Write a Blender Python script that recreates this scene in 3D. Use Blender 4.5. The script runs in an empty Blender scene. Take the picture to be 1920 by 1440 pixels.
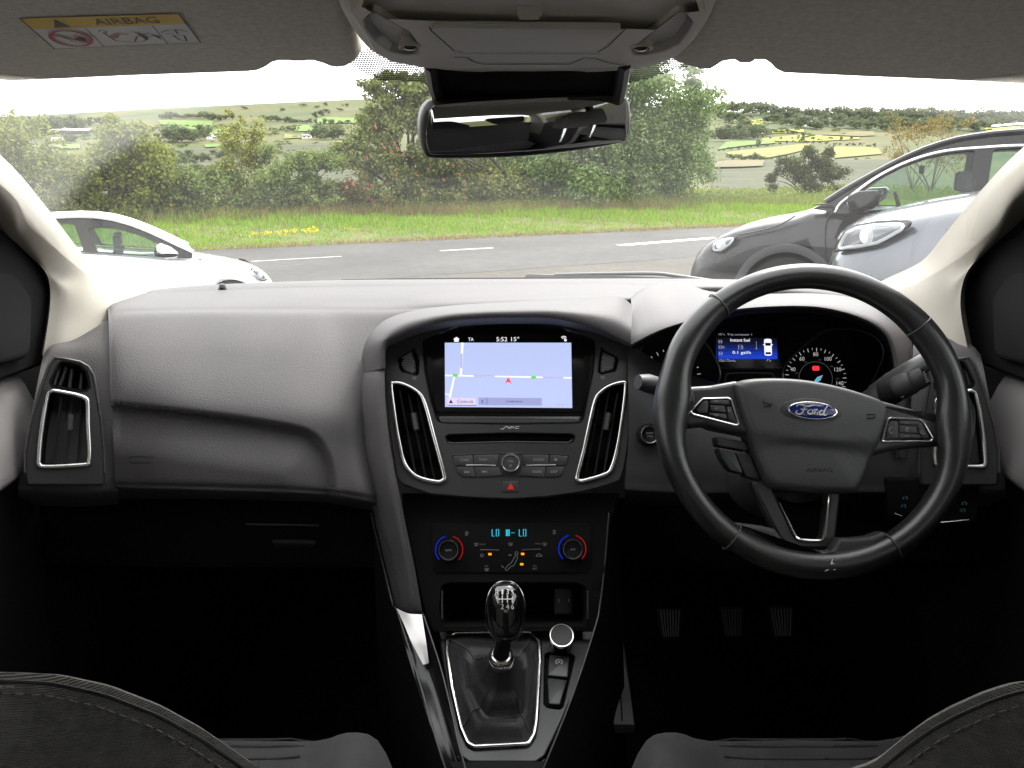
import bpy, bmesh, math, random
import numpy as np
from mathutils import Vector, Matrix, noise
R = math.radians
sc = bpy.context.scene
COL = sc.collection
random.seed(7); RNG = np.random.default_rng(7)

# ------------------------------------------------------------------ camera, sky, sun, exposure
F = 1554.0; PITCH = R(14.1); CAMZ = 1.21
cam_d = bpy.data.cameras.new('camera'); cam = bpy.data.objects.new('camera', cam_d); COL.objects.link(cam)
cam_d.sensor_width = 36; cam_d.lens = 36*F/1920; cam_d.clip_start = 0.02; cam_d.clip_end = 6000
cam.location = (0, 0, CAMZ); cam.rotation_euler = (R(90)-PITCH, 0, 0)
sc.camera = cam
SUN_EL, SUN_AZ = 52, 25            # degrees; azimuth measured from +Y towards +X
w = bpy.data.worlds.new('World'); sc.world = w; w.use_nodes = True
nt = w.node_tree; nt.nodes.clear()
sky = nt.nodes.new('ShaderNodeTexSky'); sky.sky_type = 'NISHITA'; sky.sun_disc = False
sky.sun_elevation = R(SUN_EL); sky.sun_rotation = R(SUN_AZ); sky.dust_density = 4.0; sky.air_density = 1.0
hs = nt.nodes.new('ShaderNodeHueSaturation'); hs.inputs['Saturation'].default_value = 0.12; hs.inputs['Value'].default_value = 1.0
mx = nt.nodes.new('ShaderNodeMixRGB'); mx.inputs['Fac'].default_value = 0.65; mx.inputs['Color2'].default_value = (9.0, 9.0, 9.1, 1)  # cloud deck
bg = nt.nodes.new('ShaderNodeBackground'); bg.inputs['Strength'].default_value = 0.15
wo = nt.nodes.new('ShaderNodeOutputWorld')
nt.links.new(sky.outputs[0], hs.inputs['Color']); nt.links.new(hs.outputs[0], mx.inputs['Color1'])
nt.links.new(mx.outputs[0], bg.inputs['Color']); nt.links.new(bg.outputs[0], wo.inputs['Surface'])
sl = bpy.data.lights.new('sun', 'SUN'); sl.energy = 1.3; sl.angle = R(14); sl.color = (1, .96, .9)
so = bpy.data.objects.new('sun', sl); COL.objects.link(so)
_d = Vector((math.sin(R(SUN_AZ))*math.cos(R(SUN_EL)), math.cos(R(SUN_AZ))*math.cos(R(SUN_EL)), math.sin(R(SUN_EL))))
so.rotation_euler = _d.to_track_quat('Z', 'Y').to_euler(); so.location = (0, 0, 30)
sc.view_settings.view_transform = 'Standard'; sc.view_settings.look = 'None'
sc.view_settings.exposure = 2.08; sc.view_settings.gamma = 1
sc.cycles.use_denoising = True
sc.cycles.max_bounces = 10; sc.cycles.diffuse_bounces = 5; sc.cycles.transparent_max_bounces = 24
sc.cycles.sample_clamp_indirect = 8

# ------------------------------------------------------------------ geometry helpers
CP_, SP_ = math.cos(PITCH), math.sin(PITCH)
def ray(px, py):
    xc = (px-960)/F; yc = (720-py)/F
    return Vector((xc, CP_+yc*SP_, -SP_+yc*CP_))
CAM = Vector((0, 0, CAMZ))
def at(px, py, Y=None, z=None, x=None, d=None):
    r = ray(px, py)
    if Y is not None: t = Y/r.y
    elif z is not None: t = (z-CAMZ)/r.z
    elif x is not None: t = x/r.x
    else: t = d
    return CAM + r*t
class Fr:
    """A plane in the scene: origin o, axes u (right), v (up), n (out of the surface)."""
    def __init__(s, o, u, v):
        s.o = Vector(o); s.u = Vector(u).normalized(); v = Vector(v); s.n = s.u.cross(v).normalized(); s.v = s.n.cross(s.u).normalized()
    def p(s, u, v, w=0): return s.o + s.u*u + s.v*v + s.n*w
    def hit(s, px, py):
        r = ray(px, py); t = (s.o-CAM).dot(s.n)/r.dot(s.n); q = CAM+r*t-s.o
        return (q.dot(s.u), q.dot(s.v))
    def hits(s, pts): return [s.hit(*p) for p in pts]
    def off(s, u=0, v=0, w=0): return Fr(s.p(u, v, w), s.u, s.v)
def catmull(pts, n, closed=False):
    pts = [np.array(p, float) for p in pts]; N = len(pts); out = []
    segs = N if closed else N-1
    for i in range(segs):
        if closed: a, b, c, d = pts[(i-1) % N], pts[i], pts[(i+1) % N], pts[(i+2) % N]
        else:
            b, c = pts[i], pts[i+1]; a = pts[i-1] if i else 2*b-c; d = pts[i+2] if i+2 < N else 2*c-b
        for k in range(n):
            t = k/n; t2 = t*t; t3 = t2*t
            out.append(.5*((2*b)+(c-a)*t+(2*a-5*b+4*c-d)*t2+(3*b-a-3*c+d)*t3))
    if not closed: out.append(pts[-1])
    return out
def fillet(pts, r, n=5):
    """round the corners of a closed 2-D polygon; r one radius or a list"""
    N = len(pts); out = []
    for i in range(N):
        p = np.array(pts[i], float); a = np.array(pts[i-1], float); b = np.array(pts[(i+1) % N], float)
        rr = r[i] if isinstance(r, (list, tuple)) else r
        la, lb = np.linalg.norm(a-p), np.linalg.norm(b-p)
        if rr <= 0: out.append(tuple(p)); continue
        ua, ub = (a-p)/la, (b-p)/lb
        ang = math.acos(max(-1, min(1, ua.dot(ub))))
        t = min(rr/max(math.tan(ang/2), .05), la*.48, lb*.48)
        p0, p1 = p+ua*t, p+ub*t
        for k in range(n+1):
            s = k/n; out.append(tuple((1-s)**2*p0+2*s*(1-s)*p+s*s*p1))
    return out
def area2(pts): return .5*sum(pts[i-1][0]*pts[i][1]-pts[i][0]*pts[i-1][1] for i in range(len(pts)))
def ccw(pts): return list(pts) if area2(pts) > 0 else list(pts)[::-1]
def inset(pts, d):
    pts = ccw(pts); N = len(pts); out = []
    for i in range(N):
        p = np.array(pts[i]); a = np.array(pts[i-1]); b = np.array(pts[(i+1) % N])
        e0 = p-a; e1 = b-p; l0 = np.linalg.norm(e0)+1e-9; l1 = np.linalg.norm(e1)+1e-9
        n0 = np.array((-e0[1], e0[0]))/l0; n1 = np.array((-e1[1], e1[0]))/l1
        m = n0+n1; m = m/max(.35, m.dot(m)/2)/1.0*.5*1.0
        m = (n0+n1)/max(.5, 1+n0.dot(n1))
        out.append(tuple(p+m*d))
    return out
def grid(bm, rows, closed_u=False, closed_v=False, mi=0, flip=False):
    V = [[bm.verts.new(tuple(p)) for p in r] for r in rows]
    nr, nc = len(V), len(V[0])
    for i in range(nr-1+(1 if closed_v else 0)):
        for j in range(nc-1+(1 if closed_u else 0)):
            q = (V[i][j], V[i][(j+1) % nc], V[(i+1) % nr][(j+1) % nc], V[(i+1) % nr][j])
            try:
                f = bm.faces.new(q[::-1] if flip else q); f.material_index = mi; f.smooth = True
            except ValueError: pass
    return V
def cap(bm, loop, flip=False, mi=0):
    f = bm.faces.new(loop[::-1] if flip else loop); f.material_index = mi; return f
def prism(bm, fr, out, w0, w1, bev=0.0, n=3, mi=0, back=True):
    """outline on a plane, from height w0 to w1, top edge rounded by bev"""
    out = ccw(out); rows = [[fr.p(u, v, w0) for u, v in out]]
    if bev > 0:
        for k in range(n+1):
            a = k/n*math.pi/2
            o = inset(out, bev*(1-math.cos(a))) if k else out
            rows.append([fr.p(u, v, w1-bev+bev*math.sin(a)) for u, v in o])
    else: rows.append([fr.p(u, v, w1) for u, v in out])
    V = grid(bm, rows, closed_u=True, mi=mi)
    cap(bm, V[-1], mi=mi).smooth = bev > 0
    if back: cap(bm, V[0], flip=True, mi=mi)
def dome(bm, fr, out, levels, c=None, fn=None, mi=0):
    """rings of the outline shrunk towards its centre: levels = [(scale, height), ...]"""
    out = ccw(out); n = len(out)
    if c is None: c = (sum(p[0] for p in out)/n, sum(p[1] for p in out)/n)
    rows = []
    for s, h in levels:
        rows.append([fr.p(c[0]+(u-c[0])*s, c[1]+(v-c[1])*s, h+(fn(c[0]+(u-c[0])*s, c[1]+(v-c[1])*s) if fn else 0)) for u, v in out])
    V = grid(bm, rows, closed_u=True, mi=mi)
    if levels[-1][0] > .001:
        f = cap(bm, V[-1], mi=mi); f.smooth = True
def sweep(bm, pts, ra, rb=None, closed=False, sides=8, up=None, mi=0, caps=True):
    """tube along pts; ra across (perpendicular to up), rb along up; radii may be lists"""
    P = [Vector(p) for p in pts]; N = len(P); rows = []
    for i in range(N):
        t = (P[(i+1) % N]-P[i-1]) if closed or 0 < i < N-1 else (P[1]-P[0] if i == 0 else P[-1]-P[-2])
        t.normalize()
        u = Vector(up) if up is not None else (Vector((0, 0, 1)) if abs(t.z) < .95 else Vector((0, 1, 0)))
        s = t.cross(u); s.normalize(); u2 = s.cross(t)
        a = ra[i] if isinstance(ra, (list, tuple)) else ra
        b = (rb[i] if isinstance(rb, (list, tuple)) else rb) if rb is not None else a
        rows.append([P[i]+s*(a*math.cos(2*math.pi*k/sides))+u2*(b*math.sin(2*math.pi*k/sides)) for k in range(sides)])
    V = grid(bm, rows, closed_u=True, closed_v=closed, mi=mi, flip=True)
    if caps and not closed:
        cap(bm, V[0], mi=mi); cap(bm, V[-1], flip=True, mi=mi)
def lathe(bm, fr, prof, seg=24, c=(0, 0), mi=0, capend=True, sx=1, sy=1):
    rows = [[fr.p(c[0]+r*sx*math.cos(2*math.pi*k/seg), c[1]+r*sy*math.sin(2*math.pi*k/seg), h) for k in range(seg)] for r, h in prof]
    V = grid(bm, rows, closed_u=True, mi=mi)
    if capend: cap(bm, V[-1], mi=mi)
def box(bm, fr, u0, u1, v0, v1, w0, w1, mi=0):
    c = [fr.p(u, v, w) for w in (w0, w1) for u, v in ((u0, v0), (u1, v0), (u1, v1), (u0, v1))]
    V = [bm.verts.new(p) for p in c]
    for q in ((3, 2, 1, 0), (4, 5, 6, 7), (0, 1, 5, 4), (1, 2, 6, 5), (2, 3, 7, 6), (3, 0, 4, 7)):
        f = bm.faces.new([V[i] for i in q]); f.material_index = mi
def ploft(ctrl, nu, nv):
    """control rows of (px,py,Y) -> dense rows of the same, smoothed both ways"""
    rows = [catmull(r, nu) for r in ctrl]
    cols = [catmull([r[j] for r in rows], nv) for j in range(len(rows[0]))]
    return [[cols[j][i] for j in range(len(cols))] for i in range(len(cols[0]))]
def pgrid(bm, ctrl, nu=6, nv=6, fn=None, flip=False, mi=0):
    rows = ploft(ctrl, nu, nv)
    return grid(bm, [[at(p[0], p[1], Y=p[2]+(fn(p[0], p[1]) if fn else 0)) for p in r] for r in rows], flip=flip, mi=mi)
def sstep(a, b, x):
    t = max(0, min(1, (x-a)/(b-a))); return t*t*(3-2*t)
def circ(c, r, n=24, ry=None, a0=0, a1=2*math.pi, full=True):
    return [(c[0]+r*math.cos(a0+(a1-a0)*k/(n if full else n-1)), c[1]+(ry or r)*math.sin(a0+(a1-a0)*k/(n if full else n-1))) for k in range(n)]

def panel(bm, fr, outer, holes, thick, bev=.0015, mi=0, w=0):
    """flat plate with real holes; front face at height w, edges chamfered"""
    E = []; loops = []
    for lp, sg in [(outer, 1)]+[(h, -1) for h in holes]:
        lp = ccw(lp); rings = []
        for d, ww in ((0, w-thick), (0, w-bev), (bev*sg, w)):
            q = inset(lp, d) if d else lp
            rings.append([bm.verts.new(fr.p(u, v, ww)) for u, v in q])
        for a, b in zip(rings[:-1], rings[1:]):
            for i in range(len(lp)):
                f = bm.faces.new((a[i-1], a[i], b[i], b[i-1])); f.material_index = mi
        r = rings[-1]
        for i in range(len(r)):
            e = bm.edges.get((r[i-1], r[i])); E.append(e)
    g = bmesh.ops.triangle_fill(bm, use_beauty=True, use_dissolve=False, edges=E, normal=fr.n)
    for f in g['geom']:
        if isinstance(f, bmesh.types.BMFace): f.material_index = mi
def bowl(bm, fr, out, levels, mi=0):
    """pocket behind a hole: rings (inset distance, height) and a floor"""
    rows = [[fr.p(u, v, h) for u, v in (inset(out, d) if d else ccw(out))] for d, h in levels]
    V = grid(bm, rows, closed_u=True, mi=mi); cap(bm, V[-1], mi=mi)

# ------------------------------------------------------------------ objects
WORLD = set()
def thing(name, label, cat, loc=(0, 0, 0), rz=0, group=None, world=True):
    o = bpy.data.objects.new(name, None); COL.objects.link(o); o.empty_display_size = .1
    o.location = loc; o.rotation_euler = (0, 0, rz); o['label'] = label; o['category'] = cat
    if group: o['group'] = group
    if world: WORLD.add(o.name)
    return o
def tag(o, label, cat, group=None):
    o['label'] = label; o['category'] = cat
    if group: o['group'] = group
    return o
def finish(o, parent, kind=None, label=None):
    COL.objects.link(o)
    if parent is not None:
        o.parent = parent
        if parent.name in WORLD: o.matrix_parent_inverse = Matrix.Translation(-Vector(parent.location))
    if kind: o['kind'] = kind
    if label: o['label'] = label
    return o
def obj(name, bm, m, parent=None, kind=None, label=None, sharp=38, fix=True):
    me = bpy.data.meshes.new(name)
    if fix: bmesh.ops.recalc_face_normals(bm, faces=bm.faces[:])
    for f in bm.faces: f.smooth = True
    bm.to_mesh(me); bm.free()
    for k in (m if isinstance(m, (list, tuple)) else [m]): me.materials.append(k)
    me.set_sharp_from_angle(angle=R(sharp))
    return finish(bpy.data.objects.new(name, me), parent, kind, label)
def npobj(name, verts, faces, m, parent=None, kind=None, smooth=False):
    me = bpy.data.meshes.new(name); me.from_pydata([tuple(v) for v in verts], [], [tuple(f) for f in faces])
    for k in (m if isinstance(m, (list, tuple)) else [m]): me.materials.append(k)
    if smooth: me.shade_smooth()
    return finish(bpy.data.objects.new(name, me), parent, kind)
def B(): return bmesh.new()
def dup(root, loc, rz=None, scale=None, label=None, group=None):
    r = root.copy(); COL.objects.link(r); r.location = loc
    if rz is not None: r.rotation_euler = (0, 0, rz)
    if scale is not None: r.scale = scale
    if label: r['label'] = label
    if group: r['group'] = group
    for ch in list(root.children):
        c = ch.copy(); COL.objects.link(c); c.parent = r
        for g in list(ch.children):
            e = g.copy(); COL.objects.link(e); e.parent = c
    return r
_tc = {}
def text_geo(s):
    if s not in _tc:
        cu = bpy.data.curves.new('text', 'FONT'); cu.body = s; cu.size = 1; cu.align_x = 'CENTER'; cu.align_y = 'CENTER'; cu.resolution_u = 3
        ob = bpy.data.objects.new('text', cu); me = bpy.data.meshes.new_from_object(ob)
        vs = [(v.co.x, v.co.y) for v in me.vertices]; fs = [tuple(p.vertices) for p in me.polygons]
        bpy.data.objects.remove(ob); bpy.data.curves.remove(cu); bpy.data.meshes.remove(me)
        x0 = min(v[0] for v in vs); x1 = max(v[0] for v in vs); y0 = min(v[1] for v in vs); y1 = max(v[1] for v in vs)
        _tc[s] = ([((x-(x0+x1)/2)/(y1-y0), (y-(y0+y1)/2)/(y1-y0)) for x, y in vs], fs, (x1-x0)/(y1-y0))
    return _tc[s]
def put_text(bm, s, fr, c, h, width=None, w=.0004, ang=0, slant=0, mi=0):
    vs, fs, asp = text_geo(s); sx = (width/asp) if width else h; ca, sa = math.cos(ang), math.sin(ang)
    V = []
    for x, y in vs:
        X = x*sx+slant*y*h; Y = y*h
        V.append(bm.verts.new(fr.p(c[0]+X*ca-Y*sa, c[1]+X*sa+Y*ca, w)))
    for f in fs:
        try: bm.faces.new([V[i] for i in f]).material_index = mi
        except ValueError: pass
def put_poly(bm, fr, pts, w=.0004, mi=0):
    f = bm.faces.new([bm.verts.new(fr.p(u, v, w)) for u, v in ccw(pts)]); f.material_index = mi
def put_line(bm, fr, pts, wd, w=.0004, closed=False, mi=0):
    """flat ribbon on a plane"""
    P = [np.array(p, float) for p in pts]; N = len(P); L = []; Rr = []
    for i in range(N):
        t = (P[(i+1) % N]-P[i-1]) if closed or 0 < i < N-1 else (P[1]-P[0] if i == 0 else P[-1]-P[-2])
        t = t/(np.linalg.norm(t)+1e-9); n = np.array((-t[1], t[0]))
        q = wd[i] if isinstance(wd, (list, tuple)) else wd
        L.append(fr.p(*(P[i]+n*q/2), w)); Rr.append(fr.p(*(P[i]-n*q/2), w))
    V0 = [bm.verts.new(p) for p in L]; V1 = [bm.verts.new(p) for p in Rr]
    for i in range(N if closed else N-1):
        j = (i+1) % N; bm.faces.new((V0[i], V1[i], V1[j], V0[j])).material_index = mi

# ------------------------------------------------------------------ materials
def principled(name, col, rough=.5, metal=0, spec=.5, coat=0, bump=None, var=None, emit=None, trans=None, sheen=0):
    """bump=(scale, strength, dist, kind); var=(scale, amount) slow colour drift"""
    m = bpy.data.materials.new(name); m.use_nodes = True; t = m.node_tree; b = t.nodes['Principled BSDF']
    b.inputs['Base Color'].default_value = (*col, 1); b.inputs['Roughness'].default_value = rough
    b.inputs['Metallic'].default_value = metal; b.inputs['Specular IOR Level'].default_value = spec
    if coat: b.inputs['Coat Weight'].default_value = coat; b.inputs['Coat Roughness'].default_value = .03
    if sheen: b.inputs['Sheen Weight'].default_value = sheen; b.inputs['Sheen Roughness'].default_value = .4
    if emit: b.inputs['Emission Color'].default_value = (*emit[0], 1); b.inputs['Emission Strength'].default_value = emit[1]
    tc = t.nodes.new('ShaderNodeTexCoord')
    if var:
        n = t.nodes.new('ShaderNodeTexNoise'); n.inputs['Scale'].default_value = var[0]; n.inputs['Detail'].default_value = 4
        rp = t.nodes.new('ShaderNodeValToRGB'); a = var[1]
        rp.color_ramp.elements[0].color = (*[c*(1-a) for c in col], 1); rp.color_ramp.elements[1].color = (*[min(1, c*(1+a)) for c in col], 1)
        rp.color_ramp.elements[0].position = .3; rp.color_ramp.elements[1].position = .7
        t.links.new(tc.outputs['Object'], n.inputs['Vector']); t.links.new(n.outputs['Fac'], rp.inputs['Fac']); t.links.new(rp.outputs[0], b.inputs['Base Color'])
        mr = t.nodes.new('ShaderNodeMapRange'); mr.inputs[3].default_value = max(0, rough-.06); mr.inputs[4].default_value = min(1, rough+.08)
        t.links.new(n.outputs['Fac'], mr.inputs[0]); t.links.new(mr.outputs[0], b.inputs['Roughness'])
    if bump:
        k = bump[3] if len(bump) > 3 else 'v'
        if k == 'v':
            n = t.nodes.new('ShaderNodeTexVoronoi'); out = n.outputs['Distance']
        elif k == 'n':
            n = t.nodes.new('ShaderNodeTexNoise'); n.inputs['Detail'].default_value = 3; out = n.outputs['Fac']
        else:
            n = t.nodes.new('ShaderNodeTexWave'); n.inputs['Distortion'].default_value = 1.5; n.inputs['Detail'].default_value = 1; out = n.outputs['Fac']
            n.bands_direction = k.upper()
        n.inputs['Scale'].default_value = bump[0]
        t.links.new(tc.outputs['Object'], n.inputs['Vector'])
        bp = t.nodes.new('ShaderNodeBump'); bp.inputs['Strength'].default_value = bump[1]; bp.inputs['Distance'].default_value = bump[2]
        t.links.new(out, bp.inputs['Height']); t.links.new(bp.outputs[0], b.inputs['Normal'])
    return m
def glow(name, col, strength):
    return principled(name, tuple(c*.1 for c in col), rough=.4, spec=.2, emit=(col, strength))
def glass(name, tint=(1, 1, 1), gloss=.06, dust=0.0, dustcol=(.8, .8, .78)):
    m = bpy.data.materials.new(name); m.use_nodes = True; t = m.node_tree; t.nodes.clear()
    o = t.nodes.new('ShaderNodeOutputMaterial'); tr = t.nodes.new('ShaderNodeBsdfTransparent'); tr.inputs[0].default_value = (*tint, 1)
    g = t.nodes.new('ShaderNodeBsdfGlossy'); g.inputs['Roughness'].default_value = .0
    fr = t.nodes.new('ShaderNodeFresnel'); fr.inputs[0].default_value = 1.45
    a = t.nodes.new('ShaderNodeMixShader'); mm = t.nodes.new('ShaderNodeMath'); mm.operation = 'MULTIPLY'; mm.inputs[1].default_value = gloss/.04
    mm.use_clamp = True
    t.links.new(fr.outputs[0], mm.inputs[0]); t.links.new(mm.outputs[0], a.inputs[0]); t.links.new(tr.outputs[0], a.inputs[1]); t.links.new(g.outputs[0], a.inputs[2])
    last = a
    if dust:
        df = t.nodes.new('ShaderNodeBsdfTranslucent'); df.inputs[0].default_value = (*dustcol, 1)
        b = t.nodes.new('ShaderNodeMixShader'); b.inputs[0].default_value = dust; b.name = 'dustmix'
        t.links.new(a.outputs[0], b.inputs[1]); t.links.new(df.outputs[0], b.inputs[2]); last = b
    t.links.new(last.outputs[0], o.inputs[0]); return m
def leafmat(name, c0, c1, c2):
    m = bpy.data.materials.new(name); m.use_nodes = True; t = m.node_tree; t.nodes.clear()
    o = t.nodes.new('ShaderNodeOutputMaterial'); d = t.nodes.new('ShaderNodeBsdfDiffuse'); tl = t.nodes.new('ShaderNodeBsdfTranslucent')
    g = t.nodes.new('ShaderNodeNewGeometry'); rp = t.nodes.new('ShaderNodeValToRGB')
    e = rp.color_ramp.elements; e[0].color = (*c0, 1); e[1].color = (*c2, 1); k = e.new(.55); k.color = (*c1, 1)
    t.links.new(g.outputs['Random Per Island'], rp.inputs[0]); t.links.new(rp.outputs[0], d.inputs[0]); t.links.new(rp.outputs[0], tl.inputs[0])
    a = t.nodes.new('ShaderNodeMixShader'); a.inputs[0].default_value = .4
    t.links.new(d.outputs[0], a.inputs[1]); t.links.new(tl.outputs[0], a.inputs[2]); t.links.new(a.outputs[0], o.inputs[0]); return m

M = {}
M['dash'] = principled('soft_dash_plastic', (.072, .067, .068), .6, spec=.28, bump=(560, .4, .0009), var=(9, .12))
M['plastic'] = principled('grained_black_plastic', (.024, .023, .0235), .5, spec=.45, bump=(700, .2, .0004), var=(12, .15))
M['satin'] = principled('satin_grey_plastic', (.030, .030, .031), .34, spec=.45, var=(6, .12))
M['gloss'] = principled('gloss_black_plastic', (.006, .006, .006), .18, spec=.3, var=(5, .2))
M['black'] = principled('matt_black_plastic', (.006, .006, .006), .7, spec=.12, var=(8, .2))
M['chrome'] = principled('satin_chrome', (.78, .77, .75), .2, metal=1, var=(40, .06))
M['leather'] = principled('worn_black_leather', (.010, .010, .0098), .30, spec=.55, bump=(520, .2, .0005), var=(14, .35))
M['softleather'] = principled('soft_black_leather', (.014, .014, .014), .55, spec=.4, bump=(350, .3, .0008), var=(14, .25))
M['stitch'] = principled('grey_thread', (.07, .066, .06), .8)
M['fabric'] = principled('charcoal_seat_fabric', (.082, .077, .069), .95, spec=.1, bump=(330, .7, .0016, 'z'), var=(110, .22), sheen=.25)
M['fabric2'] = principled('plain_seat_fabric', (.06, .057, .058), .95, spec=.1, bump=(900, .4, .001, 'n'), var=(30, .15), sheen=.2)
M['door'] = principled('lit_door_plastic', (.13, .122, .12), .6, spec=.35, bump=(650, .2, .0005), var=(9, .1))  # upper door trim, its dark grey lightened for the window light
M['pedal'] = principled('pedal_rubber', (.17, .17, .17), .6, bump=(300, .3, .0006, 'n'))
M['carpet'] = principled('black_carpet', (.012, .012, .012), 1, spec=.05, bump=(500, .8, .002, 'n'))
M['cream'] = principled('cream_pillar_trim', (.29, .268, .228), .6, spec=.35, bump=(900, .12, .0004, 'n'), var=(7, .05))
M['lining'] = principled('grey_roof_lining', (.75, .705, .635), .95, spec=.1, bump=(800, .5, .001, 'n'), var=(220, .1))
M['conso'] = principled('warm_grey_console_plastic', (.62, .585, .53), .5, spec=.35, bump=(900, .15, .0004, 'n'), var=(9, .05))
M['white'] = principled('white_print', (.62, .62, .62), .6)
M['dimprint'] = principled('dim_print', (.22, .22, .22), .6)
M['ledge'] = principled('satin_dark_trim', (.05, .05, .052), .28, spec=.55, var=(6, .1))
M['rubber'] = principled('black_rubber', (.035, .035, .035), .7, bump=(300, .3, .0006, 'n'))
M['seal'] = principled('black_rubber_seal', (.006, .006, .006), .6, spec=.3)
# ================================================================== OUTSIDE
ROADZ = -.75
RA, RB = at(323, 472, z=ROADZ), at(1350, 426, z=ROADZ)
RU = (RB-RA); RU.z = 0; RU.normalize(); RN = Vector((-RU.y, RU.x, 0))
def S_(x, y): return (x-RA.x)*RN.x+(y-RA.y)*RN.y
def T_(x, y): return (x-RA.x)*RU.x+(y-RA.y)*RU.y
def on_s(px, s):
    r = ray(px, 400); a = r.x/r.y
    Y = (s+RA.x*RN.x+RA.y*RN.y)/(a*RN.x+RN.y); return a*Y, Y
_LY = np.log([35, 60, 120, 300, 600, 1000]); _G = [0, .1, .3, .5, .74, 1]
_CA = [-1.2, -.655, -.4, -.17, .0, .24, .66, 1.3]; _CE = [.035, .0625, .076, .086, .085, .072, .064, .045]
def H(x, y):
    s = S_(x, y)
    zf = -.75*max(0, min(1, (y-2.5)/10.5))+.04*max(-8, min(8, x))*(1-sstep(8, 12, y))*sstep(0, 2, abs(x)+max(0, y))
    k = sstep(-10.5, -8.5, s) if y > 0 else 0
    z = zf*(1-k)+ROADZ*k+.42*sstep(0, 5, s)
    if s > 7 and y > 20:
        a = x/y; g = float(np.interp(math.log(max(y, 35)), _LY, _G)); c = float(np.interp(a, _CA, _CE))
        zv = CAMZ+y*(-.044+(c+.044)*g)
        if y > 1000: zv = CAMZ+1000*c-(y-1000)*.12
        if y > 150: zv += min(1, (y-150)/150)*min(1, max(0, (1000-y)/150))*4*noise.noise((x*.006, y*.006, 1))
        z = z+(zv-z)*sstep(7, 22, s)
    return z
def hitH(px, py, lift=0):
    r = ray(px, py); r = r/r.y; t = 16.0; pt = t
    while t < 3000:
        q = CAM+r*t
        if q.z < H(q.x, q.y)+lift:
            lo, hi = pt, t
            for _ in range(14):
                m = (lo+hi)/2; q = CAM+r*m
                if q.z < H(q.x, q.y)+lift: hi = m
                else: lo = m
            return CAM+r*hi
        pt = t; t *= 1.03
    return CAM+r*990
def groundmat(name, cols, scale, rough=.95, bumpd=.02, detail=6):
    m = bpy.data.materials.new(name); m.use_nodes = True; t = m.node_tree; b = t.nodes['Principled BSDF']
    b.inputs['Roughness'].default_value = rough; b.inputs['Specular IOR Level'].default_value = .25
    tc = t.nodes.new('ShaderNodeTexCoord'); n = t.nodes.new('ShaderNodeTexNoise'); n.inputs['Scale'].default_value = scale; n.inputs['Detail'].default_value = detail
    rp = t.nodes.new('ShaderNodeValToRGB'); e = rp.color_ramp.elements; e[0].position = .3; e[1].position = .7
    e[0].color = (*cols[0], 1); e[1].color = (*cols[-1], 1)
    for i, c in enumerate(cols[1:-1]): k = e.new(.3+.4*(i+1)/(len(cols)-1)); k.color = (*c, 1)
    n2 = t.nodes.new('ShaderNodeTexNoise'); n2.inputs['Scale'].default_value = scale*14; n2.inputs['Detail'].default_value = 3
    mx = t.nodes.new('ShaderNodeMixRGB'); mx.blend_type = 'MULTIPLY'; mx.inputs[0].default_value = .55
    r2 = t.nodes.new('ShaderNodeValToRGB'); r2.color_ramp.elements[0].color = (.55, .55, .55, 1); r2.color_ramp.elements[1].color = (1.3, 1.3, 1.3, 1)
    r2.color_ramp.elements[0].position = .3; r2.color_ramp.elements[1].position = .7
    L = t.links.new
    L(tc.outputs['Object'], n.inputs['Vector']); L(tc.outputs['Object'], n2.inputs['Vector']); L(n.outputs[0], rp.inputs[0]); L(n2.outputs[0], r2.inputs[0])
    L(rp.outputs[0], mx.inputs[1]); L(r2.outputs[0], mx.inputs[2]); L(mx.outputs[0], b.inputs['Base Color'])
    bp = t.nodes.new('ShaderNodeBump'); bp.inputs['Strength'].default_value = .6; bp.inputs['Distance'].default_value = bumpd
    L(n2.outputs[0], bp.inputs['Height']); L(bp.outputs[0], b.inputs['Normal']); return m
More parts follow.
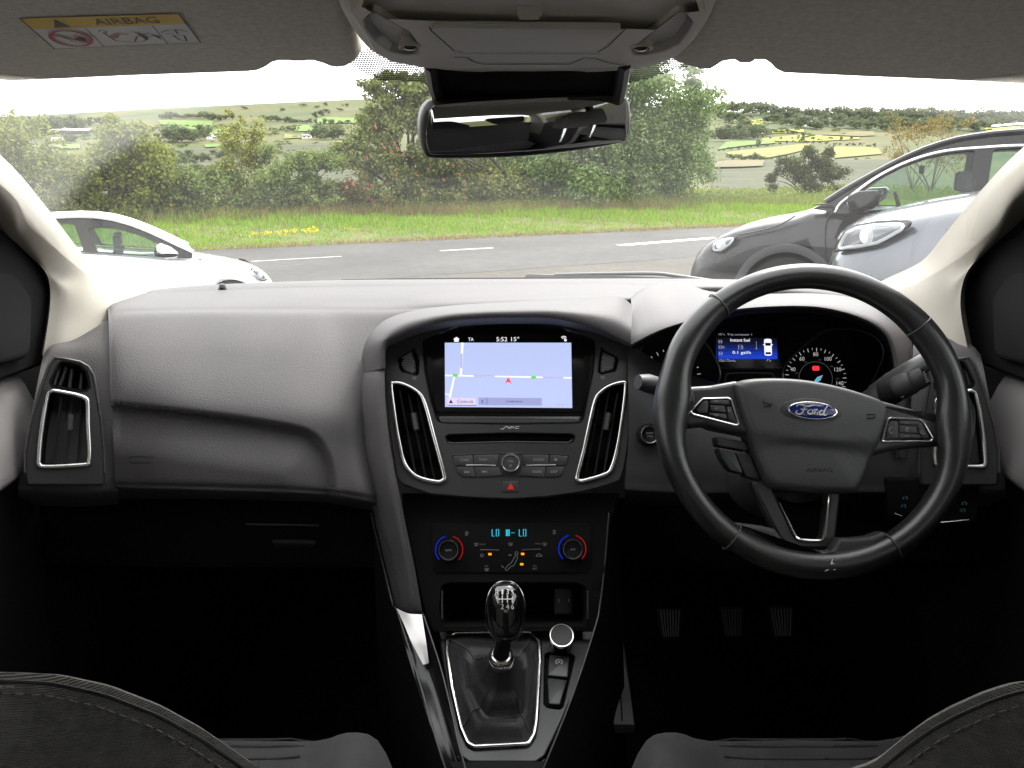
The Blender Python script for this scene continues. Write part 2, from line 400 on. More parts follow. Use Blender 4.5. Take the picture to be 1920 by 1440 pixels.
def put_ground():
    ys = [-30, -20, -12, -7, -4, -2]+list(np.arange(0, 62, 1.0))+list(62*1.045**np.arange(0, 84))
    rows = []
    for y in ys:
        wd = 60+1.55*max(y, 0)
        rows.append([(a*wd, y, H(a*wd, y)) for a in np.linspace(-1, 1, 150)])
    bm = B(); grid(bm, rows)
    obj('ground', bm, groundmat('hill_rough_grass', [(.022, .040, .006), (.050, .058, .009), (.082, .068, .016)], .012, bumpd=.3), kind='structure')
    # carriageway, forecourt, markings
    def strip(name, s0, s1, t0, t1, lift, m, ns=6, nt=60, kind='structure'):
        bm = B(); rows = []
        for i in range(ns+1):
            s = s0+(s1-s0)*i/ns
            rows.append([(lambda q: (q.x, q.y, H(q.x, q.y)+lift))(RA+RU*(t0+(t1-t0)*j/nt)+RN*s) for j in range(nt+1)])
        grid(bm, rows); return obj(name, bm, m, kind=kind)
    asph = groundmat('asphalt', [(.034, .033, .031), (.046, .044, .041), (.058, .055, .051)], .35, rough=.8, bumpd=.004)
    strip('road', -8.6, .25, -60, 90, .012, asph, 10, 60)
    bm = B(); rows = []
    fa = groundmat('forecourt_tarmac', [(.048, .041, .033), (.06, .052, .042), (.072, .062, .05)], .5, rough=.85, bumpd=.006)
    for y in np.arange(-8, 24.1, .8):
        rows.append([(x, y, H(x, y)+.007) for x in np.arange(-22, 22.1, 1.1)])
    grid(bm, rows); obj('forecourt', bm, fa, kind='structure')
    paint = groundmat('road_paint', [(.5, .5, .48), (.7, .7, .68), (.78, .78, .76)], 6, rough=.7, bumpd=.002)
    bm = B()
    def dash(p0, p1, wd):
        a = at(*p0, z=ROADZ); b = at(*p1, z=ROADZ); n = (b-a).normalized().cross(Vector((0, 0, 1)))*wd/2; k = 8
        rows = [[(lambda q: (q.x, q.y, q.z+.02))(a+(b-a)*i/k+n*sg) for i in range(k+1)] for sg in (-1, 1)]
        grid(bm, rows)
    dash((472, 491.5), (641, 482), .07); dash((826, 471.5), (924, 466), .15); dash((1164, 461), (1345, 446.5), .42)
    
    obj('road_marking', bm, paint, kind='structure')
    strip('verge', .0, 9, -60, 90, .02, groundmat('verge_soil_grass', [(.06, .08, .02), (.09, .11, .028), (.11, .095, .04)], .6), 12, 60)
put_ground()

# ---- fields on the far slope, each draped on the hill
FCOL = {'y': [(.15, .165, .014), (.185, .195, .02), (.21, .21, .026)], 'g': [(.065, .115, .016), (.08, .135, .02), (.10, .15, .026)],
        'o': [(.09, .10, .016), (.115, .118, .022), (.14, .128, .028)], 'b': [(.075, .066, .026), (.095, .08, .03), (.11, .09, .036)]}
FM = {k: groundmat('field_'+n, c, .03, bumpd=.1) for (k, c), n in zip(FCOL.items(), ('hay_meadow', 'green_pasture', 'olive_pasture', 'brown_rushes'))}
def field(pts, k, lift=.6):
    ys = [p[1] for p in pts]; n = max(3, int((max(ys)-min(ys))/1.6)); rows = []
    for i in range(n+1):
        y = min(ys)+.01+(max(ys)-min(ys)-.02)*i/n; xs = []
        for j in range(len(pts)):
            a, b = pts[j-1], pts[j]
            if (a[1]-y)*(b[1]-y) <= 0 and a[1] != b[1]: xs.append(a[0]+(b[0]-a[0])*(y-a[1])/(b[1]-a[1]))
        if len(xs) < 2: continue
        x0, x1 = min(xs), max(xs); r = []
        for q in range(15):
            P = hitH(x0+(x1-x0)*q/14, y); r.append((P.x, P.y, H(P.x, P.y)+lift))
        rows.append(r)
    bm = B(); grid(bm, rows); obj('field', bm, FM[k], kind='structure')
def sc_(ox, oy, pts, s=.20833): return [(ox+s*x, oy+s*y) for x, y in pts]
for pts, k in (([(600, 390), (960, 355), (1500, 380), (1500, 395), (960, 420), (620, 405)], 'y'), ([(640, 318), (990, 305), (1000, 332), (650, 345)], 'y'),
               ([(220, 490), (300, 415), (720, 405), (740, 432), (480, 452)], 'g'), ([(290, 515), (760, 462), (1060, 432), (1060, 480), (860, 530), (650, 572), (330, 552)], 'o'),
               ([(1260, 460), (1660, 470), (1700, 530), (1270, 570)], 'o'), ([(100, 622), (320, 590), (640, 590), (620, 650), (120, 662)], 'b'),
               ([(500, 228), (620, 212), (635, 270), (510, 265)], 'y'), ([(320, 238), (420, 225), (410, 250), (330, 250)], 'y'), ([(335, 165), (385, 160), (380, 200), (345, 200)], 'y'),
               ([(1080, 350), (1620, 320), (1640, 365), (1500, 370)], 'b')): field(sc_(1300, 180, pts), k)
for pts, k in (([(1420, 222), (1920, 225), (1900, 300), (1860, 320), (1520, 360)], 'g'), ([(600, 242), (860, 225), (860, 247), (640, 264)], 'o'),
               ([(480, 452), (720, 440), (720, 482), (540, 482)], 'g'), ([(250, 262), (330, 255), (320, 287), (250, 287)], 'o')): field(sc_(0, 180, pts), k)
for pts, k in (([(1110, 218), (1180, 195), (1560, 200), (1540, 247), (1130, 257)], 'g'), ([(905, 302), (980, 265), (1100, 270), (1110, 325), (930, 327)], 'g'),
               ([(830, 347), (960, 360), (1000, 390), (830, 392)], 'o'), ([(1250, 422), (1440, 405), (1400, 437)], 'g'),
               ([(130, 332), (290, 290), (300, 345), (150, 352)], 'g'), ([(110, 440), (260, 440), (250, 467), (120, 472)], 'g')): field(sc_(360, 180, pts), k)
FM['r'] = groundmat('rushy_grass', [(.020, .026, .007), (.034, .038, .011), (.055, .05, .018)], .09, bumpd=.2)
field([(1335, 300), (1500, 305), (1690, 300), (1720, 384), (1335, 384)], 'r', .15); field([(0, 292), (250, 286), (480, 276), (700, 268), (760, 388), (0, 388)], 'r', .15)
field([(1845, 240), (1912, 236), (1915, 247), (1850, 250)], 'y')

# ---- leaves
def leaves(blobs, n, size, squash=.8, jitter=.12, asp=.6):
    """leaf quads through the shells of many blobs (centre, radius)"""
    w = np.array([b[1]**2 for b in blobs]); w = w/w.sum(); idx = RNG.choice(len(blobs), n, p=w)
    C = np.array([b[0] for b in blobs])[idx]; Rr = np.array([b[1] for b in blobs])[idx]
    d = RNG.normal(size=(n, 3)); d /= np.linalg.norm(d, axis=1)[:, None]
    # sub-clumps: pull the directions towards a few per blob so that gaps open between sprays
    k = 9; cd = RNG.normal(size=(len(blobs), k, 3)); cd /= np.linalg.norm(cd, axis=2)[:, :, None]
    pick = cd[idx, RNG.integers(0, k, n)]; d = d*.62+pick*.8; d /= np.linalg.norm(d, axis=1)[:, None]
    rr = Rr*(RNG.random(n)**.45)*(1+jitter*RNG.normal(size=n))
    P = C+d*rr[:, None]*np.array([1, 1, squash])
    nrm = d*.6+RNG.normal(size=(n, 3))*.55+np.array([0, 0, .35]); nrm /= np.linalg.norm(nrm, axis=1)[:, None]
    t = np.cross(nrm, RNG.normal(size=(n, 3))); t /= np.linalg.norm(t, axis=1)[:, None]; b = np.cross(nrm, t)
    s = size*(.6+.8*RNG.random(n))[:, None]
    V = np.stack([P-t*s, P-b*s*asp, P+t*s, P+b*s*asp], 1).reshape(-1, 3)
    return V, np.arange(4*n).reshape(-1, 4)
LM = {
 'ash': leafmat('ash_leaves', (.07, .11, .038), (.145, .21, .07), (.24, .30, .125)),
 'rowan': leafmat('rowan_leaves', (.075, .105, .03), (.15, .18, .055), (.25, .25, .09)),
 'yellow': leafmat('yellow_green_leaves', (.085, .11, .022), (.18, .20, .035), (.33, .32, .06)),
 'hazel': leafmat('hazel_leaves', (.08, .11, .024), (.16, .19, .04), (.27, .27, .055)),
 'mid': leafmat('hedge_leaves', (.075, .115, .03), (.145, .19, .055), (.22, .26, .09)),
 'gorse': leafmat('gorse_foliage', (.03, .045, .015), (.06, .075, .025), (.1, .1, .04)),
 'bramble': leafmat('bramble_leaves', (.08, .08, .025), (.14, .13, .045), (.2, .15, .06)),
 'orange': leafmat('turning_leaves', (.1, .09, .02), (.18, .14, .04), (.26, .16, .05)),
 'far': leafmat('hazed_far_leaves', (.058, .078, .038), (.095, .122, .056), (.135, .152, .072)),  # distance haze put into the leaf colour
 'grass': leafmat('grass_blades', (.10, .19, .014), (.18, .31, .024), (.28, .38, .05)),
 'grass2': leafmat('rank_grass', (.09, .13, .025), (.15, .19, .04), (.22, .23, .07)),
 'drygrass': leafmat('dry_stems', (.14, .1, .045), (.22, .15, .07), (.3, .22, .11)),
 'red': leafmat('red_dock', (.12, .06, .03), (.19, .09, .05), (.25, .14, .08)),
 'scrub': leafmat('scrub_leaves', (.05, .065, .018), (.085, .105, .028), (.135, .145, .04)),
 'flower': leafmat('yellow_petals', (.6, .42, .02), (.75, .55, .02), (.8, .62, .05))}
M['bark'] = principled('bark', (.06, .05, .042), .95, spec=.1, bump=(30, .8, .02, 'n'), var=(5, .3))
M['berry'] = principled('red_berries', (.30, .045, .02), .45)
def to_blobs(circles, dist, spread=.7):
    out = []
    for cx, cy, r in circles:
        a, Y = on_s(cx, dist); p = at(cx, cy, Y=Y); rad = r/F*(p-CAM).length
        for k in range(5):
            o = RNG.normal(size=3)*rad*.38; o[1] += RNG.normal()*rad*spread*.6
            out.append((np.array(p)+o, rad*(.45+.3*RNG.random())))
    return out
def tree(name, label, cat, circles, s, m, n, size, trunks, group=None, berries=None):
    cx = sum(c[0] for c in circles)/len(circles); x, Y = on_s(cx, s); z = H(x, Y)
    t = thing(name, label, cat, (x, Y, z), group=group)
    bl = to_blobs(circles, s)
    V, Fc = leaves(bl, n, size); npobj('crown', V, Fc, LM[m], t)
    bm = B()
    for (bx, by, r) in trunks:
        bx_, bY = on_s(bx, s); base = Vector((bx_, bY, H(bx_, bY)-.1))
        near = sorted(bl, key=lambda b: (Vector(b[0])-base).length_squared)
        for b in RNG.choice(len(bl), min(7, len(bl)), replace=False):
            tip = Vector(bl[b][0]); mid = base.lerp(tip, .5)+Vector((0, 0, (tip-base).length*.12)); q = base.lerp(mid, .3); q.x = base.x*.7+q.x*.3; q.y = base.y*.7+q.y*.3
            pts = [Vector(p) for p in catmull([base, q, mid, tip], 4)]
            sweep(bm, pts, [r*(1-.88*i/(len(pts)-1)) for i in range(len(pts))], sides=6)
    obj('trunk', bm, M['bark'], t)
    if berries:
        me = None
        for bx, by in berries:
            bx_, bY = on_s(bx, s-1.6); p = at(bx, by, Y=bY)
            if me is None:
                b2 = B()
                for k in range(7):
                    bmesh.ops.create_icosphere(b2, subdivisions=1, radius=.026, matrix=Matrix.Translation(RNG.normal(size=3)*.03))
                me = bpy.data.meshes.new('berry_cluster'); b2.to_mesh(me); b2.free(); me.materials.append(M['berry'])
            o = bpy.data.objects.new('berry_cluster', me); finish(o, t); o.location = p
    return t
tree('ash_tree', 'tall grey green ash tree rising behind the right half of the rear view mirror', 'tree',
     [(1075, 335, 80), (1170, 335, 90), (1250, 290, 78), (1288, 205, 58), (1225, 170, 70), (1150, 150, 70), (1305, 150, 32), (1300, 255, 45), (1195, 245, 85), (1090, 210, 80), (1010, 335, 62), (1150, 375, 45), (1240, 345, 45), (1250, 130, 40), (1040, 260, 70), (1105, 130, 50), (1320, 190, 34), (1270, 240, 60), (1315, 300, 36), (1030, 300, 60), (1200, 330, 80), (1200, 120, 50)],
     9, 'ash', 62000, .085, [(1150, 400, .16), (1085, 400, .12)])
tree('rowan_tree', 'loose rowan tree with red berry clusters left of the rear view mirror', 'tree',
     [(730, 185, 32), (770, 170, 34), (790, 215, 48), (745, 240, 48), (720, 300, 58), (790, 300, 66), (850, 335, 60), (920, 345, 60), (705, 355, 45), (760, 365, 50), (840, 375, 40), (705, 168, 24), (738, 150, 26), (765, 205, 42), (700, 215, 26), (970, 350, 50), (830, 250, 60), (900, 270, 60), (680, 290, 36), (640, 300, 30), (800, 140, 40)],
     8, 'rowan', 42000, .078, [(770, 395, .15), (985, 400, .14), (880, 400, .08)],
     berries=[(720, 277), (740, 270), (747, 280), (688, 297), (735, 285), (757, 291), (807, 310), (850, 312), (862, 328), (832, 338), (872, 341), (690, 347), (697, 350), (683, 360), (698, 376), (871, 371), (792, 360), (780, 327), (905, 330), (672, 352), (690, 372), (705, 240), (742, 330)])
tree('sycamore_tree', 'dense rounded tree crown filling the gap directly behind the mirror', 'tree',
     [(860, 190, 60), (940, 170, 60), (1030, 180, 60), (890, 270, 66), (980, 290, 70), (1060, 270, 60), (930, 350, 56), (1020, 360, 52), (860, 340, 50), (1090, 345, 46)], 13, 'ash', 30000, .10, [(960, 400, .17), (1000, 400, .12)])
tree('hazel_bush', 'broad rounded bush with yellow top above the white car', 'bush',
     [(240, 250, 34), (200, 280, 42), (275, 275, 40), (165, 320, 36), (225, 320, 66), (290, 330, 46), (200, 375, 52), (260, 375, 58), (160, 370, 34), (310, 375, 32), (230, 240, 24)], 7, 'hazel', 24000, .062, [(230, 410, .07), (260, 410, .06)])
tree('willow_bush', 'pale yellow green bush half hidden by the left windscreen pillar', 'bush',
     [(30, 250, 40), (60, 300, 46), (110, 340, 44), (20, 310, 46), (80, 375, 50), (140, 385, 34), (-40, 290, 60), (-60, 360, 60), (30, 380, 50)], 6, 'hazel', 13000, .062, [(60, 410, .06)])
tree('birch_sapling', 'slender sparse yellow sapling standing right of the yellow topped bush', 'tree',
     [(440, 228, 18), (430, 262, 30), (470, 255, 26), (455, 300, 38), (425, 320, 34), (490, 290, 26), (440, 350, 34)], 8, 'yellow', 4600, .058, [(445, 400, .05)])
tree('elder_bush', 'dense mid green bush in the middle of the left hedge', 'bush',
     [(520, 295, 34), (560, 310, 36), (598, 322, 34), (500, 340, 44), (555, 355, 46), (600, 355, 34), (530, 385, 36), (480, 380, 30)], 7, 'mid', 14000, .06, [(540, 410, .06)])
tree('alder_bush', 'low light green mound between the sapling and the yellow topped bush', 'bush',
     [(360, 345, 38), (400, 350, 36), (335, 370, 34), (380, 385, 34), (430, 385, 32), (320, 390, 30)], 7, 'mid', 10000, .06, [(370, 410, .05)])
tree('bramble_thicket', 'brownish bramble thicket below the rowan branches', 'bush',
     [(640, 365, 32), (675, 385, 32), (625, 395, 28), (705, 395, 28), (660, 340, 26), (745, 400, 22), (600, 400, 24)], 6.6, 'bramble', 8000, .055, [(660, 410, .04)],
     berries=[(655, 338), (662, 346), (650, 352)])
tree('gorse_bush', 'dark domed gorse bush alone in the rough grass left of the black car', 'bush',
     [(1515, 288, 16), (1550, 290, 14), (1470, 318, 24), (1530, 312, 28), (1500, 330, 30), (1560, 335, 26), (1450, 335, 18), (1520, 345, 30)], 14, 'gorse', 13000, .075, [(1510, 355, .08)])
tree('hawthorn_tree', 'sparse hawthorn with orange leaves above the black car roof', 'tree',
     [(1668, 215, 9), (1690, 240, 22), (1740, 228, 26), (1775, 215, 14), (1725, 265, 34), (1780, 255, 30), (1690, 290, 26), (1750, 300, 34), (1800, 235, 12), (1822, 228, 10), (1668, 270, 12), (1800, 290, 30), (1730, 205, 7)], 10, 'orange', 3400, .07, [(1740, 330, .05), (1705, 330, .04)],
     berries=[(1662, 252), (1658, 290), (1620, 268), (1735, 238), (1690, 272), (1790, 215), (1776, 203)])

# ---- verge grass, weeds, flowers: uncountable
def blades(name, n, s0, s1, t0, t1, h0, h1, wd, m, lean=.35, hfn=None, kind='stuff'):
    s = s0+(s1-s0)*RNG.random(n); t = t0+(t1-t0)*RNG.random(n)
    X = RA.x+RU.x*t+RN.x*s; Y = RA.y+RU.y*t+RN.y*s; Z = np.array([H(a, b) for a, b in zip(X, Y)])
    h = (h0+(h1-h0)*RNG.random(n)); 
    if hfn is not None: h = h*hfn(s, t)
    a = RNG.random(n)*6.283; P = np.stack([X, Y, Z], 1); dx = np.stack([np.cos(a), np.sin(a), 0*a], 1)*wd
    tip = P+np.stack([RNG.normal(size=n)*lean*h, RNG.normal(size=n)*lean*h, h], 1)
    V = np.stack([P-dx, P+dx, tip], 1).reshape(-1, 3)
    return npobj(name, V, np.arange(3*n).reshape(-1, 3), LM[m], kind=kind)
blades('grass', 95000, -.15, 6.4, -14, 42, .08, .25, .017, 'grass', hfn=lambda s, t: (.35+s*.2)*(.6+.5*np.sin(t*1.7+np.sin(s*3.1))**2+.35*np.sin(t*.6+s)))
blades('verge_stems', 2500, .3, 6.0, -14, 42, .2, .6, .012, 'drygrass', hfn=lambda s, t: .5+.12*s)
blades('verge_edge_grass', 9000, -.35, .5, -14, 42, .05, .16, .016, 'drygrass')
blades('dry_grass', 7000, 5.2, 7.2, 2, 24, .2, .6, .016, 'drygrass')
blades('tall_grass', 16000, 5.0, 8.0, -14, 48, .25, .7, .016, 'grass2')
blades('red_stems', 2600, 5.4, 6.8, 6, 20, .15, .45, .02, 'red')
def weeds(name, n, s0, s1, t0, t1, hmax, m, size=.07):
    s = s0+(s1-s0)*RNG.random(n); t = t0+(t1-t0)*RNG.random(n)
    bl = []
    for a, b in zip(s[:max(260, n//28)], t[:max(260, n//28)]):
        q = RA+RU*b+RN*a; r = .25+.45*RNG.random(); bl.append((np.array((q.x, q.y, H(q.x, q.y)+hmax*.6*RNG.random())), r))
    V, Fc = leaves(bl, n, size); return npobj(name, V, Fc, LM[m], kind='stuff')
weeds('hedge_undergrowth', 46000, 6.3, 9.5, -14, 30, .9, 'mid', .05)
weeds('brown_undergrowth', 12000, 5.8, 8.0, 0, 26, .6, 'bramble', .045)
weeds('right_undergrowth', 22000, 6.2, 12, 20, 50, .8, 'mid', .055)
weeds('far_field_weeds', 60000, 9, 42, 14, 90, .6, 'grass2', .10)
weeds('left_field_weeds', 30000, 9, 34, -30, 18, .8, 'grass2', .09)
weeds('field_edge_weeds', 9000, 8, 14, 22, 60, .7, 'bramble', .07)
n = 520; fx = 432+165*RNG.random(n); V = []
for i in range(n):
    f = (fx[i]-432)/165; P = at(fx[i], 448-f*14+RNG.normal()*3.2-2, Y=on_s(fx[i], 2.6+RNG.normal()*.3)[1]); V.append(P)
for i in range(90):
    x = 640+40*RNG.random(); V.append(at(x, 432+RNG.normal()*3, Y=on_s(x, 2.6)[1]))
C_ = [(np.array(p), .05) for p in V]
Vv, Ff = leaves(C_, 1300, .028); npobj('yellow_flowers', Vv, Ff, LM['flower'], kind='stuff')

# ---- far trees and hedgerows, one object each
def far_proto(seed, tall):
    bl = [((RNG.normal()*.28, RNG.normal()*.28, .35+.5*RNG.random()*tall), .22+.14*RNG.random()) for _ in range(8)]
    V, Fc = leaves(bl, 460, .085, squash=.9); V = np.array(V); V[:, 2] = np.maximum(V[:, 2], 0.0); return V, Fc
protos = []
for k in range(3):
    V, Fc = far_proto(k, 1+.25*k); me = bpy.data.meshes.new('crown'); me.from_pydata([tuple(v) for v in V], [], [tuple(f) for f in Fc]); me.materials.append(LM['far']); protos.append(me)
def far_tree(px, py, hpx, wpx=None):
    P = hitH(px, py); d = (P-CAM).length; h = hpx/F*d; o = bpy.data.objects.new('distant_tree', random.choice(protos)); COL.objects.link(o)
    o.location = P; o.scale = ((wpx or hpx)/F*d*1.1, (wpx or hpx)/F*d*1.1, h); o.rotation_euler = (0, 0, random.random()*6.28)
    if px > 1330: k = ('dark tree in the wood along the right skyline', 'skyline wood on the right') if py < 242 else ('small tree in the hedgerows between the yellow fields', 'hedgerow trees between the yellow fields')
    elif py < 211 and px > 440: k = ('lone bush on the bare moorland crest of the left hill', 'bushes on the hill crest')
    elif px < 230: k = ('dark tree round the long farm shed on the far left slope', 'trees round the farm shed')
    else: k = ('small tree in the hedges and woods of the left hillside', 'trees on the left hillside')
    tag(o, k[0], 'tree', k[1])
def row(pts, step, h0, h1, jy=1.5):
    for a, b in zip(pts[:-1], pts[1:]):
        L = math.hypot(b[0]-a[0], b[1]-a[1]); n = max(1, int(L/step))
        for i in range(n):
            f = (i+.3*random.random())/n; far_tree(a[0]+(b[0]-a[0])*f, a[1]+(b[1]-a[1])*f+random.uniform(-jy, jy), random.uniform(h0, h1), random.uniform(h0, h1)*1.25)
row([(1335, 216), (1400, 214), (1480, 224), (1560, 226), (1640, 228), (1720, 228), (1830, 234), (1930, 232)], 8.8, 13, 22, 3)
row([(1350, 228), (1400, 232)], 10, 12, 18, 3); row([(1440, 232), (1520, 240), (1600, 240), (1700, 246), (1850, 246)], 9, 10, 20, 4)
row([(1345, 262), (1380, 262), (1430, 256)], 7, 14, 26, 4); row([(1435, 252), (1500, 249)], 8, 4, 9); row([(1425, 259), (1500, 264), (1610, 262)], 18, 3, 6)
row([(1345, 284), (1420, 276), (1500, 267), (1560, 272), (1650, 277)], 12, 3, 6, .6); row([(1365, 300), (1440, 300)], 9, 5, 9)
far_tree(1502, 267, 15, 9); far_tree(1422, 273, 9, 8); far_tree(1416, 301, 12, 10); far_tree(1418, 262, 22, 22)
row([(75, 250), (100, 252), (150, 240)], 6, 12, 22); row([(120, 270), (150, 268)], 8, 8, 14); row([(165, 236), (200, 232)], 8, 7, 11)
row([(300, 222), (365, 222), (400, 226), (440, 224)], 8, 6, 12); row([(318, 266), (350, 268), (385, 262)], 6, 12, 26); row([(390, 243), (425, 236)], 9, 3, 6)
row([(500, 226), (540, 230), (580, 232), (590, 222), (620, 212)], 8, 5, 10); row([(592, 260), (640, 262)], 7, 14, 24); row([(590, 234), (660, 234)], 9, 4, 9)
row([(540, 244), (560, 250)], 8, 6, 10); row([(320, 310), (400, 300), (480, 290)], 9, 8, 16, 5); row([(300, 330), (390, 325)], 10, 10, 16, 4); row([(600, 300), (690, 290)], 10, 8, 16, 5)
for q in ((461, 205), (568, 200), (592, 203), (648, 200), (492, 222), (610, 198), (690, 206), (676, 208), (640, 208), (530, 208)): far_tree(*q, 4.5, 8)

# ---- scrub on the slopes: a mass nobody could count
bl = []
for i in range(2600):
    if random.random() < .62: px, py = random.uniform(0, 700), random.uniform(236, 345)
    else: px, py = random.uniform(1335, 1920), random.uniform(232, 300)
    if noise.noise((px*.02, py*.07, 3)) < -.02: continue
    if px > 1335 and not (py < 262 and noise.noise((px*.03, py*.1, 7)) > .05 or py > 296): continue
    P = hitH(px, py); d = (P-CAM).length; r = random.uniform(1.6, 4.2)/F*d; bl.append((np.array((P.x, P.y, P.z+r*.35)), r))
V = []; Fc = []
for (c, r) in bl:
    n_ = 34; d = RNG.normal(size=(n_, 3)); d /= np.linalg.norm(d, axis=1)[:, None]; d[:, 2] = np.abs(d[:, 2]); P = c+d*np.array([r*1.5, r*1.2, r*.7])*(.6+.4*RNG.random(n_))[:, None]
    t = np.cross(d, RNG.normal(size=(n_, 3))); t /= np.linalg.norm(t, axis=1)[:, None]; b = np.cross(d, t); s_ = r*.32; V.append(np.stack([P-t*s_, P-b*s_*.7, P+t*s_, P+b*s_*.7], 1).reshape(-1, 3))
V = np.concatenate(V); npobj('hillside_scrub', V, np.arange(len(V)).reshape(-1, 4), LM['scrub'], kind='stuff')
# ---- farm buildings
M['render'] = principled('white_render', (.75, .74, .7), .8, var=(1, .05)); M['slate'] = principled('slate_roof', (.12, .12, .13), .7, var=(2, .2))
M['tin'] = principled('pale_tin_roof', (.5, .5, .52), .5, var=(1, .1)); M['darkpane'] = principled('dark_window_pane', (.03, .03, .035), .15)
def house(label, px, py, wpx, hpx, rz, roofm, walls='render', chim=True, cat='house', name='farmhouse'):
    P = hitH(px, py); d = (P-CAM).length; wd = wpx/F*d; h = hpx/F*d; dp = max(6, wd*.45)
    t = thing(name, label, cat, (P.x, P.y, P.z-.3), rz, world=False)
    fr = Fr((0, 0, 0), (1, 0, 0), (0, 1, 0)); bm = B(); box(bm, fr, -wd/2, wd/2, -dp/2, dp/2, 0, h); 
    for sg in (-1, 1):
        V = [bm.verts.new(p) for p in ((sg*wd/2, -dp/2, h), (sg*wd/2, dp/2, h), (sg*wd/2, 0, h*1.55))]; bm.faces.new(V)
    obj('wall', bm, M[walls], t); bm = B()
    for sg in (-1, 1):
        grid(bm, [[(-wd/2-.3, sg*(dp/2+.4), h-.1), (wd/2+.3, sg*(dp/2+.4), h-.1)], [(-wd/2-.3, 0, h*1.6), (wd/2+.3, 0, h*1.6)], [(-wd/2-.3, 0, h*1.55), (wd/2+.3, 0, h*1.55)], [(-wd/2-.3, sg*(dp/2+.4), h-.3), (wd/2+.3, sg*(dp/2+.4), h-.3)]])
    rf = obj('roof', bm, M[roofm], t)
    if chim:
        for sg in (-1, 1):
            bm = B(); box(bm, fr, sg*wd*.42-.5, sg*wd*.42+.5, -.4, .4, h*1.4, h*1.95); obj('chimney', bm, M['render'], rf)
    nw = max(2, int(wd/3.5))
    for i in range(nw):
        u = -wd/2+wd*(i+.5)/nw; bm = B(); box(bm, Fr((0, -dp/2-.03, 0), (1, 0, 0), (0, 0, 1)), u-.6, u+.6, h*.35, h*.75, 0, .05); obj('window', bm, M['darkpane'], t)
house('white farmhouse with tall chimneys among the trees on the right slope', 1517, 237, 10, 5, .5, 'slate')
house('small white house by the yellow fields near the far right skyline', 1373, 225, 6, 4, .2, 'slate')
house('white gabled cottage beside dark trees on the left slope', 396, 261, 9, 4.5, 1.1, 'slate')
house('cream bungalow with grey roof between hedges on the hill', 576, 259, 15, 5, .1, 'slate', chim=False)
house('long pale roofed farm shed on the far left slope', 136, 250, 58, 5, .15, 'tin', walls='bark', chim=False, cat='barn', name='farm_shed')
house('low white outbuilding below the long farm shed', 108, 264, 16, 3.5, .1, 'tin', chim=False, cat='barn', name='farm_shed')
# ================================================================== PARKED CARS
M['paint_white'] = principled('white_car_paint', (.72, .72, .72), .25, coat=1, var=(2, .03))
M['paint_black'] = principled('charcoal_car_paint', (.007, .007, .008), .28, metal=0, spec=.3, coat=.12, var=(3, .1))
M['paint_navy'] = principled('slate_blue_car_paint', (.085, .09, .105), .28, metal=.45, coat=1, var=(3, .1))
M['tyre'] = principled('tyre_rubber', (.02, .02, .02), .8, bump=(60, .4, .004, 'n'))
M['rim'] = principled('alloy', (.5, .5, .52), .3, metal=1)
M['carglass'] = glass('car_side_glass', (.66, .78, .72), .035)
M['lens'] = glass('headlamp_lens', (.93, .95, .96), .09)
M['reflector'] = principled('headlamp_reflector', (.34, .35, .37), .25, metal=.5)
M['drl'] = principled('white_lamp_strip', (.85, .87, .9), .3, coat=.5)
M['cladding'] = principled('arch_cladding', (.045, .045, .048), .7, bump=(200, .3, .001, 'n'))
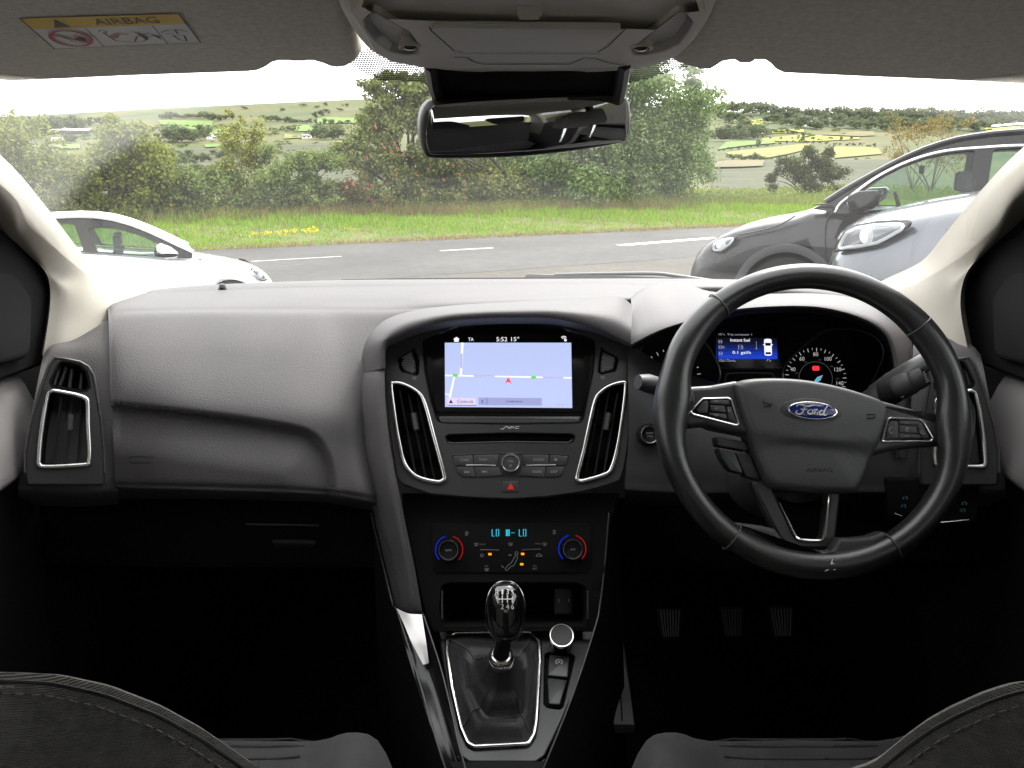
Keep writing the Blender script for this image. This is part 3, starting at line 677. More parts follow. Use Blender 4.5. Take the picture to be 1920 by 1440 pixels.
def car(label, fr, sg, nose_u, top_px, side_px, win_px, zb, W, L, paint, axles, wr, belt_px, mirror_px, head_px, clad=None, rail=False, lines=(), trim=None, group='cars parked on the forecourt'):
    """fr: vertical plane along the near side (n towards us); sg: +1 if u grows towards the tail"""
    t = thing('parked_car', label, 'car', group=group)
    A = lambda p: (fr.hit(*p)[0]-nose_u)*sg
    def UZ(a, z, w): return fr.p(nose_u+sg*a, z, w)
    frc = fr.off(0, 0, -W*.5); nose_u = frc.hit(*nose_u)[0]; org = fr.p(nose_u, 0); t.location = org
    top = sorted([((frc.hit(*p)[0]-nose_u)*sg, frc.hit(*p)[1]) for p in top_px]); ta = np.array([p[0] for p in top]); tz = np.array([p[1] for p in top])
    belt = sorted([(A(p), fr.hit(*p)[1]) for p in belt_px]); ba = [p[0] for p in belt]; bz = [p[1] for p in belt]
    a0 = ba[0]
    # body
    st = [0, .04, .1, .2, .32, .45]+list(np.arange(.6, L-.3, .12))+[L-.25, L-.1, L]
    bm = B(); rows = []
    for a in st:
        z = float(np.interp(a, ta, tz)) if a < a0 else float(np.interp(a, ba, bz))+.02
        if a > L-.6: z = min(z, bz[-1]+.02-(a-(L-.6))*.15)
        k = min(1, a/.8); i = .42*(1-math.sqrt(max(0, 1-(1-k)**2)))
        if a > L-.4: i = .25*((a-L+.4)/.4)**2
        zt = z-.03; b0 = zb+(.1 if a < .06 else 0)
        half = [(-i-.07, b0), (-i-.01, b0+.1), (-i, (b0+zt)*.5), (-i-.012, zt-.2), (-i-.035, zt-.09), (-i-.075, zt-.03), (-i-.17, zt-.002), (-W*.3, zt+.022), (-W*.5, zt+.03)]
        ring = half+[(-W-q[0], q[1]) for q in half[-2::-1]]
        rows.append([UZ(a, q[1], q[0]) for q in ring])
    V = grid(bm, rows, closed_u=True); cap(bm, V[0]); cap(bm, V[-1], flip=True)
    bmesh.ops.recalc_face_normals(bm, faces=bm.faces[:])
    if bm.calc_volume(signed=True) < 0: bmesh.ops.reverse_faces(bm, faces=bm.faces[:])
    body = obj('body', bm, M[paint], t, sharp=50, fix=False)
    cut = B()
    for (ax, az) in axles:
        for w0 in (-.38, -W-.1):
            f2 = Fr(UZ(ax, az, 0), fr.u, fr.v); prism(cut, f2, circ((0, 0), wr*1.13, 28), w0, w0+.48)
    bmesh.ops.recalc_face_normals(cut, faces=cut.faces[:])
    if cut.calc_volume(signed=True) < 0: bmesh.ops.reverse_faces(cut, faces=cut.faces[:])
    cm = bpy.data.meshes.new('cut'); cut.to_mesh(cm); cut.free(); co = bpy.data.objects.new('cut', cm); COL.objects.link(co)
    md = body.modifiers.new('cut', 'BOOLEAN'); md.object = co; md.operation = 'DIFFERENCE'; md.solver = 'EXACT'
    dg = bpy.context.evaluated_depsgraph_get(); me = bpy.data.meshes.new_from_object(body.evaluated_get(dg)); body.modifiers.clear(); body.data = me
    bpy.data.objects.remove(co)
    # wheels and wells
    for k, (ax, az) in enumerate(axles):
        for sd in (0, 1):
            f2 = Fr(UZ(ax, az, -.04 if sd == 0 else -W+.04), fr.u if sd == 0 else -fr.u, fr.v)
            wl = B(); lathe(wl, f2, [(wr*.62, -.16), (wr*.93, -.2), (wr, -.17), (wr, -.04), (wr*.94, 0), (wr*.68, .0), (wr*.64, -.02)], 30, capend=False)
            wo_ = obj('wheel', wl, M['tyre'], t); wl = B()
            lathe(wl, f2, [(wr*.66, -.01), (wr*.62, -.05), (wr*.2, -.04), (.03, -.02)], 30)
            for q in range(5):
                c, s_ = math.cos(q*1.2566), math.sin(q*1.2566)
                sweep(wl, [f2.p(c*wr*.12, s_*wr*.12, -.01), f2.p(c*wr*.62, s_*wr*.62, -.015)], .03, .012, sides=6, up=f2.n)
            obj('rim', wl, M['rim'], wo_)
            wl = B(); prism(wl, f2.off(0, 0, -.22), circ((0, 0), wr*1.12, 24), 0, .01); obj('wheel_well', wl, M['black'], t)
    # greenhouse sides
    ztop = max(tz); zbelt = bz[0]
    def wz(a, z): return -.05-(max(0, z-zbelt))*.42
    side = ccw([(A(p), fr.hit(*p)[1]) for p in side_px]); wins = [ccw(fillet([(A(p), fr.hit(*p)[1]) for p in wp], .03, 3)) for wp in win_px]
    for far in (0, 1):
        bm = B(); E = []
        for lp in [side]+wins:
            vs = [bm.verts.new((p[0], p[1], 0)) for p in lp]
            E += [bm.edges.new((vs[i-1], vs[i])) for i in range(len(vs))]
        bmesh.ops.triangle_fill(bm, use_beauty=True, use_dissolve=False, edges=E)
        r = bmesh.ops.extrude_face_region(bm, geom=bm.faces[:])
        for e in r['geom']:
            if isinstance(e, bmesh.types.BMVert): e.co.z = -.03
        for v in bm.verts:
            w_ = wz(v.co.x, v.co.y)+v.co.z
            v.co = UZ(v.co.x, v.co.y, w_ if not far else -W-w_)
        obj('window_frame', bm, M['gloss'], t)
        for wp in wins:
            bm = B(); c = [UZ(p[0], p[1], (wz(*p)-.015) if not far else -W-wz(*p)+.015) for p in wp]
            bm.faces.new([bm.verts.new(p) for p in c]); obj('side_window', bm, M['carglass'], t)
    # roof, windscreen
    up = [p for p in sorted([(A(p), fr.hit(*p)[1]) for p in side_px]) if p[1] > np.interp(p[0], ba, bz)+.045]
    ua = [p[0] for p in up]; uz = [p[1] for p in up]; apex = ua[int(np.argmax(uz))]
    ws = [p for p in up if p[0] <= apex]; 
    aa = np.linspace(ua[0], ua[-1], 22); rows = []; roof0 = None
    for a in aa:
        z = float(np.interp(a, ua, uz)); w0 = wz(a, z); n_ = 9
        rows.append([UZ(a, z+.035*math.sin(math.pi*q/(n_-1))+.004, w0+(-W-2*w0)*q/(n_-1)) for q in range(n_)])
    cutz = zbelt+(ztop-zbelt)*.9
    ir = next(i for i, a in enumerate(aa) if np.interp(a, ua, uz) > cutz)
    bm = B(); grid(bm, rows[:ir+1]); obj('windscreen', bm, M['carglass'], t)
    bm = B(); g1 = grid(bm, rows[ir:]); obj('roof', bm, M[paint], t)
    # outer roof side rail edges in paint
    for far in (0, 1):
        pts = [UZ(a, float(np.interp(a, ua, uz))+.008, (wz(a, float(np.interp(a, ua, uz)))) if not far else -W-wz(a, float(np.interp(a, ua, uz)))) for a in np.linspace(ua[0], ua[-1], 26)]
        bm = B(); sweep(bm, pts, .045 if paint == 'paint_white' else .03, .03 if paint == 'paint_white' else .022, sides=8); obj('roof_side', bm, M[paint], t)
        if rail:
            k0 = int(len(pts)*.42); bm = B(); sweep(bm, [p+Vector((0, 0, .05)) for p in pts[k0:]], .014, .012, sides=8); obj('roof_rail', bm, M['chrome'], t)
    # mirror
    if mirror_px:
        mp = fillet([(A(p), fr.hit(*p)[1]) for p in mirror_px], .03, 3); f2 = Fr(UZ(0, 0, 0), fr.u*sg, fr.v) if sg > 0 else None
        for far in (0, 1):
            w0, w1 = (.0, .19) if not far else (-W-.19, -W)
            bm = B(); mpc = ccw(mp); cen = (sum(p[0] for p in mpc)/len(mpc), sum(p[1] for p in mpc)/len(mpc)); rows = []
            for s_, w_ in ((.35, -.01), (.9, .02), (1, .07), (1, .13), (.9, .18), (.6, .2)):
                ww = w_ if not far else -W-w_
                rows.append([UZ(cen[0]+(p[0]-cen[0])*s_, cen[1]+(p[1]-cen[1])*s_, ww) for p in mpc])
            V = grid(bm, rows, closed_u=True); cap(bm, V[0]); cap(bm, V[-1])
            mo = obj('door_mirror', bm, M[paint] if paint == 'paint_white' else M['gloss'], t)
            if not far and paint == 'paint_white':
                bm = B(); lo = [p for p in mpc if p[1] < cen[1]+.01]; 
                prism(bm, Fr(UZ(cen[0], cen[1]-.055, .1), fr.u, fr.v), circ((0, 0), .15, 16, .028), -.09, .105, .01); obj('mirror_base', bm, M['black'], mo)
    # headlamp
    hp = ccw(fillet([(A(p), fr.hit(*p)[1]) for p in head_px], .03, 3))
    ins = lambda a: .42*(1-math.sqrt(max(0, 1-(1-min(1, a/.8))**2)))
    for far in (0, 1):
        for nm, grow, lift, m in (('headlight', 1.0, .006, 'gloss'), ('reflector', .78, .012, 'reflector'), ('lens', 1.0, .03, 'lens')):
            c = (sum(p[0] for p in hp)/len(hp), sum(p[1] for p in hp)/len(hp)); bm = B(); rows = []
            for s_, w_ in ((1, -.03), (1, lift), (.9, lift+.004), (.5, lift+.006), (.02, lift+.006)):
                r_ = []
                for p in hp:
                    a, z = c[0]+(p[0]-c[0])*s_*grow, c[1]+(p[1]-c[1])*s_*grow; w2 = -ins(max(a, .005))+w_-.01
                    r_.append(UZ(a, z, w2 if not far else -W-w2))
                rows.append(r_)
            V = grid(bm, rows, closed_u=True); cap(bm, V[-1])
            if nm == 'headlight': hl = obj(nm, bm, M[m], t)
            else: obj(nm, bm, M[m], hl)
        cx_ = (sum(p[0] for p in hp)/len(hp), sum(p[1] for p in hp)/len(hp)); lp = []
        for p in hp:
            a, z = cx_[0]+(p[0]-cx_[0])*.8, cx_[1]+(p[1]-cx_[1])*.74; w2 = -ins(max(a, .005))+.010; lp.append(UZ(a, z, w2 if not far else -W-w2))
        bm = B(); sweep(bm, lp, .010, .005, closed=True, sides=8, up=fr.n); obj('light_strip', bm, M['drl'], hl)
        w2 = -ins(max(cx_[0], .005))+.006; bm = B(); lathe(bm, Fr(UZ(cx_[0], cx_[1], w2 if not far else -W-w2), fr.u if not far else -fr.u, fr.v), [(.05, -.01), (.048, .008), (.03, .014), (.002, .016)], 20); obj('projector', bm, M['drl'], hl)
    # shut lines and trim
    for ln in lines:
        pts = [(A(p), fr.hit(*p)[1]) for p in ln]; bm = B()
        sweep(bm, [UZ(p[0], p[1], -ins(max(p[0], .005))+.0 - (.01 if p[1] < zbelt-.1 else .03)) for p in catmull(pts, 4)], .006, .012, sides=6, up=fr.n); obj('shut_line', bm, M['seal'], t)
    if trim:
        pts = catmull([(A(p), fr.hit(*p)[1]) for p in trim], 5); bm = B()
        sweep(bm, [UZ(p[0], p[1], wz(*p)+.006) for p in pts], .013, .01, sides=8, up=fr.n); obj('window_trim', bm, M['chrome'], t)
    if clad:
        for (ax, az) in axles:
            bm = B(); rows = []
            for k in range(25):
                th = -.15+(math.pi+.3)*k/24; c, s_ = math.cos(th), math.sin(th)
                rows.append([UZ(ax+c*r_, az+s_*r_, -ins(max(.01, ax+c*r_))*.9+w_) for r_, w_ in ((wr*1.08, -.05), (wr*1.08, .02), (wr*1.16, .028), (wr*1.27, .02), (wr*1.3, -.03))])
            grid(bm, rows); obj('arch_cladding', bm, M['cladding'], t)
    # seats and steering wheel seen through the glass
    am = ba[0]+.95
    for w_ in (-W*.3, -W*.7):
        f2 = Fr(UZ(am, zbelt-.25, w_), fr.n, fr.v); bm = B()
        prism(bm, f2, fillet([(-.24, 0), (.24, 0), (.2, .38), (-.2, .38)], .08), -.07, .07, .04); obj('front_seat', bm, M['fabric2'], t)
        bm = B(); prism(bm, f2, fillet([(-.12, .41), (.12, .41), (.1, .58), (-.1, .58)], .05), -.05, .05, .03); obj('headrest', bm, M['fabric2'], t)
    f2 = Fr(UZ(ba[0]+.5, zbelt-.02, -W*.3), fr.n, (fr.v-fr.u*sg*.4)); bm = B()
    sweep(bm, [f2.p(*c) for c in circ((0, 0), .18, 28)], .014, closed=True, sides=8); obj('steering_wheel', bm, M['black'], t)
    bm = B(); box(bm, Fr(UZ(ba[0]+.12, zbelt-.12, -W/2), fr.n, fr.v), -W*.42, W*.42, -.1, .1, -.25, .15); obj('dash_top', bm, M['black'], t)
    bm = B(); prism(bm, Fr(UZ(ba[0]+.62, zbelt+.34, -W/2), fr.n, fr.v), fillet([(-.12, -.03), (.12, -.03), (.12, .04), (-.12, .04)], .02), -.02, .02, .008); obj('interior_mirror', bm, M['black'], t)
    return t
def c6(pts): return [(1300+.32292*x, 220+.32292*y) for x, y in pts]
def c7(pts): return [(80+.23958*x, 390+.23958*y) for x, y in pts]
# white hatchback on the left, nose to the right
frw = Fr(at(300, 520, d=11.6), (.915, .40, 0), (0, 0, 1)); gw = H(frw.o.x, frw.o.y+1)-.05
frw.o.z = 0
uw = (508, 527); un0 = frw.off(0, 0, -.85).hit(508, 527)[0]
car('white hatchback seen side on in front of the yellow topped bush', frw, -1, uw,
    c7([(1790, 592), (1780, 572), (1760, 530), (1740, 500), (1690, 465), (1600, 428), (1500, 402), (1400, 384), (1300, 368), (1180, 350), (1100, 315)]),
    c7([(1170, 400), (1180, 352), (1100, 315), (1000, 268), (850, 200), (700, 142), (550, 100), (400, 80), (250, 76), (100, 82), (-200, 100), (-420, 170), (-640, 330), (-640, 370), (-100, 350), (330, 352), (800, 380)]),
    [c7([(430, 348), (340, 168), (450, 162), (580, 172), (760, 220), (900, 285), (1010, 340), (1060, 385), (880, 380)]), c7([(320, 345), (240, 140), (60, 112), (-200, 130), (-330, 200), (-400, 330)])],
    frw.hit(433, 523)[1]-.52, 1.7, 3.95, 'paint_white', [((frw.hit(433, 545)[0]-un0)*-1, frw.hit(433, 523)[1]-.36), ((frw.hit(433, 545)[0]-un0)*-1+2.5, frw.hit(433, 523)[1]-.36)], .31,
    c7([(1170, 400), (800, 382), (330, 352), (-100, 352), (-640, 372)]), c7([(885, 290), (920, 270), (1000, 300), (1060, 345), (1050, 385), (960, 395), (890, 330)]),
    c7([(1620, 470), (1680, 480), (1740, 520), (1775, 575), (1740, 580), (1700, 565), (1650, 510)]))
# black crossover on the right, nose to the left
frq = Fr(at(1330, 480, d=7.3), (.905, -.425, 0), (0, 0, 1)); frq.o.z = 0; gq = -.16; uq = (1314, 480)
car('charcoal crossover with chrome window line parked at the roadside on the right', frq, 1, uq,
    c6([(38, 930), (42, 880), (58, 835), (80, 762), (130, 708), (220, 650), (350, 603), (480, 573), (600, 553), (690, 533), (760, 498)]),
    c6([(790, 560), (815, 552), (690, 533), (760, 497), (850, 438), (1000, 352), (1150, 272), (1300, 198), (1500, 130), (1700, 95), (1920, 75), (2200, 66), (2700, 90), (3150, 170), (3420, 330), (3420, 560), (2400, 565), (1600, 562), (1100, 560)]),
    [c6([(840, 548), (870, 500), (945, 438), (1060, 358), (1200, 286), (1350, 230), (1500, 198), (1655, 184), (1600, 548)]), c6([(1690, 548), (1760, 180), (1950, 168), (2350, 175), (2450, 240), (2440, 548)]), c6([(2540, 540), (2520, 190), (2800, 215), (3000, 350), (2950, 540)])],
    gq+.26, 1.8, 4.35, 'paint_black', [(.93, gq+.37), (3.58, gq+.37)], .345,
    c6([(815, 553), (1100, 556), (1600, 558), (2400, 562), (3420, 560)]), c6([(895, 490), (905, 452), (960, 425), (1085, 418), (1106, 436), (1082, 500), (1050, 527), (950, 550), (905, 532)]),
    c6([(85, 790), (98, 738), (150, 706), (258, 684), (215, 740), (150, 785)]), clad=True, rail=True,
    lines=[c6([(258, 684), (400, 655), (500, 625), (590, 572)]), c6([(820, 522), (785, 580), (770, 630), (766, 700), (770, 820)]), c6([(690, 508), (770, 505), (820, 520)])],
    trim=c6([(818, 553), (850, 502), (930, 440), (1050, 352), (1200, 272), (1350, 217), (1500, 185), (1700, 168), (1920, 156), (2300, 160), (2700, 190), (2960, 330)]))
# slate blue car in front of it
frn = Fr(at(1560, 490, d=4.75), (.93, -.36, 0), (0, 0, 1)); gn = .0; frn.o.z = 0; un = (1553, 495)
car('slate blue car with large bright headlight behind the steering wheel', frn, 1, un,
    c6([(785, 870), (790, 830), (805, 760), (835, 700), (870, 660), (950, 602), (1050, 560), (1200, 518), (1400, 474), (1660, 430), (1900, 390), (2200, 350), (2400, 320)]),
    c6([(2430, 400), (2400, 320), (2700, 150), (3000, 0), (3300, -80), (3800, -120), (4600, -80), (5200, 100), (5600, 400)]),
    [c6([(2560, 360), (2800, 150), (3080, 20), (3350, -30), (3500, -40), (3520, 360)]), c6([(3640, 360), (3640, -50), (4200, -60), (4600, 0), (4700, 360)])],
    gn+.2, 1.8, 4.4, 'paint_navy', [(.86, gn+.36), (3.5, gn+.36)], .34,
    c6([(2400, 400), (3000, 395), (4000, 390), (5600, 400)]), c6([(2480, 330), (2500, 260), (2700, 240), (2680, 330)]),
    c6([(800, 815), (832, 730), (862, 680), (930, 640), (1060, 610), (1240, 597), (1278, 606), (1260, 640), (1150, 710), (1080, 750), (960, 780), (850, 800)]))
# ================================================================== CABIN SHELL, TRIM, SEATS
X = Vector((1, 0, 0))
WS = Fr((0, 1.53, 1.0), (1, 0, 0), (0, -.81, .335))
def wsw(u): return .13*u*u
# ---- windscreen
wt = thing('windscreen', 'clear front windscreen with dusty corners and dotted black border', 'windscreen', (0, 1.53, 1.0))
bm = B(); L_ = WS.v.length; rows = []
for i in range(9):
    v = -.05+i*.118; hw = .74-.17*i/8
    rows.append([WS.p(-hw+2*hw*j/16, v, wsw(-hw+2*hw*j/16)) for j in range(17)])
grid(bm, rows)
M['ws'] = glass('windscreen_glass', (.95, .965, .955), .03, dust=.035)
t_ = M['ws'].node_tree; g_ = t_.nodes.new('ShaderNodeNewGeometry'); mix_ = t_.nodes['dustmix']
def nmath(op, a, b=None, c=None):
    n = t_.nodes.new('ShaderNodeMath'); n.operation = op
    for i, k in enumerate((a, b, c)):
        if k is None: continue
        if isinstance(k, (int, float)): n.inputs[i].default_value = k
        else: t_.links.new(k, n.inputs[i])
    return n.outputs[0]
nz = t_.nodes.new('ShaderNodeTexNoise'); nz.inputs['Scale'].default_value = 9; nz.inputs['Detail'].default_value = 5; t_.links.new(g_.outputs['Position'], nz.inputs['Vector'])
sx_ = t_.nodes.new('ShaderNodeSeparateXYZ'); t_.links.new(g_.outputs['Position'], sx_.inputs[0])
def wipe(c, r0):
    """1 outside the arc swept by a wiper of length r0 pivoting at c (x, y)"""
    dx = nmath('SUBTRACT', sx_.outputs[0], c[0]); dy = nmath('SUBTRACT', sx_.outputs[1], c[1])
    d = nmath('SQRT', nmath('ADD', nmath('MULTIPLY', dx, dx), nmath('MULTIPLY', dy, dy)))
    k = t_.nodes.new('ShaderNodeMapRange'); k.interpolation_type = 'SMOOTHSTEP'; k.inputs[1].default_value = r0; k.inputs[2].default_value = r0+.03; t_.links.new(d, k.inputs[0]); return k.outputs[0]
a_ = nmath('MULTIPLY', wipe((-.02, 1.5), .70), wipe((.42, 1.5), .66))
dust_ = nmath('MULTIPLY', nmath('ADD', nmath('MULTIPLY', a_, .045), .011), nmath('ADD', nz.outputs[0], .5))
t_.links.new(dust_, mix_.inputs[0])
obj('glass_pane', bm, M['ws'], wt, fix=False)
M['frit'] = principled('ceramic_frit', (.01, .01, .01), .5)
def inpoly(p, poly):
    c = False
    for i in range(len(poly)):
        a, b = poly[i-1], poly[i]
        if (a[1] > p[1]) != (b[1] > p[1]) and p[0] < (b[0]-a[0])*(p[1]-a[1])/(b[1]-a[1])+a[0]: c = not c
    return c
bm = B()
for poly in ([(645, 100), (690, 84), (820, 110), (822, 172), (790, 148), (710, 142), (675, 124)], [(1135, 110), (1290, 80), (1340, 100), (1275, 118), (1215, 140), (1160, 152), (1130, 180)]):
    q = [WS.hit(*p) for p in poly]; us = [p[0] for p in q]; vs = [p[1] for p in q]; st = .0023; i = 0
    v = min(vs)
    while v < max(vs):
        u = min(us)+(st/2 if i % 2 else 0)
        while u < max(us):
            if inpoly((u, v), q):
                bm.faces.new([bm.verts.new(WS.p(u+.00122*math.cos(a*1.0472), v+.00122*1.5*math.sin(a*1.0472), wsw(u)+.002)) for a in range(6)])
            u += st
        v += st*1.45; i += 1
obj('dotted_border', bm, M['frit'], wt, kind='stuff')
bm = B(); put_line(bm, WS, [(-.735+.02*0, -.04)]+[(-.735+.017*i, -.04+.118*i) for i in range(9)], .03, .02)
put_line(bm, WS, [(.735-.017*i, -.04+.118*i) for i in range(9)], .03, .02); bmesh.ops.translate(bm, verts=bm.verts, vec=(0, 0, -.07)); bm.free()

# ---- roof lining and body shell (kept simple behind the camera)
bm = B(); rows = []
for Y in (.66, .55, .35, 0, -.5, -1.0, -1.45):
    zc = 1.352+.028*sstep(.7, .2, Y)-.05*sstep(-.9, -1.5, Y)
    rows.append([(x, Y, zc-.11*abs(x/.62)**5) for x in np.linspace(-.62, .62, 17)])
r2 = [[(p[0]*1.06, p[1], p[2]+.05) for p in r] for r in rows]
V1 = grid(bm, rows); V2 = grid(bm, r2)
for a, b in ((V1[0], V2[0]), (V1[-1], V2[-1])):
    for j in range(16): bm.faces.new((a[j], a[j+1], b[j+1], b[j]))
for k in (0, -1):
    for i in range(len(rows)-1): bm.faces.new((V1[i][k], V1[i+1][k], V2[i+1][k], V2[i][k]))
obj('roof_lining', bm, M['lining'], kind='structure')
bm = B(); grid(bm, [[(x, y, .19) for x in np.linspace(-.74, .74, 9)] for y in np.linspace(-1.5, 1.35, 12)])
grid(bm, [[(x, 1.35+.25*k/4, .19+.5*k/4) for x in np.linspace(-.74, .74, 5)] for k in range(5)]); grid(bm, [[(x, 1.6, .69+.3*k/2) for x in np.linspace(-.74, .74, 5)] for k in range(3)])
obj('floor', bm, M['carpet'], kind='structure')
bm = B(); fr = Fr((0, -1.5, 0), (1, 0, 0), (0, 0, 1))
box(bm, fr, -.74, .74, .15, .95, -.03, 0); obj('rear_bulkhead', bm, M['plastic'], kind='structure')
for sg in (-1, 1):
    bm = B(); pts = [(sg*.69, -.1, .5), (sg*.69, -.15, .9), (sg*.66, -.2, 1.1), (sg*.6, -.26, 1.3)]
    sweep(bm, [Vector(p) for p in catmull(pts, 4)], .02, .055, sides=10, up=(1, 0, 0)); 
    tag(obj('door_pillar', bm, M['cream']), 'cream door pillar behind the %s front seat' % ('left' if sg < 0 else 'right'), 'pillar')
    bm = B(); rows = [[(sg*.69, -1.5, .62), (sg*.69, -.95, .62)], [(sg*.69, -1.5, .95), (sg*.69, -1.0, .95)], [(sg*.66, -1.5, 1.15), (sg*.66, -1.15, 1.15)], [(sg*.58, -1.5, 1.32), (sg*.58, -1.25, 1.32)]]
    grid(bm, rows); r_ = bmesh.ops.extrude_face_region(bm, geom=bm.faces[:])
    for e in r_['geom']:
        if isinstance(e, bmesh.types.BMVert): e.co.x += sg*.05
    tag(obj('rear_pillar', bm, M['cream']), 'cream rear roof pillar on the %s side' % ('left' if sg < 0 else 'right'), 'pillar')

# ---- windscreen pillars
def pillar(rows, label, flip=False):
    bm = B(); rr = ploft(rows, 5, 5)
    g = grid(bm, [[at(p[0], p[1], Y=p[2]) for p in r] for r in rr])
    sg = -1 if rows[0][0][0] < 960 else 1   # back face, towards the outside
    bk = [[bm.verts.new(v.co+Vector((sg*.035, .05, -.005))) for v in (r[0], r[len(r)//2], r[-1])] for r in g]
    for i in range(len(g)-1):
        for j in range(2): bm.faces.new((bk[i][j], bk[i][j+1], bk[i+1][j+1], bk[i+1][j]))
        bm.faces.new((g[i][0], g[i+1][0], bk[i+1][0], bk[i][0])); bm.faces.new((g[i][-1], g[i+1][-1], bk[i+1][-1], bk[i][-1]))
    return tag(obj('windscreen_pillar', bm, M['cream']), label, 'pillar')
pl = [[(-200, 123, .80), (-200, 170, .775), (-200, 225, .79), (-200, 275, .87)],
      [(0, 290, .965), (0, 325, .935), (0, 378, .955), (0, 431, 1.05)],
      [(85, 386, 1.09), (72, 405, 1.05), (45, 440, 1.055), (38, 463, 1.09)],
      [(153, 474, 1.22), (128, 486, 1.165), (98, 510, 1.14), (82, 505, 1.125)],
      [(200, 520, 1.31), (170, 530, 1.23), (128, 545, 1.165), (94, 540, 1.145)],
      [(300, 545, 1.42), (215, 570, 1.26), (133, 600, 1.165), (92, 590, 1.14)],
      [(290, 575, 1.40), (215, 605, 1.24), (135, 650, 1.15), (80, 668, 1.12)]]
pillar(pl, 'cream windscreen pillar trim on the left beside the white car')
pr = [[(2120, 110, .80), (2120, 160, .775), (2120, 215, .79), (2120, 262, .87)],
      [(1920, 275, .965), (1920, 308, .935), (1920, 360, .955), (1920, 412, 1.05)],
      [(1835, 362, 1.09), (1848, 388, 1.05), (1866, 432, 1.055), (1872, 450, 1.09)],
      [(1768, 443, 1.22), (1793, 464, 1.165), (1815, 496, 1.14), (1828, 490, 1.125)],
      [(1725, 492, 1.31), (1752, 512, 1.23), (1783, 536, 1.165), (1806, 528, 1.145)],
      [(1640, 535, 1.42), (1710, 562, 1.26), (1780, 596, 1.165), (1801, 580, 1.14)],
      [(1640, 570, 1.40), (1710, 605, 1.24), (1780, 648, 1.15), (1816, 664, 1.12)]]
pillar(pr, 'cream windscreen pillar trim on the right beside the steering wheel')

# ---- sun visors
def visor(px, label, side, thick=.018):
    fr = Fr(at(300, 128, Y=.77), (1, 0, 0), (0, -.17, .03)); out = fr.hits(px)
    t = thing('sun_visor', label, 'sun visor', tuple(fr.p(out[0][0], out[0][1])))
    bm = B(); prism(bm, fr, out, -thick*.5, thick*.5, .0075, 4); obj('visor_panel', bm, M['lining'], t); return t, fr
vl = [(-260, 110), (-240, 125), (-200, 131), (0, 134), (30, 136), (250, 125.5), (470, 117.5), (490, 115), (504, 109), (516, 100), (528, 96.5), (585, 96.5), (600, 101), (612, 106.5), (632, 110), (655, 107), (670, 98), (679, 85), (668, 55), (652, 20), (640, -30), (600, -120), (-300, -150)]
vt, vfr = visor(vl, 'grey fabric sun visor with airbag warning label on the left', -1)
vr = [(1245, 85), (1262, 98), (1285, 106), (1309, 113), (1337, 113), (1352, 104), (1362, 97), (1372, 95), (1428, 95), (1440, 103), (1450, 114), (1463, 120), (1609, 127), (1784, 134.5), (1920, 142), (2120, 148), (2160, 140), (2200, -130), (1380, -130), (1340, -30), (1318, 20), (1290, 60)]
vt2, vfr2 = visor(vr, 'plain grey fabric sun visor on the right above the steering wheel', 1)
for t, fr, px in ((vt, vfr, [(524, 90), (586, 90), (580, 104), (572, 107), (545, 107), (538, 104)]), (vt2, vfr2, [(1366, 88), (1428, 88), (1416, 106), (1408, 110), (1385, 110), (1377, 105)])):
    bm = B(); prism(bm, fr, fr.hits(px), -.016, .004, .003); obj('clip', bm, M['lining'], t)
class BL:
    """bilinear patch between four corners of a flat plate"""
    def __init__(s, fr, c): s.fr, s.c = fr, [np.array(fr.hit(*p)) for p in c]
    def p(s, u, v, w=0):
        a, b, c, d = s.c; q = (1-v)*((1-u)*d+u*c)+v*((1-u)*a+u*b); return s.fr.p(q[0], q[1], w)
st = BL(vfr.off(0, 0, .0092), [(37, 33), (335, 24), (376, 78), (102, 90)])
M['lab_white'] = principled('label_white', (.8, .79, .77), .5); M['lab_yellow'] = principled('label_yellow', (.8, .54, .03), .5); M['lab_black'] = principled('label_black', (.02, .02, .02), .5); M['lab_red'] = principled('label_red', (.5, .04, .04), .5)
bm = B(); put_poly(bm, st, [(0, 0), (1, 0), (1, 1), (0, 1)], .0003); wl_ = obj('warning_label', bm, M['lab_white'], vt)
bm = B(); put_poly(bm, st, [(0, .66), (1, .66), (1, 1), (0, 1)], .0005); obj('yellow_band', bm, M['lab_yellow'], wl_)
bm = B(); put_line(bm, st, [(0, 0), (1, 0), (1, 1), (0, 1)], .012, .0007, closed=True); put_line(bm, st, [(.345, 0), (.345, .66)], .006, .0007); put_line(bm, st, [(.78, 0), (.78, .66)], .006, .0007)
put_poly(bm, st, [(.155, .7), (.265, .7), (.21, .96)], .0008)
put_text(bm, 'AIRBAG', st, (.64, .83), .2, .41, .0008)
for ln in ([(.43, .5), (.46, .2), (.56, .12), (.62, .12)], [(.41, .52), (.43, .58), (.46, .52), (.44, .46)], [(.58, .14), (.62, .3), (.72, .42)], [(.68, .3), (.74, .32)], [(.8, .42), (.86, .5), (.9, .5), (.9, .36), (.82, .36)], [(.91, .5), (.97, .42)], [(.86, .3), (.93, .28), (.92, .08), (.88, .14), (.86, .3)], [(.13, .4), (.2, .2), (.28, .18)], [(.22, .42), (.27, .5), (.3, .42)]): put_line(bm, st, ln, .012, .0008)
put_poly(bm, st, [(.62, .1), (.66, .2), (.64, .42), (.6, .56), (.66, .4), (.69, .22)], .0008); put_poly(bm, st, [(.72, .4), (.77, .3), (.765, .16)], .0008); put_poly(bm, st, [(.2, .3), (.25, .4), (.28, .3), (.26, .2)], .0008)
obj('lettering', bm, M['lab_black'], wl_)
bm = B(); put_line(bm, st, circ((.185, .335), .125, 28, .27), .03, .001, closed=True); put_line(bm, st, [(.085, .5), (.285, .16)], .028, .001)
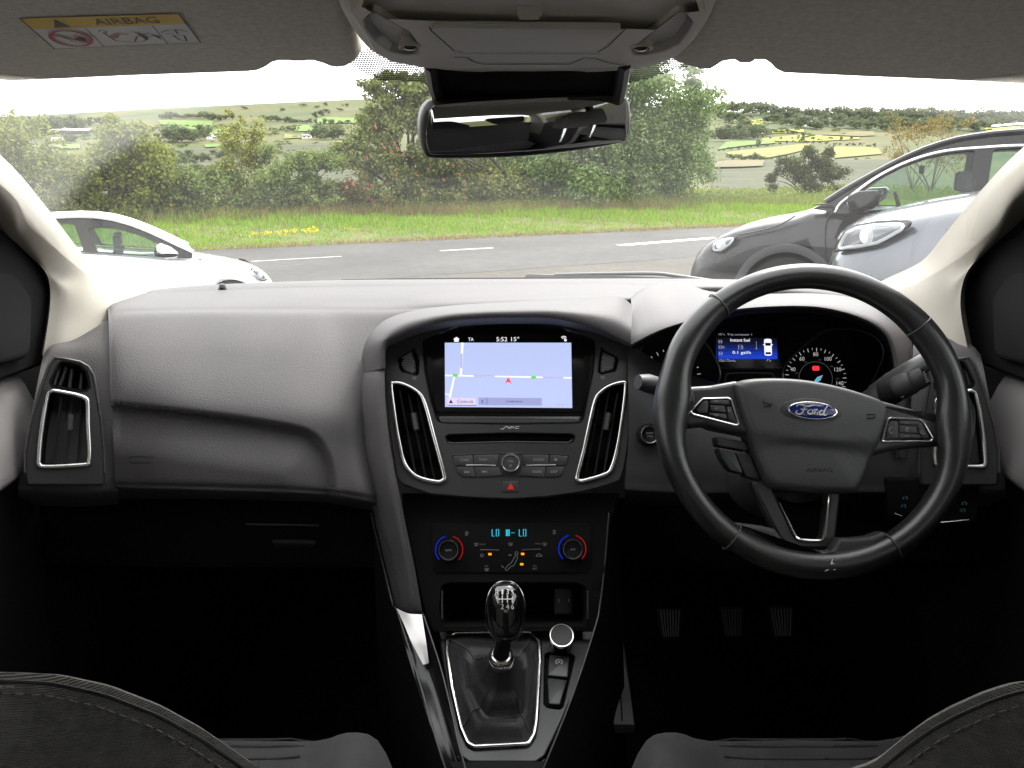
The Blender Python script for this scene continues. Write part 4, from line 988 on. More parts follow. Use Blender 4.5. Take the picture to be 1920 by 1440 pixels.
put_line(bm, st, [(.48, .3), (.52, .42), (.58, .4)], .022, .001); put_poly(bm, st, [(.44, .3), (.5, .3), (.5, .42)], .001); obj('red_symbol', bm, M['lab_red'], wl_)

# ---- overhead console
OC = Fr(at(980, 128, Y=.735), (1, 0, 0), (0, -.14, .022))
ot = thing('overhead_console', 'grey roof console with two reading lights above the mirror', 'roof console', tuple(OC.o))
oo = catmull([(612, -60), (632, 5), (655, 50), (690, 92), (745, 112), (830, 127), (960, 133.5), (1100, 132), (1200, 124), (1262, 108), (1298, 82), (1325, 48), (1345, 5), (1365, -60)], 4)
oo = [tuple(p) for p in oo]+[(1365, -150), (612, -150)]
bm = B(); prism(bm, OC, OC.hits(oo), -.05, .004, .010, 4); obj('surround', bm, M['conso'], ot)
inner = [(657, 14), (672, -5), (690, -60), (1300, -60), (1318, 5), (1322, 20), (1300, 60), (1282, 85), (1240, 104), (1160, 114), (960, 119), (800, 117), (730, 104), (700, 84), (680, 52)]
def o6(pts): return [(620+.38542*x, .38542*y) for x, y in pts]
pkL = o6([(170, 60), (215, 20), (260, 55), (380, 125), (425, 195), (428, 228), (360, 235), (290, 215), (225, 165), (180, 110)])
pkR = o6([(1475, 215), (1490, 190), (1590, 110), (1690, 30), (1720, 30), (1755, 75), (1740, 110), (1690, 180), (1620, 215), (1530, 235), (1480, 235)])
hb = OC.off(0, 0, .005)
bm = B(); panel(bm, hb, [(p[0]*1.0, p[1]) for p in ccw(fillet(hb.hits(inner), .006, 3))], [fillet(hb.hits(pkL), .006, 3), fillet(hb.hits(pkR), .006, 3)], .006, .002, w=.005); obj('bezel', bm, M['conso'], ot)
M['bulb'] = principled('lamp_lens', (.05, .05, .05), .15, coat=.5); M['satchrome'] = principled('lamp_reflector', (.32, .31, .3), .3, metal=.5)
for pk, bc in ((pkL, (769, 74)), (pkR, (1202, 76))):
    q = fillet(hb.hits(pk), .006, 3); bm = B(); bowl(bm, hb, q, [(-.0005, .0045), (.002, 0), (.008, -.01), (.013, -.014)]); lamp = obj('reading_light', bm, M['satchrome'], ot)
    bm = B(); c = hb.hit(*bc); lathe(bm, hb, [(.0062, -.013), (.006, .005), (.004, .007), (.001, .0075)], 16, c); obj('bulb', bm, M['bulb'], lamp)
    bm = B(); lathe(bm, hb, [(.0085, -.013), (.0085, .006), (.007, .0065), (.0066, .005)], 18, c, capend=False); obj('socket_ring', bm, M['conso'], lamp)
bm = B(); hh = hb.off(0, 0, .005); q = fillet(hh.hits(o6([(480, 115), (1420, 125), (1350, 185), (1310, 235), (620, 230), (560, 190)])), .004, 3); prism(bm, hh, q, -.002, .0025, .001); obj('glasses_flap', bm, M['conso'], ot)
bm = B(); q = [(810, 22), (800, 40), (835, 88), (870, 92)]; put_line(bm, hh, hh.hits(o6([(480, 110), (490, 130), (600, 228), (640, 232)])), .0012, .0027); put_line(bm, hh, hh.hits(o6([(1435, 120), (1350, 205), (1300, 235)])), .0012, .0027); put_line(bm, hh, hh.hits(o6([(600, 240), (1310, 243)])), .0009, .0027)
put_line(bm, hh, hh.hits(o6([(600, 275), (660, 275), (690, 295), (740, 310), (1160, 310), (1205, 292), (1230, 280), (1290, 282), (1340, 300), (1450, 318)])), .0012, .0005)
obj('shut_line', bm, M['seal'], ot)
for k in range(5):
    bm = B(); y = 28+13*k; dx = [8, 3, 0, 4, 12][k]; sweep(bm, [hh.p(*hh.hit(*p), .0008) for p in o6([(905+dx, y), (1020+[0, 8, 12, 6, -6][k], y)])], .0012, .0012, sides=6); obj('microphone_slat', bm, M['conso'], ot)

# ---- rear view mirror
mo = at(980, 232, Y=.80); yaw = R(10); MF = Fr(mo, (math.cos(yaw), math.sin(yaw), 0), (.14*math.sin(yaw), -.14*math.cos(yaw), 1))
mt = thing('rear_view_mirror', 'black interior mirror hanging under the roof console', 'mirror', tuple(mo))
def z2(pts): return [(600+.390625*x, .390625*y) for x, y in pts]
mo_px = catmull(z2([(500, 490), (560, 465), (800, 448), (1100, 435), (1300, 428), (1440, 430), (1475, 455), (1493, 500), (1497, 600), (1480, 660), (1440, 695), (1200, 735), (950, 762), (700, 770), (540, 768), (490, 740), (466, 650), (470, 550)]), 3, closed=True)
q = MF.hits([tuple(p) for p in mo_px]); bm = B(); prism(bm, MF, inset(q, .002), -.022, .008, .008, 4); dome(bm, MF.off(0, 0, -.022), inset(q, .004), [(1, 0), (.9, -.012), (.5, -.02), (.02, -.022)]); obj('housing', bm, M['plastic'], mt)
gp = catmull(z2([(515, 560), (530, 515), (580, 497), (800, 478), (1100, 462), (1300, 458), (1430, 460), (1455, 480), (1462, 560), (1460, 640), (1440, 668), (1380, 682), (1100, 712), (800, 732), (560, 738), (520, 720), (505, 650)]), 3, closed=True)
M['mirror'] = principled('mirror_glass', (.62, .63, .63), .01, metal=1)
bm = B(); prism(bm, MF, MF.hits([tuple(p) for p in gp]), .006, .0092, .0008, 2); obj('mirror_glass', bm, M['mirror'], mt)
bm = B(); rr = [[(797, 96, .70), (900, 100, .705), (1000, 100, .705), (1100, 100, .705), (1174, 96, .70)], [(808, 140, .75), (900, 145, .74), (1000, 146, .74), (1090, 145, .74), (1166, 140, .75)], [(824, 178, .79), (900, 176, .785), (1000, 172, .785), (1090, 168, .79), (1156, 172, .80)], [(840, 200, .82), (900, 200, .82), (1000, 195, .82), (1090, 190, .82), (1140, 190, .825)]]
pgrid(bm, rr, 4, 4); rr2 = [[(p[0], p[1], p[2]+.03) for p in r] for r in rr]; pgrid(bm, rr2, 4, 4); pgrid(bm, [rr[0], rr2[0]], 4, 2); pgrid(bm, [[r[0] for r in rr], [r[0] for r in rr2]], 4, 2); pgrid(bm, [[r[-1] for r in rr], [r[-1] for r in rr2]], 4, 2); obj('mount_cover', bm, M['black'], mt)
for pts in ([(806, 112, .71), (812, 150, .76), (822, 180, .80)], [(1172, 110, .71), (1166, 150, .76), (1160, 180, .81)]):
    bm = B(); sweep(bm, [at(p[0], p[1], Y=p[2]) for p in pts], .006, .01, sides=8); obj('cover_side', bm, M['plastic'], mt)

# ---- front doors (mirrored pair built from the same recipe)
def door(sg, label):
    t = thing('front_door', label, 'car door', (sg*.72, .4, .3)); Q = lambda x, y, z: (sg*x, y, z)
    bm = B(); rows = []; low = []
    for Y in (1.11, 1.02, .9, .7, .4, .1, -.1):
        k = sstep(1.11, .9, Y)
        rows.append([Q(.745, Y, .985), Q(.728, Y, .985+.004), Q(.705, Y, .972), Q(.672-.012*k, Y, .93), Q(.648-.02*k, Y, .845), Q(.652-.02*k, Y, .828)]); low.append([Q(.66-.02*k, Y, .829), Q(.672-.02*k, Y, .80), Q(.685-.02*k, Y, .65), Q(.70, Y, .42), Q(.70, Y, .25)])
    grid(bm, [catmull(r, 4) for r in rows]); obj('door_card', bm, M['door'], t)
    bm = B(); grid(bm, [catmull(r, 4) for r in low]); obj('door_lower_shaded', bm, M['black'], t)  # lower door in matt black, its shade put into the colour
    bm = B(); rows = []; sp = [Q(.67, .78, .80), Q(.64, .72, .805), Q(.63, .5, .80), Q(.635, .2, .78), Q(.66, 0, .77)]
    sweep(bm, [Vector(p) for p in catmull(sp, 5)], .03, .035, sides=10); obj('arm_rest', bm, M['plastic'], t)
    bm = B(); sweep(bm, [Vector(p) for p in catmull([Q(.655, .9, .90), Q(.635, .84, .86), Q(.63, .80, .80), Q(.64, .80, .72), Q(.665, .85, .66)], 5)], .016, .022, sides=10); obj('pull_handle', bm, M['black'], t)
    # window frame and mirror patch
    fr = Fr(Q(.66, 0, 0), (0, -1, 0) if sg > 0 else (0, 1, 0), (-.0*sg, 0, 1))
    s = lambda y, z: (-y if sg > 0 else y, z)
    outer = [s(1.24, .95), s(1.25, 1.05), s(1.13, 1.15), s(.93, 1.262), s(.66, 1.34), s(.3, 1.345), s(-.15, 1.345), s(-.15, .96)]
    hole = [s(.91, 1.0), s(.90, 1.085), s(.82, 1.19), s(.62, 1.262), s(.3, 1.29), s(-.08, 1.29), s(-.08, .995)]
    bm = B(); panel(bm, fr, fillet(outer, .03, 4), [fillet(hole, .03, 4)], .05, .006)
    for v in bm.verts: v.co.x -= sg*max(0, (v.co.z-1.0))**1.5*.42
    obj('window_frame', bm, M['black'], t)
    bm = B(); sweep(bm, [Q(.672, .915, .993), Q(.672, .6, .987), Q(.672, .3, .985), Q(.672, -.1, .985)], .008, .007, sides=8); obj('window_seal', bm, M['ledge'], t)
    # mirror patch panel with rounded rear edge
    pf = fr.off(0, 0, .004); bm = B(); mp = fillet([s(1.09, .972), s(1.115, 1.05), s(1.06, 1.115), s(.97, 1.12), s(.925, 1.10), s(.915, .985)], .022, 4)
    prism(bm, pf, mp, -.01, .010, .008, 3); obj('mirror_patch', bm, M['black'], t)
    bm = B(); put_line(bm, pf, [s(.93, .998), s(.96, .992), s(.985, .996)], .0012, .0104); obj('patch_edge', bm, M['ledge'], mo_ := None) if False else bm.free()
    # glass
    bm = B(); rows = []
    for z in np.linspace(.96, 1.33, 7): rows.append([Q(.70-max(0, (z-1.0))**1.5*.42, y, z) for y in np.linspace(1.1-max(0, z-1.05)*1.9, -.12, 9)])
    grid(bm, rows); obj('side_window', bm, M['cabglass'], t)
    # outside mirror beyond the glass
    f2 = Fr(Q(.86, 1.07, 1.04), (1, 0, 0), (0, 0, 1)); bm = B(); mpx = fillet([(-.10, -.07), (.10, -.075), (.12, .05), (.06, .085), (-.08, .08)], .035, 5)
    prism(bm, f2, mpx, -.09, 0, .02, 4); mh = obj('outside_mirror', bm, M['gloss'], t)
    bm = B(); prism(bm, f2, inset(mpx, .012), 0, .003, .001); obj('mirror_glass', bm, M['darkpane'], mh)
    bm = B(); sweep(bm, [Q(.70, 1.09, .985), Q(.78, 1.1, .985)], .03, .02, sides=8); obj('mirror_arm', bm, M['gloss'], mh)
    return t
M['dimglass'] = glass('dimming_rear_glass', (.5, .52, .52), .03)  # rear window tint added to darken what the mirror reflects
M['cabglass'] = glass('tinted_side_glass', (.78, .8, .79), .03)
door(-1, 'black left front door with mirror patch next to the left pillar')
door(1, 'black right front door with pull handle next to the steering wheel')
# rear doors and rear window
for sg in (-1, 1):
    t = thing('rear_door', 'black rear door on the %s side behind the camera' % ('left' if sg < 0 else 'right'), 'car door', (sg*.72, -.6, .3))
    bm = B(); grid(bm, [[(sg*.70, y, z) for y in np.linspace(-.1, -1.5, 8)] for z in np.linspace(.2, .97, 6)]); obj('door_card', bm, M['dash'], t)
    bm = B(); grid(bm, [[(sg*(.70-max(0, z-1.0)**1.5*.42), y, z) for y in np.linspace(-.2, -1.25, 6)] for z in np.linspace(.96, 1.33, 5)]); obj('side_window', bm, M['dimglass'], t)
t = thing('tailgate', 'dark tailgate with tinted window behind the rear bench', 'tailgate', (0, -1.5, .95))
bm = B(); grid(bm, [[(x, -1.5, z) for x in np.linspace(-.62, .62, 6)] for z in np.linspace(.95, 1.3, 4)]); obj('rear_window', bm, M['dimglass'], t)
bm = B(); sweep(bm, [Vector((x, -1.49, .96)) for x in np.linspace(-.7, .7, 5)], .03, .03, sides=8); obj('sill', bm, M['plastic'], t)

# ---- front seats
def seat(sg, shoulder, cush, label):
    t = thing('front_seat', label, 'car seat', (sg*.36, .6, .2))
    BF = Fr(at(235, 1300, Y=.40) if sg < 0 else at(1700, 1300, Y=.40), (1, 0, 0), (0, -.26, .966)); BF = Fr((0, BF.o.y, BF.o.z), BF.u, BF.v)
    q = BF.hits(shoulder); 
    # close the outline: mirror the shoulder about the seat centre, run down to the cushion
    q = sorted(q, key=lambda p: -sg*p[0]) if False else q
    c = sg*.36; other = [(2*c-p[0], p[1]) for p in q]
    top = sorted(q+other, key=lambda p: p[0])
    zl = -.38
    out = [(c-.235, zl), (c-.245, -.12)]+[p for p in top]+[(c+.245, -.12), (c+.235, zl)]
    out = [(float(a), float(b)) for a, b in out]; out = fillet(out, .05, 4)
    bm = B(); rows = [[BF.p(u, v, w_) for u, v in (inset(out, d_) if d_ else ccw(out))] for d_, w_ in ((.03, -.012), (.008, -.01), (0, -.003), (.0015, .004), (.006, .012), (.014, .024), (.026, .042), (.045, .06), (.07, .07))]
    V = grid(bm, rows, closed_u=True); cap(bm, V[0], flip=True); cap(bm, V[-1]); bk = obj('backrest', bm, M['fabric'], t)
    # seam with stitches just inside the edge
    ins = inset(out, .0012); ins = [p for p in ccw(ins) if p[1] > -.14]; ins = sorted(ins, key=lambda p: p[0])
    bm = B(); sweep(bm, [BF.p(u, v, .0022) for u, v in ins], .0014, .0012, sides=6, up=BF.n); obj('seam', bm, M['seal'], bk)
    dn = catmull([np.array(p) for p in ins], 10); L = 0; nxt = 0; bm = B()
    for a, b in zip(dn[:-1], dn[1:]):
        l = np.linalg.norm(b-a); L += l
        if L > nxt:
            nxt = L+.0064; d = (b-a)/l; n_ = np.array((-d[1], d[0])); p0 = a-n_*.0020; 
            sweep(bm, [BF.p(*(p0-d*.0020), .0084), BF.p(*(p0+d*.0020), .0084)], .0007, .0007, sides=5, up=BF.n)
    obj('stitches', bm, M['stitch'], bk, kind='stuff')
    # front side of the backrest: bolsters
    HF = BF.off(c, .12, .045); bm = B()
    prism(bm, HF.off(0, .10, 0), fillet([(-.105, -.04), (.105, -.04), (.095, .1), (-.095, .1)], .045, 6), -.05, .05, .035, 4); obj('headrest', bm, M['fabric'], t)
    for k in (-.06, .06):
        bm = B(); sweep(bm, [HF.p(k, -.07, 0), HF.p(k, .06, 0)], .007, sides=10); obj('headrest_post', bm, M['chrome'], t)
    # cushion
    cq = [at(p[0], p[1], z=p[2]) for p in cush]
    bm = B(); rows = []
    for x, zs in ((-.245, -.13), (-.24, -.03), (-.215, .022), (-.17, .018), (-.12, -.004), (0, -.008), (.12, -.004), (.17, .018), (.215, .022), (.24, -.03), (.245, -.13)):
        tap = 1-.0*abs(x); r_ = []
        for y, zz in ((.42, 0), (.55, -.004), (.7, .0), (.80, .008), (.88, .012), (.925, .0), (.945, -.03), (.95, -.07), (.93, -.15)):
            y2 = y-(.055*(abs(x)/.24)**3 if y > .7 else 0)
            r_.append((c+x*(1-.10*sstep(.6, .95, y)), y2, .512+zs*(1 if y < .93 else .6)+zz))
        rows.append(r_)
    dense = [catmull(r_, 3) for r_ in rows]; dense = [catmull([r_[j] for r_ in dense], 3) for j in range(len(dense[0]))]
    grid(bm, dense); cu = obj('cushion', bm, M['fabric2'], t)
    def top_at(x, y):
        best = min((p for r_ in dense for p in r_), key=lambda p: (p[0]-x)**2+(p[1]-y)**2+(0 if p[2] > .44 else 9)); return best[2]
    for sx in (-1, 1):
        bm = B(); sweep(bm, [Vector((c+sx*(.125-.012*k), .5+.06*k, top_at(c+sx*(.125-.012*k), .5+.06*k)+.001)) for k in range(8)], .0018, sides=6); obj('seam', bm, M['rubber'], cu)
    for k in range(7):
        y = .925-.026*k; bm = B(); xs = np.linspace(c-.10, c+.10, 9)
        sweep(bm, [Vector((x, y, top_at(x, y)+.0012)) for x in xs], .0012, sides=5); obj('rib', bm, M['ledge'], cu)
    bm = B(); box(bm, Fr((c, .68, .2), (1, 0, 0), (0, 1, 0)), -.2, .2, -.22, .2, 0, .2); obj('seat_base', bm, M['black'], t)
    return t
seat(-1, [(470, 1440), (440, 1419), (380, 1378), (300, 1334), (200, 1295), (100, 1273), (0, 1268)], [(380, 1335, .52)], 'charcoal fabric front seat at the lower left corner')
seat(1, [(1640, 1440), (1665, 1420), (1700, 1391), (1740, 1362), (1785, 1337), (1850, 1308), (1920, 1285)], [(1480, 1330, .52)], 'charcoal fabric front seat at the lower right behind the steering wheel')
# ---- rear bench
t = thing('rear_bench', 'dark rear bench seat below the camera', 'car seat', (0, -.9, .2))
bm = B(); fr = Fr((0, -.75, .2), (1, 0, 0), (0, 1, 0)); prism(bm, fr, fillet([(-.6, -.25), (.6, -.25), (.6, .25), (-.6, .25)], .06), 0, .3, .05, 4); obj('cushion', bm, M['fabric2'], t)
bm = B(); fr = Fr((0, -.92, .45), (1, 0, 0), (0, -.25, 1)); prism(bm, fr, fillet([(-.6, 0), (.6, 0), (.53, .62), (-.53, .62)], .1), -.05, .1, .05, 4); obj('backrest', bm, M['fabric2'], t)
for x in (-.36, 0, .36):
    bm = B(); prism(bm, Fr((x, -1.08, 1.07), (1, 0, 0), (0, -.2, 1)), fillet([(-.13, -.02), (.13, -.02), (.11, .17), (-.11, .17)], .05, 5), -.04, .05, .035, 4); obj('headrest', bm, M['fabric'], t)
# ================================================================== DASHBOARD
dt = thing('dashboard', 'black soft touch dashboard running the full width under the windscreen', 'dashboard', (0, 1.3, .85))
# ---- top pad from the glass to the front crease
T = [
 [(250, 560, 1.47), (345, 552, 1.52), (460, 545, 1.54), (585, 540, 1.56), (700, 538, 1.57), (830, 536, 1.58), (955, 535, 1.58), (1080, 535, 1.58), (1200, 535, 1.58), (1330, 536, 1.57), (1450, 538, 1.56), (1580, 546, 1.54), (1700, 562, 1.47)],
 [(240, 549, 1.40), (350, 537, 1.44), (460, 531, 1.46), (585, 526.5, 1.48), (700, 524.5, 1.49), (830, 523.5, 1.5), (955, 523, 1.5), (1080, 522.5, 1.5), (1200, 522, 1.5), (1330, 523, 1.49), (1450, 526, 1.48), (1580, 533, 1.46), (1700, 549, 1.40)],
 [(235, 556, 1.35), (345, 546, 1.38), (455, 541, 1.39), (582, 537, 1.40), (700, 535, 1.41), (830, 534, 1.41), (955, 533, 1.41), (1080, 532, 1.41), (1200, 531, 1.41), (1330, 533, 1.41), (1450, 536, 1.40), (1580, 543, 1.38), (1700, 556, 1.35)],
 [(222, 590, 1.27), (335, 585, 1.29), (450, 583, 1.30), (580, 582, 1.30), (700, 582, 1.30), (830, 580, 1.30), (955, 576, 1.30), (1080, 572, 1.30), (1183, 566, 1.31), (1300, 540, 1.385), (1450, 542, 1.37), (1580, 552, 1.35), (1700, 575, 1.25)],
 [(215, 610, 1.27), (330, 600, 1.29), (450, 600, 1.30), (580, 600, 1.30), (700, 600, 1.30), (830, 600, 1.30), (955, 600, 1.30), (1080, 600, 1.30), (1183, 590, 1.31), (1300, 552, 1.385), (1450, 556, 1.365), (1580, 570, 1.335), (1700, 600, 1.22)]]
bm = B(); pgrid(bm, T, 6, 7); top = obj('top_pad', bm, M['dash'], dt)
# ---- passenger face with the stepped ledge
LED = catmull([(180, 758), (300, 770), (430, 786), (520, 800), (572, 812), (598, 832), (614, 862), (622, 900), (626, 960)], 10)
LED = np.array([(float(p[0]), float(p[1])) for p in LED])
def ledsd(px, py):
    d = np.hypot(LED[:, 0]-px, LED[:, 1]-py); i = int(np.argmin(d)); j = min(i+1, len(LED)-1); k = max(i-1, 0)
    t = LED[j]-LED[k]; q = np.array((px, py))-LED[i]; cr = t[0]*q[1]-t[1]*q[0]
    return float(d[i])*(1 if cr > 0 else -1)       # + below / inside the lower pad
def step(px, py):
    s = ledsd(px, py); fade = sstep(195, 230, px)
    return fade*(.018*sstep(-13, 12, s)-.018*sstep(8, 95, s))
FACE = [
 [(200, 562, 1.36), (222, 553, 1.36), (335, 547.5, 1.365), (450, 542.5, 1.375), (580, 539, 1.38), (640, 538, 1.38), (745, 536.5, 1.38), (830, 535, 1.38), (1000, 533, 1.38), (1215, 532, 1.415)],
 [(201, 570, 1.285), (224, 563, 1.29), (335, 560, 1.3), (450, 557, 1.31), (580, 555, 1.31), (640, 554, 1.31), (745, 553, 1.31), (830, 549, 1.31), (1000, 545, 1.31), (1215, 541, 1.36)],
 [(202, 580, 1.225), (226, 574, 1.23), (335, 571, 1.253), (450, 569, 1.262), (580, 568, 1.265), (640, 568, 1.265), (745, 567, 1.265), (830, 562, 1.25), (1000, 556, 1.25), (1215, 550, 1.31)],
 [(203, 592, 1.182), (229, 584, 1.2), (335, 580, 1.224), (450, 579, 1.232), (580, 579, 1.236), (640, 579, 1.236), (745, 579, 1.236), (830, 574, 1.22), (1000, 566, 1.21), (1215, 560, 1.27)],
 [(204, 612, 1.15), (232, 602, 1.165), (335, 597, 1.185), (450, 597, 1.192), (580, 598, 1.198), (642, 599, 1.205), (740, 600, 1.21), (830, 592, 1.22), (1000, 590, 1.22), (1215, 590, 1.29)],
 [(205, 665, 1.108), (235, 660, 1.11), (335, 660, 1.118), (450, 660, 1.125), (570, 665, 1.132), (640, 670, 1.145), (725, 680, 1.17), (830, 680, 1.3), (1000, 680, 1.32), (1215, 680, 1.35)],
 [(207, 745, 1.065), (240, 745, 1.06), (335, 752, 1.052), (450, 760, 1.055), (560, 765, 1.062), (640, 770, 1.085), (702, 780, 1.125), (830, 780, 1.3), (1000, 780, 1.32), (1215, 780, 1.35)],
 [(212, 820, 1.05), (245, 825, 1.045), (335, 828, 1.036), (450, 830, 1.037), (560, 832, 1.042), (640, 840, 1.066), (705, 850, 1.105), (830, 850, 1.3), (1000, 850, 1.32), (1215, 850, 1.35)],
 [(216, 885, 1.045), (250, 888, 1.04), (335, 890, 1.028), (450, 893, 1.028), (560, 897, 1.032), (640, 905, 1.05), (712, 915, 1.08), (830, 915, 1.3), (1000, 915, 1.32), (1215, 915, 1.35)],
 [(216, 906, 1.046), (250, 908, 1.042), (335, 910, 1.03), (450, 913, 1.03), (560, 917, 1.034), (640, 924, 1.05), (718, 935, 1.08), (830, 935, 1.3), (1000, 935, 1.32), (1215, 935, 1.35)],
 [(216, 918, 1.06), (250, 920, 1.056), (335, 922, 1.045), (450, 926, 1.045), (560, 930, 1.05), (640, 936, 1.065), (722, 948, 1.09), (830, 948, 1.3), (1000, 948, 1.32), (1215, 948, 1.35)],
 [(216, 930, 1.14), (250, 932, 1.15), (335, 935, 1.16), (450, 938, 1.16), (560, 942, 1.16), (640, 948, 1.16), (725, 960, 1.16), (830, 960, 1.3), (1000, 960, 1.32), (1215, 960, 1.35)]]
bm = B(); pgrid(bm, FACE, 22, 26, fn=step); face = obj('face_pad', bm, M['dash'], dt)
bm = B(); sweep(bm, [at(p[0], p[1], Y=1.0315-.0002*(p[1]-856)) for p in [(243, 862), (244, 858), (250, 856), (284, 857), (288, 859)]], .0006, sides=6); sweep(bm, [at(p[0], p[1], Y=1.0300) for p in [(243, 864), (246, 868), (284, 868)]], .0006, sides=6); obj('airbag_emboss', bm, M['black'], face)
# ---- left end: from the pad to the door
END = [[(82, 664, 1.115), (100, 646, 1.13), (140, 636, 1.15), (205, 598, 1.185)], [(76, 690, 1.09), (98, 672, 1.105), (150, 665, 1.115), (208, 662, 1.115)], [(62, 760, 1.055), (90, 760, 1.065), (150, 762, 1.07), (211, 760, 1.066)],
       [(46, 840, 1.03), (80, 845, 1.04), (150, 848, 1.045), (216, 840, 1.056)], [(36, 900, 1.02), (75, 905, 1.028), (150, 908, 1.034), (222, 905, 1.052)], [(34, 925, 1.03), (75, 928, 1.04), (150, 930, 1.045), (222, 928, 1.065)], [(34, 945, 1.1), (75, 948, 1.1), (150, 950, 1.1), (222, 945, 1.13)]]
def mir(rows): return [[(1920-p[0],)+tuple(p[1:]) for p in r] for r in rows]
bm = B(); pgrid(bm, END, 6, 6); obj('end_panel', bm, M['dash'], dt)
bm = B(); pgrid(bm, mir(END), 6, 6); obj('end_panel', bm, M['dash'], dt)
# ---- underside and glove box
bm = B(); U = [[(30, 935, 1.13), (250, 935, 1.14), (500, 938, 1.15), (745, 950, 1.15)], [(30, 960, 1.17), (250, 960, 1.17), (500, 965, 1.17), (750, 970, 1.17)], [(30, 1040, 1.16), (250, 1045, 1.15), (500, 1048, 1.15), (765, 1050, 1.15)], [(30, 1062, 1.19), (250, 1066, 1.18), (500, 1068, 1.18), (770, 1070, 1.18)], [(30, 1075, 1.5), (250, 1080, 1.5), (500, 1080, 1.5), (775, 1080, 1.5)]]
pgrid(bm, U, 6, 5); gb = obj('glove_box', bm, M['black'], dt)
bm = B(); sweep(bm, [at(462, 982.5, Y=1.155), at(530, 983.5, Y=1.15), at(598, 985, Y=1.15)], .0022, .0015, sides=8); obj('handle', bm, M['ledge'], gb)
bm = B(); q = [[(510, 1012, 1.148), (560, 1012, 1.147), (592, 1013, 1.148)], [(512, 1019, 1.146), (560, 1019, 1.145), (592, 1020, 1.146)], [(516, 1027, 1.15), (560, 1027, 1.149), (590, 1028, 1.15)]]; pgrid(bm, q, 3, 3); obj('latch', bm, M['plastic'], gb)
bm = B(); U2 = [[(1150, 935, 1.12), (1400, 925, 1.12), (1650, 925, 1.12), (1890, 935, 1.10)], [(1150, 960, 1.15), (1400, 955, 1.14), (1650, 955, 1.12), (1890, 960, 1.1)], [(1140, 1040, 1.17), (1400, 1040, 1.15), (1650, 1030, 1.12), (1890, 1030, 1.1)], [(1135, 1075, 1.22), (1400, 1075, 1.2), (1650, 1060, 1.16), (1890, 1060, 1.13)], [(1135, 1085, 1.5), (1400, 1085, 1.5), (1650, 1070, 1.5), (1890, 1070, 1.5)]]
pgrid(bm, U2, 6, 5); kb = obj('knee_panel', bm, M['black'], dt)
# airbag emboss on the passenger pad
# ---- side air vents (left, and the same again mirrored)
def d4(pts): return [(.19449*x, 660+.19444*y) for x, y in pts]
def sm(pts, n=4): return [tuple(float(c) for c in a) for a in catmull([np.array(p) for p in ccw(pts)], n, closed=True)]
def vent_core(parent, fr, chrome, slats, tab, depth=.04, wch=.0028, nt=None, horizontal=()):
    q = sm(fr.hits(chrome)); v = B(); 
    bowl(v, fr, q, [(0, .001), (.0015, -.006), (.003, -.018), (.004, -depth)]); av = obj('air_vent', v, M['black'], parent)
    v = B(); n = len(q); sweep(v, [fr.p(a, b, .0022) for a, b in ccw(q)], wch, .0022, closed=True, sides=10, up=fr.n); obj('chrome_frame', v, M['chrome'], av)
    for a, b in slats:
        p0, p1 = fr.hit(*a), fr.hit(*b); v = B(); sweep(v, [fr.p(*p0, -.012), fr.p(*p1, -.012)], .0011, .0085, sides=8, up=fr.n); obj('slat', v, M['satin'], av)
    for a, b in horizontal:
        p0, p1 = fr.hit(*a), fr.hit(*b); v = B(); sweep(v, [fr.p(*p0, -.028), fr.p(*p1, -.028)], .0012, .006, sides=6, up=fr.n); obj('cross_slat', v, M['black'], av)
    p0, p1 = fr.hit(*tab[0]), fr.hit(*tab[1]); v = B(); m_ = [(p0[0]+(p1[0]-p0[0])*k/4, p0[1]+(p1[1]-p0[1])*k/4) for k in range(5)]
    sweep(v, [fr.p(a, b, -.002) for a, b in m_], [.0040]*5, .0065, sides=10, up=fr.n); obj('tab', v, M['ledge'], av)
    return av
